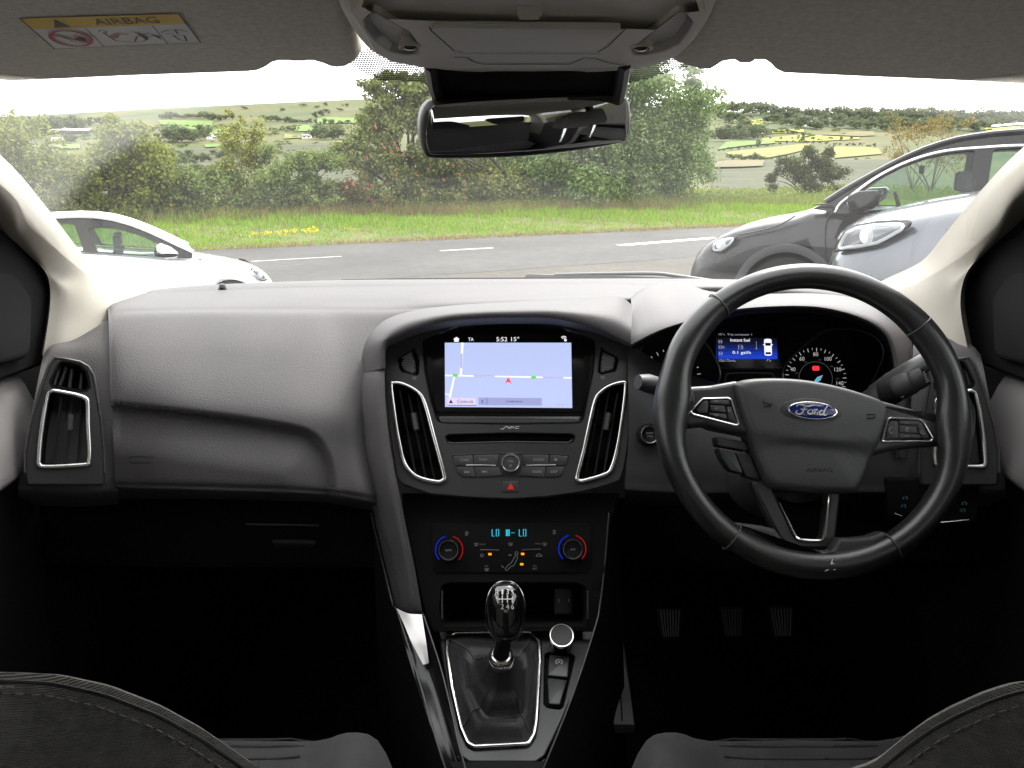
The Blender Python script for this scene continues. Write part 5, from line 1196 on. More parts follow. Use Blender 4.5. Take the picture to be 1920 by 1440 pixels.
def side_vent(mr):
    f = (lambda pts: [(1920-x, y) for x, y in pts]) if mr else (lambda pts: pts)
    o = at(*f([(120, 800)])[0], Y=1.035); a = .42*(1 if mr else -1)
    fr = Fr(o, (math.cos(a), -math.sin(a)*(1 if mr else -1)*(-1 if mr else -1), 0) if False else (math.cos(.38), (.38 if not mr else -.38), 0), (0, .30, 1))
    outl = f(d4([(530, 52), (640, 68), (770, 95), (850, 140), (900, 220), (930, 380), (975, 650), (1005, 950), (1010, 1165), (1000, 1290), (250, 1290), (240, 1160), (240, 960), (290, 690), (390, 350), (470, 130)]))
    chrome = f(d4([(490, 378), (560, 380), (720, 410), (820, 445), (848, 500), (852, 700), (865, 960), (855, 1060), (820, 1085), (440, 1105), (385, 1085), (378, 1040), (400, 780), (455, 440)]))
    up = f(d4([(580, 95), (650, 105), (770, 135), (830, 190), (852, 280), (860, 370), (760, 378), (500, 335), (480, 300)]))
    slats = [(f(d4([(578, 440)]))[0], f(d4([(508, 1080)]))[0]), (f(d4([(680, 455)]))[0], f(d4([(625, 1078)]))[0]), (f(d4([(778, 470)]))[0], f(d4([(742, 1072)]))[0])]
    bm = B(); panel(bm, fr, fillet(fr.hits(outl), .004, 3), [sm(fr.hits(chrome)), fillet(fr.hits(up), .006, 3)], .03, .0025); sp = obj('vent_surround', bm, M['plastic'], dt)
    bm = B(); sweep(bm, [fr.p(*fr.hit(*p), -.001) for p in f(d4([(240, 1160), (240, 960), (290, 690), (390, 350), (470, 130), (530, 52), (640, 68), (770, 95), (850, 140), (900, 220), (930, 380), (975, 650), (1005, 950), (1010, 1165)]))], .0016, .002, sides=6, up=fr.n); obj('surround_edge', bm, M['ledge'], sp)
    bm = B(); bowl(bm, fr, fillet(fr.hits(up), .006, 3), [(0, .0005), (.002, -.006), (.004, -.03)]); dv = obj('demister_vent', bm, M['black'], dt)
    for a, b in ((d4([(565, 130)]), d4([(510, 325)])), (d4([(625, 150)]), d4([(560, 335)])), (d4([(680, 175)]), d4([(655, 350)])), (d4([(775, 215)]), d4([(762, 365)]))):
        p0, p1 = fr.hit(*f(a)[0]), fr.hit(*f(b)[0]); bm = B(); sweep(bm, [fr.p(*p0, -.018), fr.p(*p1, -.014)], .0022, .012, sides=8, up=fr.n); obj('slat', bm, M['ledge'], dv)
    vent_core(dt, fr, chrome, slats, (f(d4([(678, 600)]))[0], f(d4([(668, 750)]))[0]))
side_vent(False); side_vent(True)

# ---- centre stack plane
SPn = Fr(at(955, 700, Y=1.114), (1, 0, 0), (0, math.sin(R(25)), math.cos(R(25))))
def c5(pts): return [(650+.3125*x, 520+.3125*y) for x, y in pts]
# hood over the screen, flowing into the side pads
O_ = [(676, 700), (681, 655), (696, 624), (724, 599), (768, 584), (835, 574), (900, 569), (960, 566), (1040, 562), (1110, 557), (1160, 556), (1186, 572)]
OY = [1.15, 1.15, 1.15, 1.15, 1.15, 1.16, 1.16, 1.155, 1.16, 1.17, 1.185, 1.2]
I_ = [(721, 690), (722, 645), (734, 633), (752, 624), (778, 613.5), (837, 598.5), (900, 593), (960, 591.5), (1035, 593), (1105, 607.5), (1150, 626), (1183, 642)]
IY = [1.086, 1.083, 1.08, 1.077, 1.075, 1.068, 1.064, 1.063, 1.066, 1.073, 1.082, 1.09]
mid = [((a[0]*.45+b[0]*.55), a[1]*.42+b[1]*.58-1.5, c*.45+d*.55-.006) for a, b, c, d in zip(O_, I_, OY, IY)]
U_ = [(b[0]+1.5, b[1]+7, d+.012) for b, d in zip(I_, IY)]; U3 = [(b[0]+3, b[1]+16, d+.07) for b, d in zip(I_, IY)]
mid = [((a[0]*.6+b[0]*.4), a[1]*.66+b[1]*.34-.5, c*.42+d*.58) for a, b, c, d in zip(O_, I_, OY, IY)]
mid2 = [((a[0]*.25+b[0]*.75), a[1]*.36+b[1]*.64-1, d+.005) for a, b, c, d in zip(O_, I_, OY, IY)]
bm = B(); pgrid(bm, [[p+(y,) for p, y in zip(O_, OY)], mid, mid2, [p+(y,) for p, y in zip(I_, IY)], U_, U3], 6, 5); obj('screen_hood', bm, M['dash'], dt)
# side pad left of the stack: soft band running down to the console
PL = [[(692, 640, 1.20), (702, 640, 1.18), (713, 640, 1.14), (724, 640, 1.11)], [(676, 698, 1.153), (690, 698, 1.121), (706, 698, 1.096), (721, 698, 1.089)], [(671, 745, 1.13), (686, 745, 1.10), (704, 745, 1.08), (722, 745, 1.075)], [(673, 800, 1.115), (690, 800, 1.085), (710, 800, 1.065), (727, 800, 1.06)], [(682, 860, 1.095), (700, 862, 1.065), (720, 865, 1.048), (737, 868, 1.045)],
      [(693, 920, 1.085), (711, 922, 1.055), (732, 925, 1.035), (749, 925, 1.035)], [(706, 990, 1.08), (726, 990, 1.045), (748, 990, 1.025), (762, 990, 1.035)], [(722, 1060, 1.07), (742, 1060, 1.03), (764, 1062, 1.012), (777, 1062, 1.025)], [(736, 1125, 1.05), (752, 1136, 1.01), (775, 1142, .998), (791, 1143, 1.005)], [(740, 1136, 1.05), (756, 1148, 1.02), (777, 1152, 1.01), (792, 1150, 1.02)]]
bm = B(); pgrid(bm, PL, 6, 5); obj('knee_pad', bm, M['dash'], dt)

# ================================================================== CENTRE STACK (infotainment panel)
it = thing('centre_stack', 'black centre stack with lit navigation screen, radio buttons and two air vents', 'centre stack', tuple(SPn.o))
outer = c5([(225, 380), (228, 600), (250, 850), (270, 1000), (300, 1200), (330, 1242), (500, 1300), (750, 1322), (985, 1330), (1200, 1318), (1400, 1290), (1560, 1250), (1640, 1220), (1665, 1150), (1690, 1000), (1705, 700), (1705, 390), (1600, 330), (1400, 255), (950, 215), (450, 262)])
vL = c5([(268, 655), (282, 635), (340, 640), (430, 690), (472, 765), (530, 980), (585, 1185), (577, 1218), (540, 1227), (420, 1195), (350, 1120), (320, 1010), (296, 880)])
vR = c5([(1660, 630), (1673, 660), (1652, 850), (1622, 1030), (1590, 1140), (1555, 1180), (1420, 1221), (1388, 1217), (1384, 1190), (1420, 1050), (1455, 890), (1490, 740), (1522, 690), (1580, 650)])
scr = c5([(455, 380), (470, 560), (505, 740), (540, 850), (560, 872), (985, 880), (1400, 872), (1420, 850), (1445, 720), (1478, 560), (1490, 380), (1300, 300), (950, 270), (640, 300)])
cd = c5([(592, 958), (610, 945), (985, 935), (1350, 942), (1372, 955), (1355, 988), (1330, 992), (985, 985), (630, 995), (605, 985)])
fr = SPn
def fl(pts, r, n=4): return fillet(fr.hits(pts), r, n)
tL = c5([(310, 490), (390, 440), (405, 425), (432, 500), (430, 570), (424, 585), (335, 565), (320, 545)]); tR = c5([(1530, 415), (1545, 440), (1622, 480), (1628, 500), (1612, 560), (1530, 580), (1512, 570), (1515, 520)])
bm = B(); panel(bm, fr, fl(outer, .008), [sm(fr.hits(vL)), sm(fr.hits(vR)), fl(scr, .006), fl(cd, .003), fl(tL, .002), fl(tR, .002)], .02, .0015); obj('fascia', bm, M['satin'], it)
vent_core(it, fr, vL, [(c5([(312, 670)])[0], c5([(410, 1190)])[0]), (c5([(365, 690)])[0], c5([(470, 1205)])[0]), (c5([(420, 710)])[0], c5([(525, 1215)])[0])], (c5([(400, 815)])[0], c5([(418, 915)])[0]), horizontal=[(c5([(300, 860)])[0], c5([(500, 830)])[0]), (c5([(340, 1060)])[0], c5([(545, 1030)])[0])])
vent_core(it, fr, vR, [(c5([(1630, 690)])[0], c5([(1545, 1190)])[0]), (c5([(1578, 680)])[0], c5([(1490, 1200)])[0]), (c5([(1525, 720)])[0], c5([(1430, 1210)])[0])], (c5([(1572, 815)])[0], c5([(1555, 915)])[0]), horizontal=[(c5([(1480, 830)])[0], c5([(1650, 860)])[0]), (c5([(1430, 1030)])[0], c5([(1600, 1060)])[0])])
# screen well: sides, glass, lit display
bm = B(); bowl(bm, fr, fl(scr, .006), [(0, .0005), (.002, -.004), (.003, -.012)]); obj('screen_bezel', bm, M['gloss'], it)
bm = B(); tray = c5([(543, 830), (985, 832), (1415, 830), (1400, 868), (1380, 876), (985, 878), (580, 876), (560, 868)]); prism(bm, fr.off(0, 0, -.011), fl(tray, .003), 0, .0085, .003, 3); obj('screen_tray', bm, M['ledge'], it)
SF = fr.off(0, 0, -.0105)
sc4 = [(834, 642.5), (1071, 642.5), (1073, 765), (834.5, 763)]
bm = B(); prism(bm, SF, SF.hits([(806, 620), (1096, 620), (1092, 772), (816, 772)]), -.002, .001, .0005, 2); obj('screen_glass', bm, M['gloss'], it)
SCR = .43
def glow_(n, c, k): return glow(n, c, k*SCR)
MAPB = glow_('map_blue', (.50, .58, .90), .58); MAPW = glow_('map_road', (.85, .78, .92), .8); MAPG = glow_('map_green', (.1, .6, .05), .7); MAPR = glow_('map_red', (.75, .05, .06), .7); MAPT = glow_('map_text', (.6, .36, .42), .55); MAPD = glow_('map_dark', (.03, .015, .08), .3); MAPBTN = glow_('map_button', (.72, .62, .86), .6); MAPBTN2 = glow_('map_bar', (.36, .38, .68), .55); WHT = glow_('screen_white', (.75, .75, .78), .75); MAPEDGE = glow_('map_shadow', (.12, .12, .3), .4)
sb = BL(SF.off(0, 0, .0012), [sc4[0], sc4[1], sc4[2], sc4[3]])
bm = B(); put_poly(bm, sb, [(0, 0), (1, 0), (1, 1), (0, 1)], 0); sd_ = obj('map_display', bm, MAPB, it)
def s5(pts): return [((x-112)/(1782-112), 1-(y-235)/(1085-235)) for x, y in pts]
bm = B()
for ln, w_ in (([(112, 672), (1780, 697)], .012), ([(345, 235), (322, 660)], .011), ([(235, 690), (175, 960)], .009), ([(112, 912), (190, 935)], .006)): put_line(bm, sb, s5(ln), w_*1.6, .0002)
obj('map_roads', bm, MAPW, sd_)
bm = B(); put_poly(bm, sb, s5([(490, 655), (770, 660), (770, 695), (490, 690)]), .0003); put_poly(bm, sb, s5([(1400, 672), (1670, 677), (1670, 712), (1400, 707)]), .0003); put_poly(bm, sb, s5([(315, 380), (348, 380), (340, 580), (315, 580)]), .0003); obj('map_patch', bm, MAPB, sd_)
for tx in (('Dungiven Road', (632, 675), .034, .16, 0), ('Dungiven Road', (1540, 693), .034, .155, 0), ('Windmill', (330, 480), .016, .2, math.pi/2), ('2.0 km', (1625, 1045), .03, .065, 0)):
    bm = B(); put_text(bm, tx[0], sb, s5([tx[1]])[0], tx[2], tx[3], .0004, ang=tx[4]); obj('map_lettering', bm, MAPT, sd_)
for q in ([(215, 652), (278, 655), (278, 690), (215, 688)], [(1248, 675), (1310, 677), (1310, 712), (1248, 710)]):
    bm = B(); put_poly(bm, sb, s5(q), .0005); obj('map_shield', bm, MAPG, sd_)
bm = B(); put_poly(bm, sb, s5([(945, 690), (990, 775), (945, 752), (905, 775)]), .0006); obj('map_arrow', bm, MAPR, sd_)
bm = B(); put_poly(bm, sb, s5([(140, 965), (515, 965), (515, 1058), (140, 1058)]), .0004); obj('map_button', bm, MAPBTN, sd_)
bm = B(); put_poly(bm, sb, s5([(552, 960), (1382, 960), (1382, 1058), (552, 1058)]), .0004); obj('map_bar', bm, MAPBTN2, sd_)
bm = B(); put_poly(bm, sb, s5([(140, 1058), (520, 1056), (520, 1066), (140, 1066)]), .0004); put_line(bm, sb, s5([(662, 962), (662, 1056)]), .004, .0005); obj('map_edge', bm, MAPEDGE, sd_)
bm = B(); put_poly(bm, sb, s5([(188, 990), (218, 1035), (162, 1035)]), .0006); put_text(bm, 'Controls', sb, s5([(378, 1012)])[0], .052, .125, .0006); put_text(bm, 'S', sb, s5([(603, 1012)])[0], .05, .018, .0006); put_text(bm, 'Londonderry', sb, s5([(1025, 1010)])[0], .04, .128, .0006); obj('map_dark_lettering', bm, MAPD, sd_)
bm = B(); TF = SF.off(0, 0, .0012)
def s5p(x, y): return TF.hit(820+.140625*x, 610+.140625*y)
put_text(bm, '5:52', TF, s5p(860, 186), .0062, .0152); put_text(bm, '15°', TF, s5p(1038, 184), .0062, .0112); put_text(bm, 'TA', TF, s5p(448, 187), .0048, .0075)
put_poly(bm, TF, [s5p(*p) for p in [(255, 155), (298, 185), (285, 187), (285, 220), (225, 220), (225, 187), (213, 185)]])
put_line(bm, TF, [s5p(1652+k*17, 162-16*math.sin(math.pi*k/4)) for k in range(5)], .0011); put_line(bm, TF, [s5p(1665+k*11, 178-10*math.sin(math.pi*k/4)) for k in range(5)], .0011); put_poly(bm, TF, circ(s5p(1708, 198), .0019, 12)); obj('status_lettering', bm, WHT, it)
# radio: slot, buttons, knob
bm = B(); bowl(bm, fr, fl(cd, .003), [(0, .0005), (.0015, -.004), (.0025, -.014)]); obj('disc_slot', bm, M['black'], it)
bm = B(); sweep(bm, [fr.p(*p, -.0005) for p in fr.hits(c5([(612, 990), (640, 995), (985, 987), (1330, 992), (1352, 975)]))], .0011, .0016, sides=8, up=fr.n); obj('slot_lip', bm, M['ledge'], it)
f1 = fr.off(0, 0, .0002)
def c8(pts): return [(820+.145833*x, 780+.145833*y) for x, y in pts]
bm = B(); 
for ln in (c8([(192, 520), (192, 505), (430, 492), (700, 482), (940, 478)]), c8([(940, 478), (1200, 480), (1440, 487), (1690, 500)])): sweep(bm, [f1.p(*p, .0008) for p in fr.hits(ln)], .0006, .0007, sides=6, up=fr.n)
obj('button_bank_edge', bm, M['ledge'], it)
BT = {'-TUNE': [(195, 515), (460, 502), (465, 640), (235, 645)], 'TUNE+': [(468, 501), (800, 490), (770, 640), (472, 640)], '|<<': [(240, 655), (465, 652), (500, 790), (320, 780), (260, 730)], '>>|': [(472, 652), (790, 652), (850, 770), (508, 790)],
      'SOURCE': [(1090, 490), (1440, 497), (1430, 640), (1110, 640)], '▲': [(1447, 498), (1690, 512), (1650, 640), (1437, 640)], 'SOUND': [(1090, 652), (1400, 652), (1380, 790), (1030, 770)], 'DISP': [(1408, 652), (1645, 650), (1600, 760), (1550, 782), (1388, 790)]}
LP = {'-TUNE': ((342, 568), .0034, .0128), 'TUNE+': ((590, 563), .0034, .0124), '|<<': ((385, 722), 0, 0), '>>|': ((605, 718), 0, 0), 'SOURCE': ((1300, 562), .0034, .0146), '▲': ((1522, 563), 0, 0), 'SOUND': ((1280, 717), .0034, .0128), 'DISP': ((1500, 717), .0034, .009)}
for k, pts in BT.items():
    q = fillet(f1.hits(c8(pts)), .002, 3); bm = B(); prism(bm, f1, inset(q, .0002), -.002, .0016, .0008, 2); bo = obj('button', bm, M['plastic'], it); bm = B(); b2 = f1.off(0, 0, .0016)
    c, h, wd = LP[k]; c = f1.hit(*c8([c])[0])
    if h: put_text(bm, k, b2, c, h, wd, .0003)
    elif k == '▲': put_poly(bm, b2, [(c[0]-.0024, c[1]-.0004), (c[0]+.0024, c[1]-.0004), (c[0], c[1]+.002)], .0003); put_line(bm, b2, [(c[0]-.0024, c[1]-.0012), (c[0]+.0024, c[1]-.0012)], .0006, .0003)
    else:
        sg = -1 if k == '|<<' else 1
        for dx in (-.0018, .0012): put_poly(bm, b2, [(c[0]+dx*1-sg*.0013, c[1]-.0016), (c[0]+dx-sg*.0013, c[1]+.0016), (c[0]+dx+sg*.0013, c[1])], .0003)
        put_line(bm, b2, [(c[0]+sg*.0034, c[1]-.0016), (c[0]+sg*.0034, c[1]+.0016)], .0007, .0003)
    obj('lettering', bm, M['dimprint'], bo)
for ln in ([(372, 637), (560, 634), (750, 640)], [(1138, 640), (1330, 634), (1518, 632)]):
    bm = B(); sweep(bm, [f1.p(*p, .0022) for p in f1.hits(c8(ln))], .0010, .0008, sides=8, up=fr.n); obj('silver_bar', bm, M['chrome'], it)
kc = f1.hit(957.5, 868.5); bm = B(); lathe(bm, f1, [(.0128, 0), (.0128, .006), (.0124, .008), (.0116, .0088), (.0105, .008), (.0098, .006), (.0096, .0055)], 32, kc, capend=False); kn = obj('volume_knob', bm, M['chrome'], it)
bm = B(); lathe(bm, f1, [(.0098, .002), (.0096, .0062), (.006, .0066), (.0005, .0067)], 32, kc); obj('knob_cap', bm, M['plastic'], kn)
bm = B(); b2 = f1.off(0, 0, .0069); put_text(bm, 'VOL', b2, (kc[0], kc[1]+.0022), .0028, .0078); put_line(bm, b2, circ((kc[0], kc[1]-.004), .0014, 14), .0004, closed=True); put_line(bm, b2, [(kc[0], kc[1]-.0036), (kc[0], kc[1]-.002)], .0004); obj('lettering', bm, M['dimprint'], kn)
bm = B(); S = [[(-.5, -.35), (-.46, -.5), (-.36, -.5), (-.30, .1), (-.22, .5), (-.12, .5)], [(-.16, .5), (-.10, .0), (-.03, .0), (.03, .5)], [(-.03, .0), (-.06, -.5)], [(.04, -.4), (.08, .5), (.14, .5), (.18, -.2), (.22, .4)], [(.48, .45), (.30, .45), (.27, -.3), (.46, -.3)]]
cc = f1.hit(*c8([(935, 152)])[0])
for s in S: put_line(bm, f1, [(cc[0]+x*.026, cc[1]+y*.0036) for x, y in s], .0007, .0004)
obj('emblem_lettering', bm, M['white'], it)
hc = f1.hit(957.5, 912.5); bm = B(); prism(bm, f1, fillet([(hc[0]-.011, hc[1]-.0075), (hc[0]+.011, hc[1]-.0075), (hc[0]+.011, hc[1]+.0075), (hc[0]-.011, hc[1]+.0075)], .003), -.001, .001, .0008, 2); hz = obj('hazard_button', bm, M['plastic'], it)
RED = principled('hazard_red', (.5, .02, .02), .4, emit=((.6, .01, .01), .12)); bm = B(); tri = [(hc[0]-.0045, hc[1]-.0036), (hc[0]+.0045, hc[1]-.0036), (hc[0], hc[1]+.0044)]; put_poly(bm, f1, tri, .0014); obj('warning_triangle', bm, RED, hz)
bm = B(); put_line(bm, f1, [(hc[0]+(p[0]-hc[0])*.5, hc[1]-.0008+(p[1]-hc[1])*.5) for p in tri], .0006, .0017, closed=True); obj('triangle_line', bm, M['black'], hz)
# knurled buttons each side of the screen
for tb, face_ in ((tL, c5([(333, 487), (392, 447), (412, 510), (415, 565), (400, 580), (345, 560), (325, 520)])), (tR, c5([(1533, 450), (1608, 487), (1612, 500), (1598, 552), (1530, 572), (1523, 560), (1526, 500)]))):
    bm = B(); bowl(bm, fr, fl(tb, .002), [(0, .0005), (.001, -.003), (.0015, -.006)]); kb_ = obj('knurled_button', bm, M['black'], it)
    q = fr.hits(face_); us = [p[0] for p in q]; vs = [p[1] for p in q]; bm = B(); prism(bm, fr, fillet(q, .001, 3), -.006, -.0005, .0008, 2)
    obj('button_face', bm, M['plastic'], kb_); bm = B(); st_ = .0024; v = min(vs); 
    while v < max(vs):
        u = min(us)+((int((v-min(vs))/st_)) % 2)*st_*.5
        while u < max(us):
            if inpoly((u, v), inset(q, .0014)): dome(bm, fr.off(0, 0, -.0006), [(u-.0010, v-.0009), (u+.0010, v-.0009), (u+.0010, v+.0009), (u-.0010, v+.0009)], [(1, 0), (.75, .0007), (.0, .0009)])
            u += st_
        v += st_
    obj('knurls', bm, M['pedal'], kb_, kind='stuff')
    bm = B(); tp = sorted(q, key=lambda p: -p[1])[:2]; sweep(bm, [fr.p(*p, .0002) for p in tp], .0008, .0008, sides=6); obj('button_edge', bm, M['chrome'], kb_)
bm = B()
for c in ((777.5, 709), (1130, 708)):
    k = f1.hit(*c); put_line(bm, f1, [(k[0]-.0028, k[1]-.0018), (k[0]+.0028, k[1]-.0018), (k[0]+.0028, k[1]+.0018), (k[0]-.0028, k[1]+.0018)], .0006, closed=True); put_line(bm, f1, [(k[0]-.002, k[1]+.0012), (k[0]+.002, k[1]-.0012)], .0006); put_line(bm, f1, circ(k, .001, 8), .0005, closed=True)
obj('button_symbol', bm, M['dimprint'], it)

# ================================================================== CLIMATE PANEL
CL = Fr(at(957, 1030, Y=1.045), (1, 0, 0), (0, math.sin(R(22)), math.cos(R(22)))); fr = CL
ct = thing('climate_panel', 'dark climate control panel with blue digits and two round dials below the radio', 'climate control', tuple(CL.o))
outer = [(752, 925), (1165, 925), (1142, 962), (1137, 1040), (1128, 1110), (1118, 1170), (1112, 1185), (812, 1185), (797, 1150), (778, 1060), (762, 985)]
cub = [(828, 1098), (845, 1093), (1080, 1093), (1098, 1100), (1103, 1140), (1100, 1176), (830, 1176), (824, 1140)]
bm = B(); panel(bm, fr, fillet(fr.hits(outer), .003, 3), [fillet(fr.hits(cub), .006, 4)], .012, .0012); obj('fascia', bm, M['black'], ct)
bm = B(); bowl(bm, fr, fillet(fr.hits(cub), .006, 4), [(0, .0005), (.002, -.004), (.004, -.06), (.006, -.12)]); cb = obj('storage_cubby', bm, M['black'], ct)
f1 = fr.off(0, 0, .0003)
bm = B(); prism(bm, f1, fillet(fr.hits([(808, 985), (820, 981), (1100, 981), (1110, 985), (1108, 1060), (1098, 1074), (818, 1074), (810, 1062)]), .005, 4), -.002, .0016, .001, 2); obj('control_plate', bm, M['black'], ct)
f2 = f1.off(0, 0, .0018)
def c9(pts): return [(800+.171875*x, 960+.171779*y) for x, y in pts]
CY = glow('display_cyan', (.02, .42, .58), .32); OR = glow('indicator_amber', (1.0, .24, .0), .5); BLU = glow('cold_arc', (.004, .02, .45), .25); REDA = glow('warm_arc', (.30, .006, .006), .25)
bm = B()
for cx in (752, 1048):
    c = f2.hit(*c9([(cx, 226)])[0]); h = .0046; w_ = .0028
    L0 = c[0]-.0034; put_line(bm, f2, [(L0-w_/2, c[1]+h), (L0-w_/2, c[1]-h), (L0+w_/2+.0004, c[1]-h)], .001)
    D0 = c[0]+.0026; put_line(bm, f2, [(D0-w_*.6, c[1]-h), (D0+w_*.6, c[1]-h), (D0+w_*.6, c[1]+h), (D0-w_*.6, c[1]+h)], .001, closed=True)
for k in range(3): 
    c = f2.hit(*c9([(870+k*15, 226)])[0]); put_line(bm, f2, [(c[0], c[1]-.0044), (c[0], c[1]+.0044)], .0014)
for k in range(3):
    c = f2.hit(*c9([(925+k*14, 226)])[0]); put_line(bm, f2, [(c[0]-.0006, c[1]), (c[0]+.0006, c[1])], .0009)
obj('display_digits', bm, CY, ct)
for c in ((690, 460), (1047, 458), (1037, 570)):
    k = f2.hit(*c9([c])[0]); bm = B(); prism(bm, f2, [(k[0]-.0021, k[1]-.0014), (k[0]+.0021, k[1]-.0014), (k[0]+.0021, k[1]+.0014), (k[0]-.0021, k[1]+.0014)], -.0005, .0006, .0003, 2); obj('indicator_lamp', bm, OR, ct)
for c, lab in (((245, 412), 'AUTO'), ((1588, 402), 'A/C')):
    k = f2.hit(*c9([c])[0]); bm = B(); lathe(bm, f2, [(.0150, -.001), (.0146, .010), (.0138, .0125), (.0122, .0128), (.0112, .0115), (.0108, .011), (.001, .0112)], 36, k); di = obj('dial', bm, M['gloss'], ct)
    bm = B(); lathe(bm, f2, [(.0147, .0095), (.0143, .0118), (.0134, .0132), (.0122, .0132), (.0116, .012)], 36, k, capend=False); obj('dial_ring', bm, principled('dark_chrome', (.22, .24, .25), .22, metal=1) if 'dc' not in M else M['dc'], di)
    bm = B(); put_text(bm, lab, f2.off(0, 0, .0116), k, .0026, .0096 if lab == 'AUTO' else .0062, .0002); obj('lettering', bm, M['dimprint'], di)
    for m_, a0, a1, nm in ((BLU, R(105), R(226), 'cold_arc'), (REDA, R(75), R(-46), 'warm_arc')):
        bm = B(); put_line(bm, f2, [(k[0]+.0186*math.cos(a0+(a1-a0)*i/16), k[1]+.0186*math.sin(a0+(a1-a0)*i/16)) for i in range(17)], .0013, .0004); obj(nm, bm, m_, ct)
for ln in ([(585, 412), (690, 412), (790, 416)], [(1040, 414), (1140, 408), (1245, 405)]):
    bm = B(); sweep(bm, [f2.p(*p, .0006) for p in f2.hits(c9(ln))], .0008, .0006, sides=8, up=fr.n); obj('silver_bar', bm, principled('dull_silver', (.3, .3, .3), .35, metal=1), ct)
bm = B()
def ln9(pts, w_=.0006, closed=False): put_line(bm, f2, f2.hits(c9(pts)), w_, closed=closed)
ln9(circ((980, 450), 17, 14), .0007, True); ln9([(965, 478), (945, 520), (915, 565), (895, 572), (855, 620), (865, 637), (885, 632), (920, 592), (945, 590), (965, 560), (992, 500), (990, 482)], .0007, True)
for c in ((437, 235), (1392, 220)):
    ln9([(c[0]-20, c[1]-18), (c[0]+20, c[1]-18)]); ln9([(c[0]-20, c[1]), (c[0]+20, c[1])]); ln9([(c[0]-18, c[1]+18), (c[0]+12, c[1]+18)]); ln9([(c[0], c[1]-20), (c[0], c[1]+20)])
for c in ((540, 352), (1288, 348), (916, 348), (655, 625)): ln9([(c[0]-24, c[1]-10), (c[0]+24, c[1]-10), (c[0]+16, c[1]+14), (c[0]-16, c[1]+14)], .0006, True); ln9([(c[0]-6, c[1]-4), (c[0]-6, c[1]+20)]); ln9([(c[0]+6, c[1]-4), (c[0]+6, c[1]+20)])
put_text(bm, 'MAX', f2, f2.hit(*c9([(610, 352)])[0]), .0016, .008); put_text(bm, 'MAX', f2, f2.hit(*c9([(1218, 346)])[0]), .0016, .008); put_text(bm, 'MAX', f2, f2.hit(*c9([(652, 590)])[0]), .0014, .0055); put_text(bm, 'MAX', f2, f2.hit(*c9([(1178, 586)])[0]), .0014, .0055); put_text(bm, 'A/C', f2, f2.hit(*c9([(1180, 618)])[0]), .003, .0068)
ln9(circ((603, 474), 16, 12), .0006, True); ln9([(1195, 480), (1205, 462), (1225, 455), (1245, 462), (1258, 480)], .0006); ln9([(1190, 482), (1262, 482)]); ln9([(885, 470), (925, 470)]); ln9([(905, 460), (925, 470), (905, 480)]); ln9([(815, 580), (835, 605)]); ln9([(835, 590), (835, 605), (820, 606)])
obj('lettering', bm, M['dimprint'], ct)
for px in ((829, 1108, 1160), (1102, 1108, 1160)):
    bm = B(); sweep(bm, [fr.p(*fr.hit(px[0], y), .0005) for y in (px[1], 1135, px[2])], .0012, .0012, sides=6); obj('cubby_edge', bm, M['ledge'], cb)
bm = B(); prism(bm, fr.off(0, 0, -.05), fr.hits([(1042, 1108), (1078, 1108), (1078, 1160), (1042, 1160)]), 0, .012, .003); sk = obj('socket', bm, M['plastic'], cb)
for px in (1051, 1070):
    bm = B(); k = fr.hit(px, 1132); put_line(bm, fr.off(0, 0, -.0375), [(k[0], k[1]-.0022), (k[0], k[1]+.0022)], .001); obj('socket_mark', bm, M['white'], sk)

# ================================================================== CENTRE CONSOLE
P1, P2 = at(925, 1190, z=.60), at(935, 1400, z=.55); GP = Fr(P1, (1, 0, 0), (0, P1.y-P2.y, P1.z-P2.z)); fr = GP
kt = thing('centre_console', 'dark satin centre console with chrome framed gear gaiter opening', 'centre console', tuple(GP.o))
def g8(pts): return [(780+.25*x, 1080+.25*y) for x, y in pts]
outer = g8([(165, 375), (195, 575), (245, 900), (292, 1240), (322, 1340), (400, 1392), (900, 1392), (965, 1345), (1005, 1265), (1165, 930), (1305, 620), (1345, 400), (1340, 360), (170, 340)])
gf = g8([(300, 432), (255, 452), (236, 500), (232, 580), (270, 850), (340, 1150), (390, 1265), (440, 1292), (840, 1270), (884, 1200), (902, 1100), (930, 650), (924, 500), (870, 427), (590, 424)])
bt = g8([(965, 590), (990, 572), (1165, 585), (1190, 605), (1100, 980), (1075, 998), (985, 985), (962, 960)])
bm = B(); panel(bm, fr, fillet(fr.hits(outer), .006, 4), [fillet(fr.hits(gf), .008, 4), fillet(fr.hits(bt), .004, 4)], .012, .0015); obj('top_panel', bm, M['satin'], kt)
bm = B(); q = fillet(fr.hits(gf), .008, 4); sweep(bm, [fr.p(u, v, .0025) for u, v in ccw(q)], .0032, .003, closed=True, sides=10, up=fr.n); obj('gaiter_frame', bm, M['chrome'], kt)
# gaiter: soft leather cone with folds, rising to the collar
colr = Vector(at(940, 1236, Y=.905)); 
bm = B(); q = ccw(fillet(fr.hits(gf), .008, 4)); rows = []; n = len(q); cen = (sum(p[0] for p in q)/n, sum(p[1] for p in q)/n)
cu_, cv_ = (colr-fr.o).dot(fr.u), (colr-fr.o).dot(fr.v); ch = (colr-fr.o).dot(fr.n)
for i, s in enumerate(np.linspace(0, 1, 16)):
    r = []
    for j, (u, v) in enumerate(q):
        a = math.atan2(v-cen[1], u-cen[0]); f = s**.8; 
        uu, vv = u+(cu_+.015*math.cos(a)-u)*f, v+(cv_+.013*math.sin(a)-v)*f
        h = ch*(s**1.7)*.92+.012*math.sin(math.pi*min(1, s*2.2))*(.6+.4*math.sin(3*a+1))+.004*math.sin(s*16+2*math.sin(a))*s*(1-s)*3-.002*(1-s)
        r.append(fr.p(uu, vv, h))
    rows.append(r)
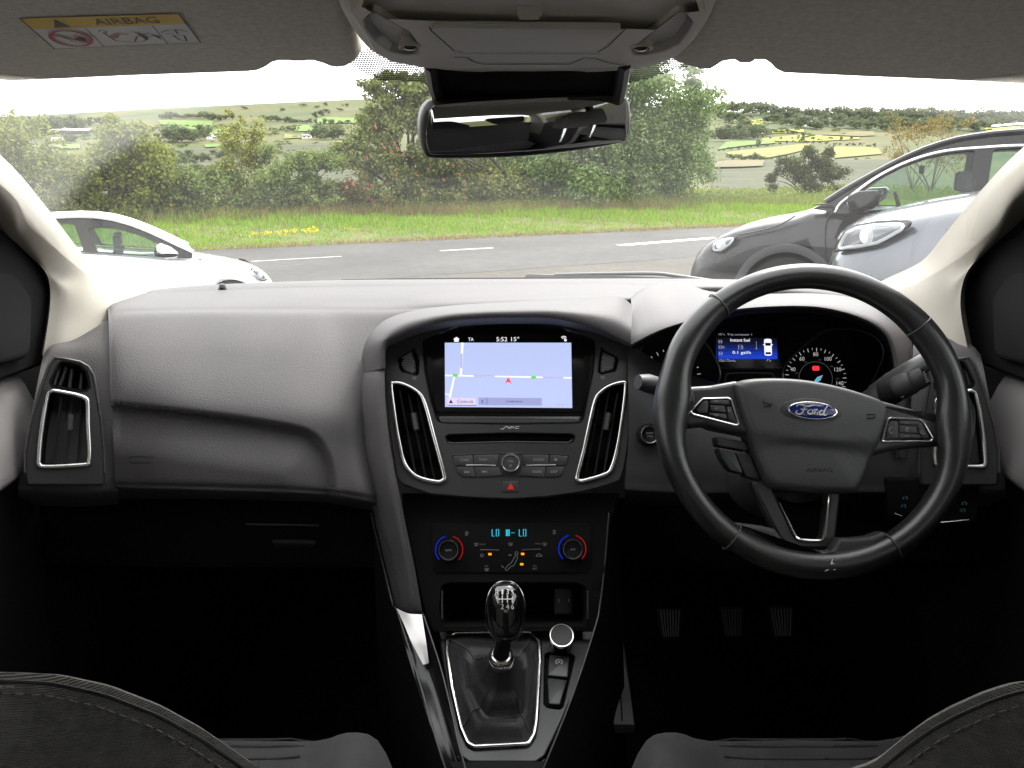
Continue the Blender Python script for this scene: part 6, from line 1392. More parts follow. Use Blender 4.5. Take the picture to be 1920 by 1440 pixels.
V = grid(bm, rows, closed_u=True); cap(bm, V[-1]); ga = obj('gaiter', bm, M['softleather'], kt)
for j in (int(n*.12), int(n*.37), int(n*.62), int(n*.88)):
    for dj in (-.6, .6):
        bm = B(); sweep(bm, [rows[i][j % n]*(1-abs(dj)*.3)+rows[i][(j+(1 if dj > 0 else -1)) % n]*(abs(dj)*.3)+fr.n*.0008 for i in range(0, 12)], .0009, sides=5)
        obj('gaiter_seam', bm, M['rubber'], ga)
# switch block
bm = B(); bowl(bm, fr, fillet(fr.hits(bt), .004, 4), [(0, .0005), (.001, -.003), (.0015, -.008)]); sw = obj('switch_block', bm, M['black'], kt)
for pts in ([(1003, 598), (1150, 610), (1140, 770), (988, 755)], [(985, 770), (1135, 788), (1080, 975), (995, 968)]):
    bm = B(); prism(bm, fr, fillet(fr.hits(g8(pts)), .002, 3), -.006, .0026, .0016, 3); obj('switch', bm, M['satin'], sw)
bm = B(); k = fr.hit(*g8([(1072, 656)])[0]); b2 = fr.off(0, 0, .0028); put_line(bm, b2, circ(k, .0042, 18, a0=R(-50), a1=R(240), full=False), .0007); put_line(bm, b2, [(k[0]-.0016, k[1]-.0016), (k[0], k[1]+.0022), (k[0]+.0016, k[1]-.0016)], .0006); put_line(bm, b2, [(k[0]-.001, k[1]-.0004), (k[0]+.001, k[1]-.0004)], .0006); obj('lettering', bm, M['white'], sw)
# round knob
rk = at(1053, 1192, Y=.985); k2 = ((rk-fr.o).dot(fr.u), (rk-fr.o).dot(fr.v)); hh_ = (rk-fr.o).dot(fr.n)
KF = Fr(rk, (1, 0, 0), (0, .80, .60)); bm = B(); lathe(bm, KF, [(.0155, -.05), (.0158, -.008), (.0165, -.004), (.0165, 0)], 32, capend=False); rkb = obj('socket_knob', bm, M['gloss'], kt)
bm = B(); lathe(bm, KF, [(.0165, -.004), (.0167, 0), (.0158, .002), (.0146, .0018), (.014, .0)], 32, capend=False); obj('knob_ring', bm, M['chrome'], rkb); bm = B(); lathe(bm, KF, [(.0146, -.001), (.0142, .001), (.008, .0002), (.001, 0)], 32); obj('knob_cap', bm, M['plastic'], rkb)
# gloss side strips
bm = B(); rr = [[(735, 1128, 1.03), (750, 1146, 1.01), (772, 1152, 1.005), (794, 1150, 1.0)], [(744, 1160, 1.01), (760, 1180, .99), (780, 1186, .985), (806, 1190, .975)], [(768, 1240, .95), (784, 1244, .945), (803, 1246, .94), (823, 1246, .93)], [(793, 1320, .885), (808, 1322, .885), (826, 1324, .885), (842, 1324, .875)], [(822, 1400, .835), (834, 1402, .835), (850, 1403, .835), (860, 1402, .825)], [(850, 1480, .80), (860, 1480, .80), (872, 1480, .80), (880, 1480, .80)]]
pgrid(bm, rr, 5, 6); obj('side_strip', bm, M['gloss'], kt)
refl_m = principled('strip_reflection', (.55, .53, .52), .35, metal=.7, var=(20, .1))  # window reflection in the gloss strip, put in as a silver patch
bm = B(); pgrid(bm, [[(743, 1140, 1.012), (765, 1150, 1.0), (791, 1152, .994)], [(758, 1172, .988), (775, 1175, .982), (795, 1178, .976)], [(772, 1205, .962), (786, 1208, .957), (800, 1210, .952)], [(793, 1246, .934), (799, 1245, .933), (804, 1243, .932)]], 5, 5); obj('strip_reflection', bm, refl_m, kt)
for pts, r_ in (([(695, 961, 1.07), (715, 1045, 1.07), (736, 1131, 1.03), (746, 1150, 1.01), (790, 1290, .90), (822, 1400, .83), (842, 1460, .80)], .0012), ([(795, 1155, .99), (826, 1250, .925), (846, 1330, .868), (863, 1405, .82), (878, 1460, .79)], .0010), ([(1142, 962, 1.03), (1134, 1060, 1.02), (1125, 1134, 1.0), (1116, 1175, .975), (1075, 1300, .88), (1028, 1419, .815), (1010, 1460, .80)], .0012), ([(858, 1418, .822), (885, 1434, .815), (1000, 1434, .815), (1022, 1424, .818)], .0010)):
    bm = B(); sweep(bm, [at(p[0], p[1], Y=p[2]) for p in [tuple(q) for q in catmull(pts, 5)]], r_, sides=8); obj('edge_trim', bm, M['ledge'], kt)
# console flanks down to the floor, right cheek, rear end
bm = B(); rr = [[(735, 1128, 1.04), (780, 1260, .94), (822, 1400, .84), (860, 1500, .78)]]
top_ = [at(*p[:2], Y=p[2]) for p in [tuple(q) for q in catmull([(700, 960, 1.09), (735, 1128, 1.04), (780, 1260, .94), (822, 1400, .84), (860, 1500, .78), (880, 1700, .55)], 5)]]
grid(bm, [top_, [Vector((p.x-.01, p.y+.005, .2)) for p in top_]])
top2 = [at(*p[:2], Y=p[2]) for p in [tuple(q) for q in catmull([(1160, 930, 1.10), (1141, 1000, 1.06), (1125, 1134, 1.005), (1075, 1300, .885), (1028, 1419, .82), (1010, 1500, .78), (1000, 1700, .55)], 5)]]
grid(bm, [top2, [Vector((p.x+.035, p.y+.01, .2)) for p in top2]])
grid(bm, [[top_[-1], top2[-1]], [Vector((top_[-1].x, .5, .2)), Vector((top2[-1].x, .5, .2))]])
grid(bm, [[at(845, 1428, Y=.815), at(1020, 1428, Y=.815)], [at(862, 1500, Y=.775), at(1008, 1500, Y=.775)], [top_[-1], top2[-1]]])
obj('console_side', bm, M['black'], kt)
# ---- gear lever
gt = thing('gear_lever', 'gloss black gear knob with white shift pattern on a chrome collar', 'gear lever', tuple(colr))
kc = at(948, 1146, Y=.90); KA = Fr(kc, (1, 0, 0), (0, .38, .92)); ax = KA.v
bm = B(); prof = [(1.0, .047), (.96, .046), (.85, .044), (.62, .037), (.3, .022), (.02, .012)]
rows = []
for k in range(15):
    ph = -math.pi/2+math.pi*k/14; v = math.sin(ph)*.034; c = math.cos(ph)
    wd = (.0225+.002*math.sin(ph))*(c**.62 if c > 0 else 0)
    rows.append([KA.p(wd*math.cos(a)*1.0, v, wd*.92*math.sin(a)) for a in np.linspace(0, 2*math.pi, 28, endpoint=False)])
grid(bm, rows, closed_u=True); M['pball'] = principled('polished_black', (.004, .004, .004), .05, spec=.6, coat=.6); kn = obj('gear_knob', bm, M['pball'], gt)
bm = B(); sweep(bm, [KA.p(.0238*math.copysign(abs(math.cos(a))**.8, math.cos(a)), .0355*math.sin(a), .002) for a in np.linspace(0, 2*math.pi, 48, endpoint=False)], .0011, .0016, closed=True, sides=8, up=KA.n); obj('knob_rim', bm, principled('smoked_chrome', (.3, .3, .3), .15, metal=1), kn)
bm = B()
def kp(x, y):
    vv = y; c = math.sqrt(max(0, 1-(vv/.034)**2)); wd = (.0225+.002*vv/.034)*c**.62; uu = x; return KA.p(uu, vv, wd*.92*math.sqrt(max(0, 1-(uu/max(wd, .001))**2))+.0004)
class KP: 
    def p(s, u, v, w=0): return kp(u, v)
    n = KA.n
kk = KP(); s_ = .0062
for pts in ([(-1.5*s_, .0195), (-1.5*s_, .0165), (1.34*s_, .0165)], [(-.6*s_, .0208), (-.6*s_, .0118)], [(.38*s_, .0208), (.38*s_, .0118)], [(1.34*s_, .0198), (1.34*s_, .0118)]):
    dn = [tuple(a) for a in catmull([np.array(p) for p in pts], 4)]; put_line(bm, kk, dn, .0013)
for ch_, x, y in (('R', -1.55*s_, .0238), ('1', -.6*s_, .0246), ('3', .38*s_, .0246), ('5', 1.34*s_, .0238), ('2', -.6*s_, .0078), ('4', .38*s_, .0078), ('6', 1.34*s_, .0076)): put_text(bm, ch_, kk, (x, y), .0058, None if ch_ != '1' else .002)
obj('shift_pattern', bm, M['white'], kn)
CF = Fr(colr, (1, 0, 0), (0, .86, .42)); bm = B(); lathe(bm, CF, [(.0135, -.02), (.0150, -.004), (.0155, .003), (.0148, .008), (.0125, .011), (.0105, .012)], 32, capend=False); obj('collar', bm, M['chrome'], gt)
bm = B(); sweep(bm, [colr-CF.n*.02, colr+CF.n*.012, kc-ax*.028], [.010, .0095, .0085], sides=16); obj('stem', bm, M['black'], gt)
M['ridge'] = principled('worn_pedal_ridge', (.4, .4, .4), .4)
# ---- pedals and foot rest
for px, py, nm, lab in ((1257, 1170, 'clutch_pedal', 'ribbed clutch pedal, nearest to the centre console'), (1373, 1168, 'brake_pedal', 'ribbed brake pedal, middle of the three'), (1466, 1168, 'accelerator_pedal', 'dim accelerator pedal, farthest to the right')):
    o = at(px, py, Y=1.42 if nm != 'accelerator_pedal' else 1.37); pf = Fr(o, (1, 0, 0), (0, .45, .9)); pt = thing(nm, lab, 'pedal', tuple(o)); bm = B()
    prism(bm, pf, fillet([(-.024, .03), (-.017, -.027), (.017, -.027), (.024, .03)], .006, 4), -.012, 0, .003); pd = obj('pad', bm, M['rubber'], pt)
    for k in range(7):
        bm = B(); x = -.015+.005*k; sweep(bm, [pf.p(x*.85, -.023, .0012), pf.p(x*1.2, .026, .0012)], .0010, .0014, sides=6, up=pf.n); obj('ridge', bm, M['ridge'], pd)
    bm = B(); sweep(bm, [pf.p(0, .01, -.008), pf.p(0, .1, .0), pf.p(0, .22, .05)], .007, .004, sides=8); obj('arm', bm, M['black'], pt)
o = at(1160, 1270, Y=1.12); ff = Fr(at(1165, 1362, Y=1.05), (1, 0, 0), (0, .8, .35)); fq = ff.hits([(1125, 1360), (1190, 1362), (1168, 1200), (1158, 1148), (1145, 1150), (1138, 1200)])
t = thing('foot_rest', 'grey ribbed foot rest beside the centre console', 'foot rest', tuple(ff.o)); bm = B(); prism(bm, ff, fq, -.02, .004, .003); fr_ = obj('plate', bm, M['pedal'], t)
for a, b in (((1142, 1355), (1148, 1170)), ((1166, 1355), (1156, 1170))):
    bm = B(); sweep(bm, [ff.p(*ff.hit(*a), .004), ff.p(*ff.hit(*b), .004)], .0012, sides=6); obj('groove', bm, M['black'], fr_)
# ================================================================== DRIVER'S SIDE
# ---- side walls of the body below the windows
for sg in (-1, 1):
    bm = B(); fr = Fr((sg*.755, 0, 0), (0, 1, 0), (0, 0, 1)); box(bm, fr, -1.55, 1.75, .1, .955, -.02, .02)
    box(bm, fr, 1.1, 1.45, .94, .99, -.019, .019); obj('side_wall', bm, M['carpet'], kind='structure')
bm = B(); box(bm, Fr((0, 1.66, 0), (1, 0, 0), (0, 0, 1)), -.76, .76, .1, .985, -.02, .02); obj('bulkhead', bm, M['carpet'], kind='structure')
# ---- unseen bonnet, added below the sight line to bounce sky light onto the visors
M['own'] = principled('bounce_silver_paint', (.62, .62, .63), .35, metal=.2, coat=1)
bm = B(); grid(bm, [[(x, Y, z-.08*(x/.8)**2) for x in np.linspace(-.78, .78, 11)] for Y, z in ((1.70, .95), (1.85, .945), (2.1, .92), (2.4, .87), (2.62, .80), (2.7, .70), (2.72, .35))]); tag(obj('bonnet', bm, M['own']), 'unseen silver bonnet added to bounce sky light onto the sun visors', 'bonnet')
# ---- instrument hood
LPp = [(1183, 644), (1215, 627), (1250, 612), (1300, 597), (1370, 580), (1440, 573.5), (1520, 573), (1580, 583), (1630, 601), (1660, 624), (1673, 655), (1679, 700), (1681, 765), (1682, 860)]
LPY = [1.09, 1.082, 1.075, 1.068, 1.06, 1.055, 1.055, 1.058, 1.062, 1.066, 1.068, 1.066, 1.06, 1.05]
KP_ = [(1183, 560), (1196, 547), (1222, 535), (1272, 526), (1330, 546), (1420, 551), (1520, 550), (1598, 558), (1660, 578), (1694, 610), (1706, 650), (1712, 700), (1714, 765), (1714, 860)]
KY = [1.25, 1.29, 1.34, 1.43, 1.36, 1.28, 1.25, 1.24, 1.22, 1.195, 1.165, 1.135, 1.105, 1.07]
def lerp_rows(a, ay, b, by, t, dy=0, dY=0): return [(p[0]*(1-t)+q[0]*t, p[1]*(1-t)+q[1]*t+dy, y0*(1-t)+y1*t+dY) for p, q, y0, y1 in zip(a, b, ay, by)]
BK = [(p[0]+d, p[1]+14, y+.04) for p, y, d in zip(KP_, KY, [-4, -4, -2, 4, 6, 0, 0, 0, 4, 8, 8, 6, 6, 6])]
IN1 = [(p[0]+(2 if p[0] < 1400 else -2), p[1]+5, y+.004) for p, y in zip(LPp, LPY)]
IN2 = [(p[0]+(5 if p[0] < 1400 else -5), p[1]+12, y+.05) for p, y in zip(LPp, LPY)]
IN3 = [(p[0]+(9 if p[0] < 1400 else -9), p[1]+14, 1.215) for p, y in zip(LPp, LPY)]
ctrl = [BK, lerp_rows(KP_, KY, LPp, LPY, 0), lerp_rows(KP_, KY, LPp, LPY, .35, -1, -.004), lerp_rows(KP_, KY, LPp, LPY, .8, -2.5, -.012), lerp_rows(LPp, LPY, LPp, LPY, 0), IN1]
bm = B(); pgrid(bm, ctrl, 6, 5); obj('instrument_hood', bm, M['dash'], dt)
bm = B(); pgrid(bm, [IN1, IN2, IN3], 6, 4); obj('hood_lining', bm, M['black'], dt)
bm = B(); dp_ = [[(1176, 640, 1.125), (1260, 690, 1.16), (1440, 740, 1.17), (1600, 740, 1.16), (1718, 690, 1.12)], [(1178, 720, 1.095), (1260, 760, 1.10), (1440, 780, 1.11), (1600, 780, 1.10), (1715, 770, 1.09)], [(1178, 830, 1.068), (1260, 840, 1.068), (1440, 845, 1.07), (1600, 845, 1.065), (1712, 840, 1.06)],
    [(1172, 900, 1.05), (1260, 905, 1.05), (1440, 908, 1.05), (1600, 908, 1.045), (1710, 905, 1.045)], [(1172, 925, 1.055), (1260, 930, 1.055), (1440, 932, 1.055), (1600, 930, 1.05), (1710, 928, 1.05)], [(1170, 945, 1.14), (1260, 948, 1.14), (1440, 950, 1.14), (1600, 950, 1.14), (1710, 950, 1.13)]]
pgrid(bm, dp_, 6, 5); obj('driver_panel', bm, M['plastic'], dt)
# start button
SB = Fr(at(1217, 815, Y=1.062), (1, .12, 0), (0, .34, .94)); bm = B(); lathe(bm, SB, [(.0155, -.008), (.0155, .001), (.0135, .003), (.0125, .002)], 28, capend=False); stb = obj('start_button', bm, M['black'], dt)
bm = B(); lathe(bm, SB, [(.0125, -.004), (.0125, .004), (.0116, .0052), (.0106, .004)], 28, capend=False); obj('chrome_ring', bm, M['chrome'], stb); bm = B(); lathe(bm, SB, [(.0106, -.004), (.0104, .0036), (.001, .004)], 28); obj('cap', bm, M['gloss'], stb)
bm = B(); put_text(bm, 'START', SB.off(0, 0, .0042), (0, .0018), .0022, .010); put_text(bm, 'STOP', SB.off(0, 0, .0042), (0, -.0022), .0022, .008); obj('lettering', bm, M['dimprint'], stb)
# light switch panel low on the right
LS = Fr(at(1750, 930, Y=1.03), (1, -.1, 0), (0, .2, .98)); bm = B(); prism(bm, LS, fillet(LS.hits([(1660, 895), (1838, 900), (1832, 985), (1668, 978)]), .005, 3), -.02, 0, .003); ls = obj('light_switch_panel', bm, M['black'], dt)
bm = B(); lathe(bm, LS, [(.017, 0), (.017, .008), (.0155, .010), (.001, .0105)], 28, LS.hit(1752, 940)); obj('rotary_switch', bm, M['plastic'], ls)
for a, b in (((1730, 893), (1743, 897)), ((1804, 904.5), (1836, 908)), ((1676, 962), (1690, 967)), ((1762, 979), (1816, 974))):
    bm = B(); sweep(bm, [LS.p(*LS.hit(*a), .001), LS.p(*LS.hit(*b), .001)], .0011, .0009, sides=6); obj('panel_edge', bm, M['chrome'], ls)
bm = B(); b2 = LS.off(0, 0, .0004)
for c in ((1698, 934), (1695, 949), (1809, 944), (1806, 957)):
    k = b2.hit(*c); put_line(bm, b2, circ(k, .0022, 10, a0=-1.2, a1=1.9, full=False), .0006); put_line(bm, b2, [(k[0]-.004, k[1]+.001), (k[0]-.0015, k[1]+.001)], .0006); put_line(bm, b2, [(k[0]-.004, k[1]-.001), (k[0]-.0015, k[1]-.001)], .0006)
obj('lettering', bm, glow('switch_teal', (.15, .4, .4), .04), ls)
# sensor on the dash top, wipers outside the glass
bm = B(); sf = Fr(at(417, 542, Y=1.385), (1, 0, 0), (0, 1, 0)); lathe(bm, sf, [(.007, -.004), (.0068, .001), (.0055, .004), (.0052, .007), (.004, .0085), (.0005, .009)], 20); obj('light_sensor', bm, M['gloss'], dt)
wt_ = thing('windscreen_wiper', 'black wiper arm parked across the base of the windscreen, right of centre', 'wiper', tuple(at(1340, 526, Y=1.60)))
M['wiper'] = principled('wiper_black', (.025, .028, .032), .4)
bm = B(); prism(bm, Fr(at(1015, 519, Y=1.63), (1, .05, 0), (0, .45, .9)), fillet([(-.032, -.0055), (.03, -.004), (.034, .003), (-.022, .0055), (-.031, .004)], .002, 3), -.008, .006, .003); obj('blade_carrier', bm, M['wiper'], wt_)
bm = B(); sweep(bm, [at(p[0], p[1], Y=p[2]) for p in [tuple(q) for q in catmull([(1040, 516, 1.63), (1120, 514, 1.62), (1225, 513, 1.61), (1265, 517, 1.605), (1345, 528, 1.59), (1420, 534, 1.58)], 5)]], .005, .004, sides=8); obj('arm', bm, M['wiper'], wt_)
bm = B(); sweep(bm, [at(p[0], p[1], Y=p[2]) for p in [(985, 522, 1.62), (1150, 521, 1.6), (1300, 526, 1.58), (1440, 532, 1.55)]], .003, .005, sides=6); obj('blade', bm, M['rubber'], wt_)
wt2 = thing('windscreen_wiper', 'thin black wiper blade lying along the glass base left of centre', 'wiper', tuple(at(640, 526, Y=1.62)))
bm = B(); sweep(bm, [at(p[0], p[1], Y=p[2]) for p in [(640, 525.2, 1.6), (760, 522.6, 1.62), (880, 521.8, 1.63), (990, 521.5, 1.63)]], .003, .0022, sides=6); obj('blade', bm, M['rubber'], wt2)

# ================================================================== INSTRUMENT CLUSTER
CU = Fr(at(1440, 680, Y=1.195), (1, 0, 0), (0, math.sin(R(18)), math.cos(R(18))))
ci = thing('instrument_cluster', 'instrument cluster with two dials and blue lit trip display behind the wheel', 'instrument cluster', tuple(CU.o)); fr = CU
bm = B(); prism(bm, fr, fillet(fr.hits([(1176, 640), (1300, 575), (1440, 560), (1600, 570), (1690, 640), (1695, 800), (1176, 800)]), .01, 3), -.03, -.004, .002); obj('face', bm, M['black'], ci)
def k3(pts): return [(1180+.270833*x, 580+.270833*y) for x, y in pts]
f1 = fr.off(0, 0, -.0035)
rR = k3([(1065, 480), (1062, 430), (1090, 370), (1180, 280), (1280, 195), (1370, 145), (1450, 135), (1560, 140), (1660, 170), (1725, 215), (1752, 265), (1755, 320), (1730, 400), (1680, 500), (1600, 640), (1500, 760), (1150, 760), (1080, 620)])
rL = k3([(75, 290), (110, 240), (180, 185), (290, 155), (420, 165), (520, 230), (590, 330), (630, 440), (610, 520), (560, 640), (300, 700), (100, 620), (70, 400)])
for q, nm in ((rR, 'speed_dial'), (rL, 'rev_dial')):
    qq = [tuple(a) for a in catmull([np.array(p) for p in f1.hits(q)], 4, closed=True)]
    bm = B(); prism(bm, f1, qq, -.002, .0006, .0004, 2); dial = obj(nm, bm, M['black'], ci)
    bm = B(); sweep(bm, [f1.p(u, v, .001) for u, v in ccw(qq)], .0014, .0022, closed=True, sides=8, up=fr.n); obj('dial_rim', bm, principled('dial_rim_grey', (.12, .12, .13), .3, metal=.6), dial)
    b2 = f1.off(0, 0, .0008); bm = B()
    if nm == 'speed_dial':
        c = b2.hit(*k3([(1290, 478)])[0]); pxs = .270833*1.2/F
        for s, p in (('40', (1132, 415)), ('60', (1195, 342)), ('80', (1290, 311)), ('100', (1376, 343)), ('120', (1443, 416)), ('140', (1458, 511))): put_text(bm, s, b2, b2.hit(*k3([p])[0]), .0056, None, .0002)
        for i in range(25):
            a = R(190-8.6*i); r1 = 217*pxs; L = (26 if i % 2 == 0 else 16)*pxs; put_line(bm, b2, [(c[0]+(r1-L)*math.cos(a), c[1]+(r1-L)*math.sin(a)), (c[0]+r1*math.cos(a), c[1]+r1*math.sin(a))], .0009 if i % 2 == 0 else .0006, .0002)
        obj('numerals', bm, glow('dial_print', (.5, .5, .48), .2), dial)
        bm = B(); put_line(bm, b2, circ(c, 118*pxs, 48), .0009, .0002, closed=True)
        for s, p in (('60', (1160, 440)), ('100', (1220, 365)), ('140', (1320, 350)), ('180', (1400, 395)), ('220', (1440, 480))): put_text(bm, s, b2, b2.hit(*k3([p])[0]), .0026, None, .0002)
        obj('inner_ring', bm, glow('dial_print_dim', (.2, .2, .2), .06), dial)
        bm = B(); k = b2.hit(*k3([(1291, 408)])[0]); put_poly(bm, b2, fillet([(k[0]-.0050, k[1]-.0033), (k[0]+.0050, k[1]-.0033), (k[0]+.0050, k[1]+.0033), (k[0]-.0050, k[1]+.0033)], .002, 3), .0003); wl2 = obj('brake_warning', bm, glow('warning_red', (.9, .03, .05), .4), dial)
        bm = B(); put_line(bm, b2, circ(k, .0022, 14), .0006, .0006, closed=True); put_text(bm, 'P', b2, k, .0022, None, .0006); obj('brake_symbol', bm, M['black'], wl2)
        bm = B(); p0, p1 = b2.hit(*k3([(1255, 530)])[0]), b2.hit(*k3([(1338, 455)])[0]); d = np.array(p1)-np.array(p0); nn = np.array((-d[1], d[0]))/np.linalg.norm(d)
        mm_ = (np.array(p0)+np.array(p1))/2; put_poly(bm, b2, [tuple(p0), tuple(mm_-nn*.0033+d*.15), tuple(p1), tuple(mm_+nn*.0033+d*.15)], .0012); nd = obj('needle', bm, principled('needle_white', (.6, .65, .65), .4, emit=((.5, .65, .65), .12)), dial)
        bm = B(); put_poly(bm, b2, [tuple(np.array(p0)+d*.05), tuple(mm_-nn*.0022+d*.1), tuple(np.array(p1)-d*.08), tuple(mm_+nn*.0022+d*.1)], .0016); obj('needle_glow', bm, glow('needle_blue', (.05, .38, .62), .28), nd)
    else:
        for s, p in (('2', (166, 374)), ('4', (398, 374)), ('5', (456, 481))): put_text(bm, s, b2, b2.hit(*k3([p])[0]), .0062, None, .0002)
        c = b2.hit(*k3([(290, 480)])[0])
        for i in range(17):
            a = R(200-13.6*i); r1 = 212*pxs if False else 212*.270833*1.2/F; L = (26 if i % 2 == 0 else 15)*.270833*1.2/F; put_line(bm, b2, [(c[0]+(r1-L)*math.cos(a), c[1]+(r1-L)*math.sin(a)), (c[0]+r1*math.cos(a), c[1]+r1*math.sin(a))], .0009, .0002)
        obj('numerals', bm, bpy.data.materials['dial_print'], dial)
        bm = B(); put_line(bm, b2, b2.hits(k3([(500, 480), (498, 500), (492, 540)])), .003, .0002); obj('red_zone', bm, glow('rev_red', (.5, .03, .03), .2), dial)
# trip display
TD = [(1342, 619), (1456, 620), (1458, 689), (1344, 688)]
tb = BL(f1, TD); bm = B(); prism(bm, f1, fillet(f1.hits([(1335, 612), (1464, 613), (1466, 694), (1345, 690)]), .004, 3), -.002, .0004, .0003, 2); td = obj('trip_display', bm, M['gloss'], ci)
b2 = tb
cols = [(.003, .003, .008), (.004, .006, .03), (.005, .012, .09), (.006, .022, .2), (.008, .035, .36), (.01, .05, .52)]
for i, c in enumerate(cols):
    y1 = .80-.1*i*.95; bm = B(); put_poly(bm, tb, [(0, y1-.1), (1, y1-.1), (1, y1), (0, y1)], .0008); obj('display_band', bm, glow('trip_blue_%s' % 'abcdef'[i], c, .26), td)
def tk(x, y): return ((x-600)/(1020-600), 1-(y-150)/(405-150))
TW = glow('trip_white', (.75, .75, .85), .34); TDm = glow('trip_dim', (.35, .35, .42), .22)
bm = B(); put_text(bm, 'Instant fuel', tb, tk(765, 218), .085, .32, .0012); put_text(bm, '0.1 gal/h', tb, tk(773, 307), .10, .30, .0012); obj('lettering', bm, TW, td)
bm = B(); put_text(bm, '15°c  Trip computer 1', tb, tk(733, 181), .075, .54, .0012); put_text(bm, '106170mls', tb, tk(672, 360), .075, .27, .0012)
for (x, y) in ((628, 230), (628, 268), (628, 312)): put_line(bm, tb, [tk(x-10, y-10), tk(x+10, y-10), tk(x+10, y+10), tk(x-10, y+10)], .012, .0012, closed=True); put_line(bm, tb, [tk(x-10, y), tk(x+10, y)], .012, .0012)
put_line(bm, tb, [tk(655, 262), tk(645, 269), tk(655, 276)], .014, .0012); put_line(bm, tb, [tk(752, 252), tk(776, 252), tk(776, 282), tk(752, 282)], .01, .0012, closed=True); put_line(bm, tb, [tk(752, 266), tk(776, 266)], .01, .0012); put_line(bm, tb, [tk(782, 258), tk(782, 280)], .008, .0012)
put_line(bm, tb, [tk(876, 225), tk(876, 280)], .006, .0012); put_poly(bm, tb, [tk(870, 272), tk(882, 272), tk(876, 284)], .0012); put_line(bm, tb, [tk(945, 362), tk(952, 348), tk(962, 352), tk(972, 366)], .012, .0012); obj('dim_lettering', bm, TDm, td)
bm = B(); put_poly(bm, tb, fillet([tk(930, 208), tk(982, 208), tk(982, 325), tk(930, 325)], .05, 4), .0012); put_poly(bm, tb, [tk(922, 246), tk(990, 246), tk(990, 252), tk(922, 252)], .0011); cic = obj('car_symbol', bm, glow('car_symbol_white', (.62, .62, .82), .38), td)
bm = B(); put_poly(bm, tb, [tk(935, 236), tk(977, 236), tk(973, 256), tk(939, 256)], .0016); put_poly(bm, tb, [tk(939, 300), tk(973, 300), tk(976, 315), tk(936, 315)], .0016); obj('car_symbol_glass', bm, M['black'], cic)
bm = B(); lo_ = [(1358, 716), (1361, 706), (1370, 700), (1440, 700), (1450, 705), (1456, 716)]; sweep(bm, [f1.p(u, v, .001) for u, v in [tuple(a) for a in catmull([np.array(p) for p in f1.hits(lo_)], 4)]], .0010, .0014, sides=6, up=fr.n); obj('lower_frame', bm, M['ledge'], ci)
bm = B(); sweep(bm, [f1.p(u, v, .001) for u, v in f1.hits([(1346, 640), (1345, 680), (1352, 690), (1400, 692), (1450, 692), (1470, 688)])], .0008, .001, sides=6, up=fr.n); obj('display_frame', bm, M['plastic'], ci)

# ================================================================== STALKS
st1 = thing('indicator_stalk', 'black wiper stalk with printed rotary rings right of the steering wheel hub', 'stalk', tuple(at(1600, 760, Y=1.03)))
a0, a1 = at(1600, 770, Y=1.05), at(1738, 698, Y=.985); ax_ = (a1-a0).normalized()
def seg(t0, t1, r0, r1, m, nm): 
    bm = B(); P_ = [a0.lerp(a1, t0+(t1-t0)*k/6) for k in range(7)]; rr_ = [r0+(r1-r0)*k/6 for k in range(7)]; rr_[0] *= .93; rr_[-1] *= .93; sweep(bm, P_, rr_, [q*.82 for q in rr_], sides=18, up=(0, -.6, .8)); return obj(nm, bm, m, st1)
seg(-.2, .44, .013, .0195, M['plastic'], 'stem'); seg(.44, .62, .0195, .0185, M['black'], 'ring'); seg(.62, .84, .0195, .0180, M['plastic'], 'ring'); seg(.84, 1.0, .0175, .0160, M['plastic'], 'tip')
bm = B(); tp = [a0.lerp(a1, t)+Vector((0, .002, .0135)) for t in (.25, .5, .75, 1.0, 1.08)]; sweep(bm, tp, [.008, .013, .014, .014, .010], [.006, .0085, .009, .009, .006], sides=12, up=(0, -.6, .8)); obj('top_cover', bm, M['satin'], st1)
sf = Fr(a0.lerp(a1, .6)+Vector((0, -.0185, .004)), ax_, (0, .35, 1)); bm = B()
for (u, v, r_) in ((-.028, -.001, .003), (-.037, -.006, .003), (-.022, .004, .002), (-.006, .002, .003), (-.004, -.006, .003)): put_line(bm, sf, circ((u, v), r_, 10, a0=.4, a1=5.2, full=False), .0007)
for v in (.006, .003, 0, -.003, -.006): put_line(bm, sf, [(.030, v), (.0335, v+.0006)], .0008)
for v in (.005, .001): put_line(bm, sf, [(-.010, v), (-.0085, v)], .0012)
obj('printed_symbols', bm, M['dimprint'], st1)
st2 = thing('indicator_stalk', 'black indicator stalk tip left of the steering wheel rim', 'stalk', tuple(at(1250, 735, Y=1.04)))
bm = B(); sweep(bm, [at(1196, 716, Y=.99), at(1215, 719, Y=.995), at(1260, 733, Y=1.02), at(1330, 760, Y=1.05)], [.010, .0145, .014, .012], [.009, .012, .012, .010], sides=14); obj('stem', bm, M['plastic'], st2)

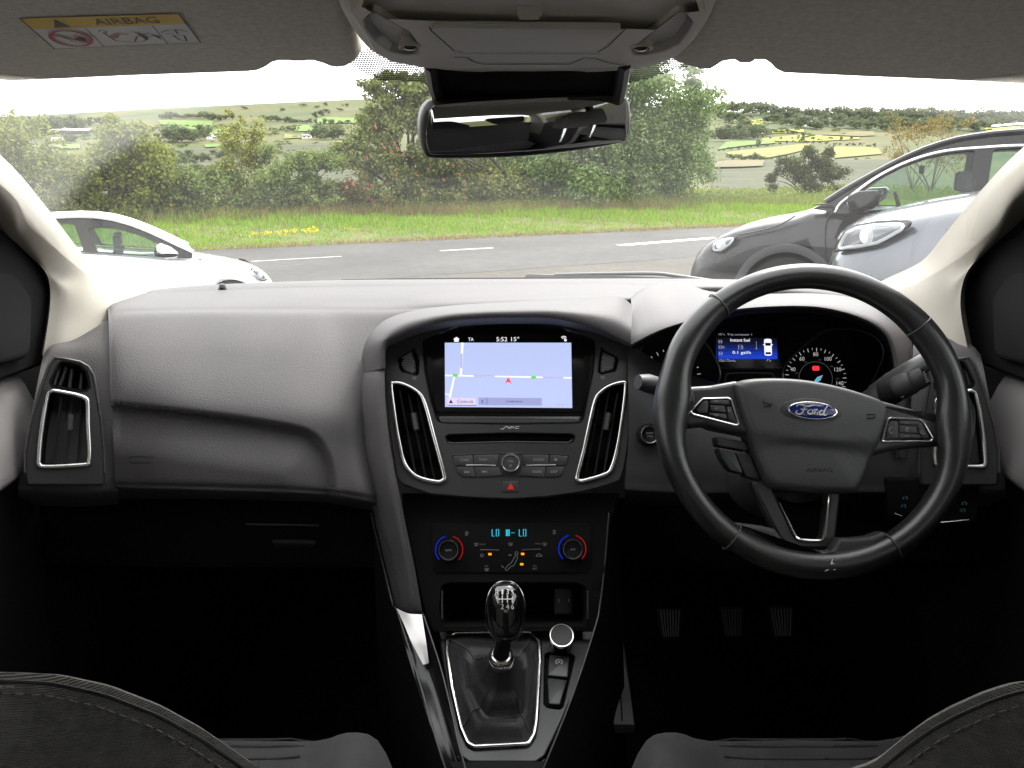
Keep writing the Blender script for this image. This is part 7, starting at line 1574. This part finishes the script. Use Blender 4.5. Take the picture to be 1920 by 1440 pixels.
# ================================================================== STEERING WHEEL
WC = at(1524, 783, d=.962); WF = Fr(WC, (1, 0, 0), (0, .37, .93)); RM, RA_, RB_ = .1685, .0148, .0165
wt3 = thing('steering_wheel', 'worn black leather steering wheel with blue oval badge on its hub', 'steering wheel', tuple(WC)); HF = WF.off(0, 0, -.016)
def x6(pts): return [(1150+.430649*x, 470+.430556*y) for x, y in pts]
bm = B(); N_ = 120; pts = []; ra = []; rb = []
for k in range(N_):
    a = 2*math.pi*k/N_; bulge = sum(math.exp(-((((a-R(c))+math.pi) % (2*math.pi)-math.pi)/R(w_))**2)*h for c, w_, h in ((150, 16, .16), (32, 16, .14), (172, 10, .34), (-3, 11, .34), (182, 12, .2), (270, 26, .10)))
    sh = -.0048*sum(math.exp(-((((a-R(c))+math.pi) % (2*math.pi)-math.pi)/R(14))**2) for c in (172, -3)); r = RM+sh
    pts.append(WF.p(r*math.cos(a), r*math.sin(a), 0)); ra.append(RA_*(1+bulge)); rb.append(RB_*(1+bulge*.3))
sweep(bm, pts, ra, rb, closed=True, sides=20, up=WF.n); rim_ = obj('rim', bm, M['leather'], wt3)
for px in ((1352, 578), (1722, 612), (1377, 1000), (1664, 1013)):
    u, v = WF.hit(*px); a = math.atan2(v, u); c_ = Vector(WF.p(RM*math.cos(a), RM*math.sin(a), 0)); d_ = WF.u*math.cos(a)+WF.v*math.sin(a)
    bm = B(); sweep(bm, [c_+d_*(RA_*1.12*math.cos(t))+WF.n*(RB_*1.04*math.sin(t)) for t in np.linspace(0, 2*math.pi, 28, endpoint=False)], .0009, closed=True, sides=6); obj('seam', bm, M['rubber'], rim_)
# wear: a torn fleck at the bottom
u, v = WF.hit(1552, 1056); ck = Fr(WF.p(u, v, .0155), WF.u, WF.v); bm = B(); put_line(bm, ck, [(-.010, -.0075), (-.005, -.005), (-.002, .0), (-.0005, .006)], [.0004, .0016, .0022, .0006], .001); put_line(bm, ck, [(-.004, -.004), (.001, -.0055), (.005, -.004)], [.0005, .0016, .0005], .001); put_line(bm, ck, [(.0, .001), (.004, -.002)], [.0014, .0003], .001); obj('torn_leather', bm, M['white'], rim_)
# spokes
LS6 = x6([(235, 610), (300, 596), (420, 588), (540, 566), (640, 700), (660, 830), (560, 800), (435, 776), (405, 762), (330, 770), (235, 745)])
RS6 = x6([(1100, 640), (1160, 655), (1290, 690), (1415, 735), (1500, 690), (1515, 830), (1440, 850), (1330, 858), (1200, 872), (1090, 905), (1060, 780)])
for q, nm in ((LS6, 'spoke'), (RS6, 'spoke')):
    bm = B(); prism(bm, HF.off(0, 0, 0), fillet(HF.hits(q), .010, 5), -.03, .008, .007, 4); sp_ = obj(nm, bm, M['satin'], wt3)
for q in ([(226, 560), (262, 548), (285, 575), (320, 600), (350, 640), (335, 700), (312, 740), (282, 775), (255, 800), (232, 760)], [(1395, 738), (1450, 728), (1492, 690), (1525, 630), (1556, 700), (1545, 820), (1500, 900), (1470, 880), (1420, 838), (1385, 790)]):
    q2 = [tuple(a) for a in catmull([np.array(p) for p in HF.hits(x6(q))], 3, closed=True)]; bm = B(); dome(bm, HF, q2, [(1, -.012), (1, .004), (.95, .0105), (.85, .016), (.7, .0205), (.5, .024), (.25, .0255), (.01, .026)]); obj('thumb_rest', bm, M['leather'], wt3)
def padframe(px, buttons, sp_, marks):
    f = HF.off(0, 0, .0085); q = fillet(f.hits(x6(px)), .004, 4); bm = B(); prism(bm, f, q, -.004, .0006, .0005, 2); pd = obj('switch_pad', bm, M['gloss'], wt3)
    bm = B(); sweep(bm, [f.p(u, v, .0008) for u, v in ccw(q)], .0014, .0013, closed=True, sides=8, up=f.n); obj('chrome_frame', bm, M['chrome'], pd)
    for b_ in buttons:
        bm = B(); prism(bm, f, fillet(f.hits(x6(b_)), .0015, 3), 0, .0024, .001, 2); obj('button', bm, M['plastic'], pd)
    bm = B(); g = f.off(0, 0, .0026)
    for s, c, h, w_ in marks: put_text(bm, s, g, g.hit(*x6([c])[0]), h, w_)
    for ln in marks_l: put_line(bm, g, g.hits(x6(ln)), .0008)
    obj('lettering', bm, M['dimprint'], pd)
marks_l = [[(438, 660), (447, 652), (456, 660)], [(438, 712), (447, 720), (456, 712)], [(500, 690), (508, 696), (500, 702)]]
padframe([(335, 700), (388, 645), (500, 642), (514, 652), (545, 758), (530, 760), (345, 712)], [[(362, 694), (392, 655), (412, 653), (408, 706), (370, 706)], [(418, 672), (482, 677), (490, 706), (424, 700)], [(420, 652), (500, 650), (506, 672), (420, 668)], [(490, 680), (512, 682), (530, 742), (500, 736)], [(412, 706), (490, 712), (494, 736), (420, 718)]], sp_, [('OK', (448, 687), .0022, .0036)])
marks_l = [[(1205, 770), (1200, 782), (1206, 793), (1216, 796)], [(1206, 768), (1214, 770)], [(1336, 790), (1346, 798), (1358, 796)], [(1338, 786), (1346, 784)], [(1280, 768), (1272, 780), (1282, 790)], [(1284, 772), (1280, 778)]]
padframe([(1168, 828), (1192, 735), (1205, 728), (1330, 735), (1352, 750), (1392, 818), (1380, 829), (1180, 832)], [[(1190, 760), (1206, 742), (1236, 744), (1236, 816), (1184, 816)], [(1242, 763), (1316, 768), (1320, 796), (1242, 794)], [(1242, 742), (1325, 744), (1332, 762), (1242, 758)], [(1242, 800), (1330, 802), (1340, 817), (1242, 817)], [(1324, 766), (1342, 758), (1374, 815), (1348, 817), (1328, 796)]], sp_, [('VOL+', (1278, 751), .0014, .0065), ('VOL-', (1278, 809), .0014, .0065)])
# cruise buttons low on the left
for q, m_ in (([(443, 808), (572, 832), (588, 874), (452, 850)], 'plastic'), ([(452, 856), (522, 870), (566, 976), (505, 955), (470, 905)], 'satin'), ([(530, 878), (590, 884), (640, 1000), (575, 984)], 'plastic')):
    f = HF.off(0, 0, -.004); bm = B(); prism(bm, f, fillet(f.hits(x6(q)), .0025, 3), -.02, .003, .0015, 3); bo = obj('cruise_button', bm, M[m_], wt3)
    bm = B(); g = f.off(0, 0, .0032); cx = sum(p[0] for p in q)/4 if len(q) == 4 else 505; cy = sum(p[1] for p in q)/len(q); put_text(bm, {443: '+  -', 452: 'CAN', 530: 'LIM'}[q[0][0]], g, g.hit(*x6([(cx, cy)])[0]), .0024, .0075 if q[0][0] != 443 else .016, .0003, ang=-.2); obj('lettering', bm, glow('switch_teal_dim', (.1, .25, .25), .06), bo)
# lower V spoke with chrome inlay
vo = x6([(600, 1000), (625, 1060), (722, 1250), (760, 1285), (800, 1297), (935, 1298), (960, 1285), (968, 1260), (992, 1060), (1000, 1000)]); vi = x6([(690, 1020), (720, 1090), (785, 1230), (800, 1252), (830, 1260), (895, 1262), (915, 1250), (922, 1220), (940, 1060), (942, 1020)])
f = HF.off(0, 0, -.002); bm = B(); panel(bm, f, fillet(f.hits(vo), .004, 3), [fillet(f.hits(vi), .004, 3)], .02, .003); vs_ = obj('lower_spoke', bm, M['satin'], wt3)
qi = [tuple(a) for a in catmull([np.array(p) for p in f.hits(x6([(722, 1095), (745, 1145), (785, 1232), (800, 1252), (830, 1260), (895, 1262), (915, 1250), (922, 1220), (934, 1110), (936, 1070)]))], 4)]; bm = B(); sweep(bm, [f.p(u, v, .0002) for u, v in qi], [.0008+.0012*sstep(0, 10, i)*sstep(len(qi), len(qi)-10, i) for i in range(len(qi))], .0022, sides=8, up=f.n); obj('chrome_inlay', bm, M['chrome'], vs_)
bm = B(); q = x6([(520, 1180), (560, 1186), (640, 1196), (700, 1212), (745, 1270), (790, 1304), (945, 1306), (978, 1250), (1040, 1250), (1110, 1243), (1165, 1222), (1215, 1240), (1120, 1325), (980, 1365), (820, 1365), (660, 1320), (540, 1240)]); prism(bm, WF, fillet(WF.hits(q), .006, 4), -.014, .0065, .006, 4); obj('rim_gusset', bm, M['softleather'], wt3)
# airbag cover
pc = x6([(515, 600), (522, 582), (545, 570), (600, 562), (700, 560), (800, 566), (900, 582), (1000, 606), (1100, 638), (1150, 660), (1168, 682), (1172, 720), (1160, 770), (1140, 830), (1100, 930), (1060, 1020), (1042, 1048), (1015, 1060), (860, 1056), (720, 1042), (680, 1034), (655, 1010), (620, 930), (580, 820), (540, 700)])
q = [tuple(a) for a in catmull([np.array(p) for p in HF.hits(pc)], 3, closed=True)]; l0, l1 = HF.hit(*x6([(560, 815)])[0]), HF.hit(*x6([(1130, 862)])[0])
def crease(u, v):
    vc = l0[1]+(l1[1]-l0[1])*(u-l0[0])/(l1[0]-l0[0]); return -.0045*sstep(.004, -.006, v-vc)+.0045*sstep(-.006, -.05, v-vc)*.6
lv = [(1, -.02), (1, .006), (.994, .0105), (.982, .0145), (.96, .0175), (.92, .0200)]+[(s, .0200+.0055*(1-(s/.92)**2)) for s in (.87, .82, .77, .72, .67, .62, .57, .52, .47, .42, .36, .3, .24, .18, .12, .06, .01)]
bm = B(); dome(bm, HF, q, lv, fn=crease); ab = obj('airbag_cover', bm, M['plastic'], wt3)
M['pad'] = principled('airbag_grain', (.030, .030, .031), .5, spec=.5, bump=(900, .3, .0005), var=(10, .1)); ab.data.materials[0] = M['pad']
cu = [sum(p[0] for p in q)/len(q), sum(p[1] for p in q)/len(q)]
EF = HF.off(0, 0, .0262)
bm = B(); put_text(bm, 'AIRBAG', HF.off(0, 0, .0246), HF.hit(*x6([(862, 958)])[0]), .0042, .030, .0008); put_line(bm, HF.off(0, 0, .0238), HF.hits(x6([(625, 665), (630, 675), (650, 677), (652, 686)])), .0014, .0008); put_line(bm, HF.off(0, 0, .0238), HF.hits(x6([(630, 690), (655, 688), (662, 674)])), .0014, .0008)
put_line(bm, HF.off(0, 0, .0236), HF.hits(x6([(1066, 722), (1100, 722), (1100, 738)])), .0014, .0008); put_line(bm, HF.off(0, 0, .0236), HF.hits(x6([(1066, 738), (1090, 740), (1098, 732)])), .0014, .0008); obj('embossed_lettering', bm, M['black'], ab)
e = x6([(757, 690), (975, 706)]); c_ = EF.hit(*x6([(866, 697)])[0]); p0, p1 = EF.hit(*e[0]), EF.hit(*e[1]); ang = math.atan2(p1[1]-p0[1], p1[0]-p0[0]); ax_r = math.hypot(p1[0]-p0[0], p1[1]-p0[1])/2
E2 = Fr(EF.p(*c_), EF.u*math.cos(ang)+EF.v*math.sin(ang), EF.v*math.cos(ang)-EF.u*math.sin(ang)); ay = ax_r*.36
bm = B(); dome(bm, E2.off(0, 0, -.0045), circ((0, 0), ax_r*1.28, 40, ay*1.45), [(1, 0), (.97, .0028), (.9, .0034), (.5, .0036)]); obj('badge_recess', bm, M['plastic'], ab)
bm = B(); dome(bm, E2, circ((0, 0), ax_r, 40, ay), [(1, -.004), (1, .0006), (.985, .0014), (.95, .0017), (.925, .0012), (.92, .0004)], c=(0, 0)); bd = obj('badge', bm, M['chrome'], wt3)
M['badge_blue'] = principled('badge_blue', (.006, .014, .10), .12, coat=.8); bm = B(); dome(bm, E2, circ((0, 0), ax_r*.93, 40, ay*.9), [(1, .0003), (.8, .0013), (.4, .0019), (.01, .002)]); obj('badge_field', bm, M['badge_blue'], bd)
bm = B(); g = E2.off(0, 0, .0022)
def rib(pts, wd): 
    dn = catmull([np.array((x*ax_r, y*ax_r)) for x, y in pts], 5); n_ = len(dn); put_line(bm, g, [tuple(p) for p in dn], [ax_r*wd*(.45+.55*math.sin(math.pi*(i+.6)/(n_+.2))) for i in range(n_)], .0004)
rib([(-.66, .10), (-.60, .20), (-.42, .20), (-.22, .155), (-.04, .21), (.08, .22)], .075); rib([(-.30, .19), (-.36, .02), (-.44, -.14), (-.58, -.19), (-.68, -.12), (-.62, -.04)], .065); rib([(-.50, .02), (-.36, .01), (-.22, .05)], .05)
rib([(-.10, .03), (-.19, -.02), (-.20, -.12), (-.10, -.15), (-.01, -.08), (-.03, .02), (-.10, .03)], .05); rib([(-.02, -.0), (.04, .02), (.08, .04), (.07, -.06), (.03, -.15)], .055); rib([(.07, -.02), (.14, .05), (.20, .03)], .06); rib([(.18, -.05), (.17, -.13), (.22, -.15)], .035)
rib([(.42, .01), (.34, .03), (.26, -.04), (.27, -.13), (.35, -.14), (.42, -.05)], .055); rib([(.58, .22), (.50, .12), (.44, -.02), (.42, -.12), (.48, -.15), (.58, -.09)], .06)
obj('badge_lettering', bm, M['chrome'], bd)
# hub shell and column
bm = B(); lathe(bm, HF, [(.060, -.012), (.058, -.03), (.05, -.05), (.045, -.11)], 32, (0, -.045), capend=True); obj('hub', bm, M['black'], wt3)
t = thing('steering_column', 'black steering column shroud behind the wheel hub', 'steering column', tuple(WF.p(0, 0, -.1))); bm = B(); sweep(bm, [WF.p(0, -.06, -.06), WF.p(0, -.065, -.12), WF.p(0, -.07, -.17)], [.05, .055, .06], [.04, .045, .05], sides=24, up=WF.v); obj('shroud', bm, M['plastic'], t)
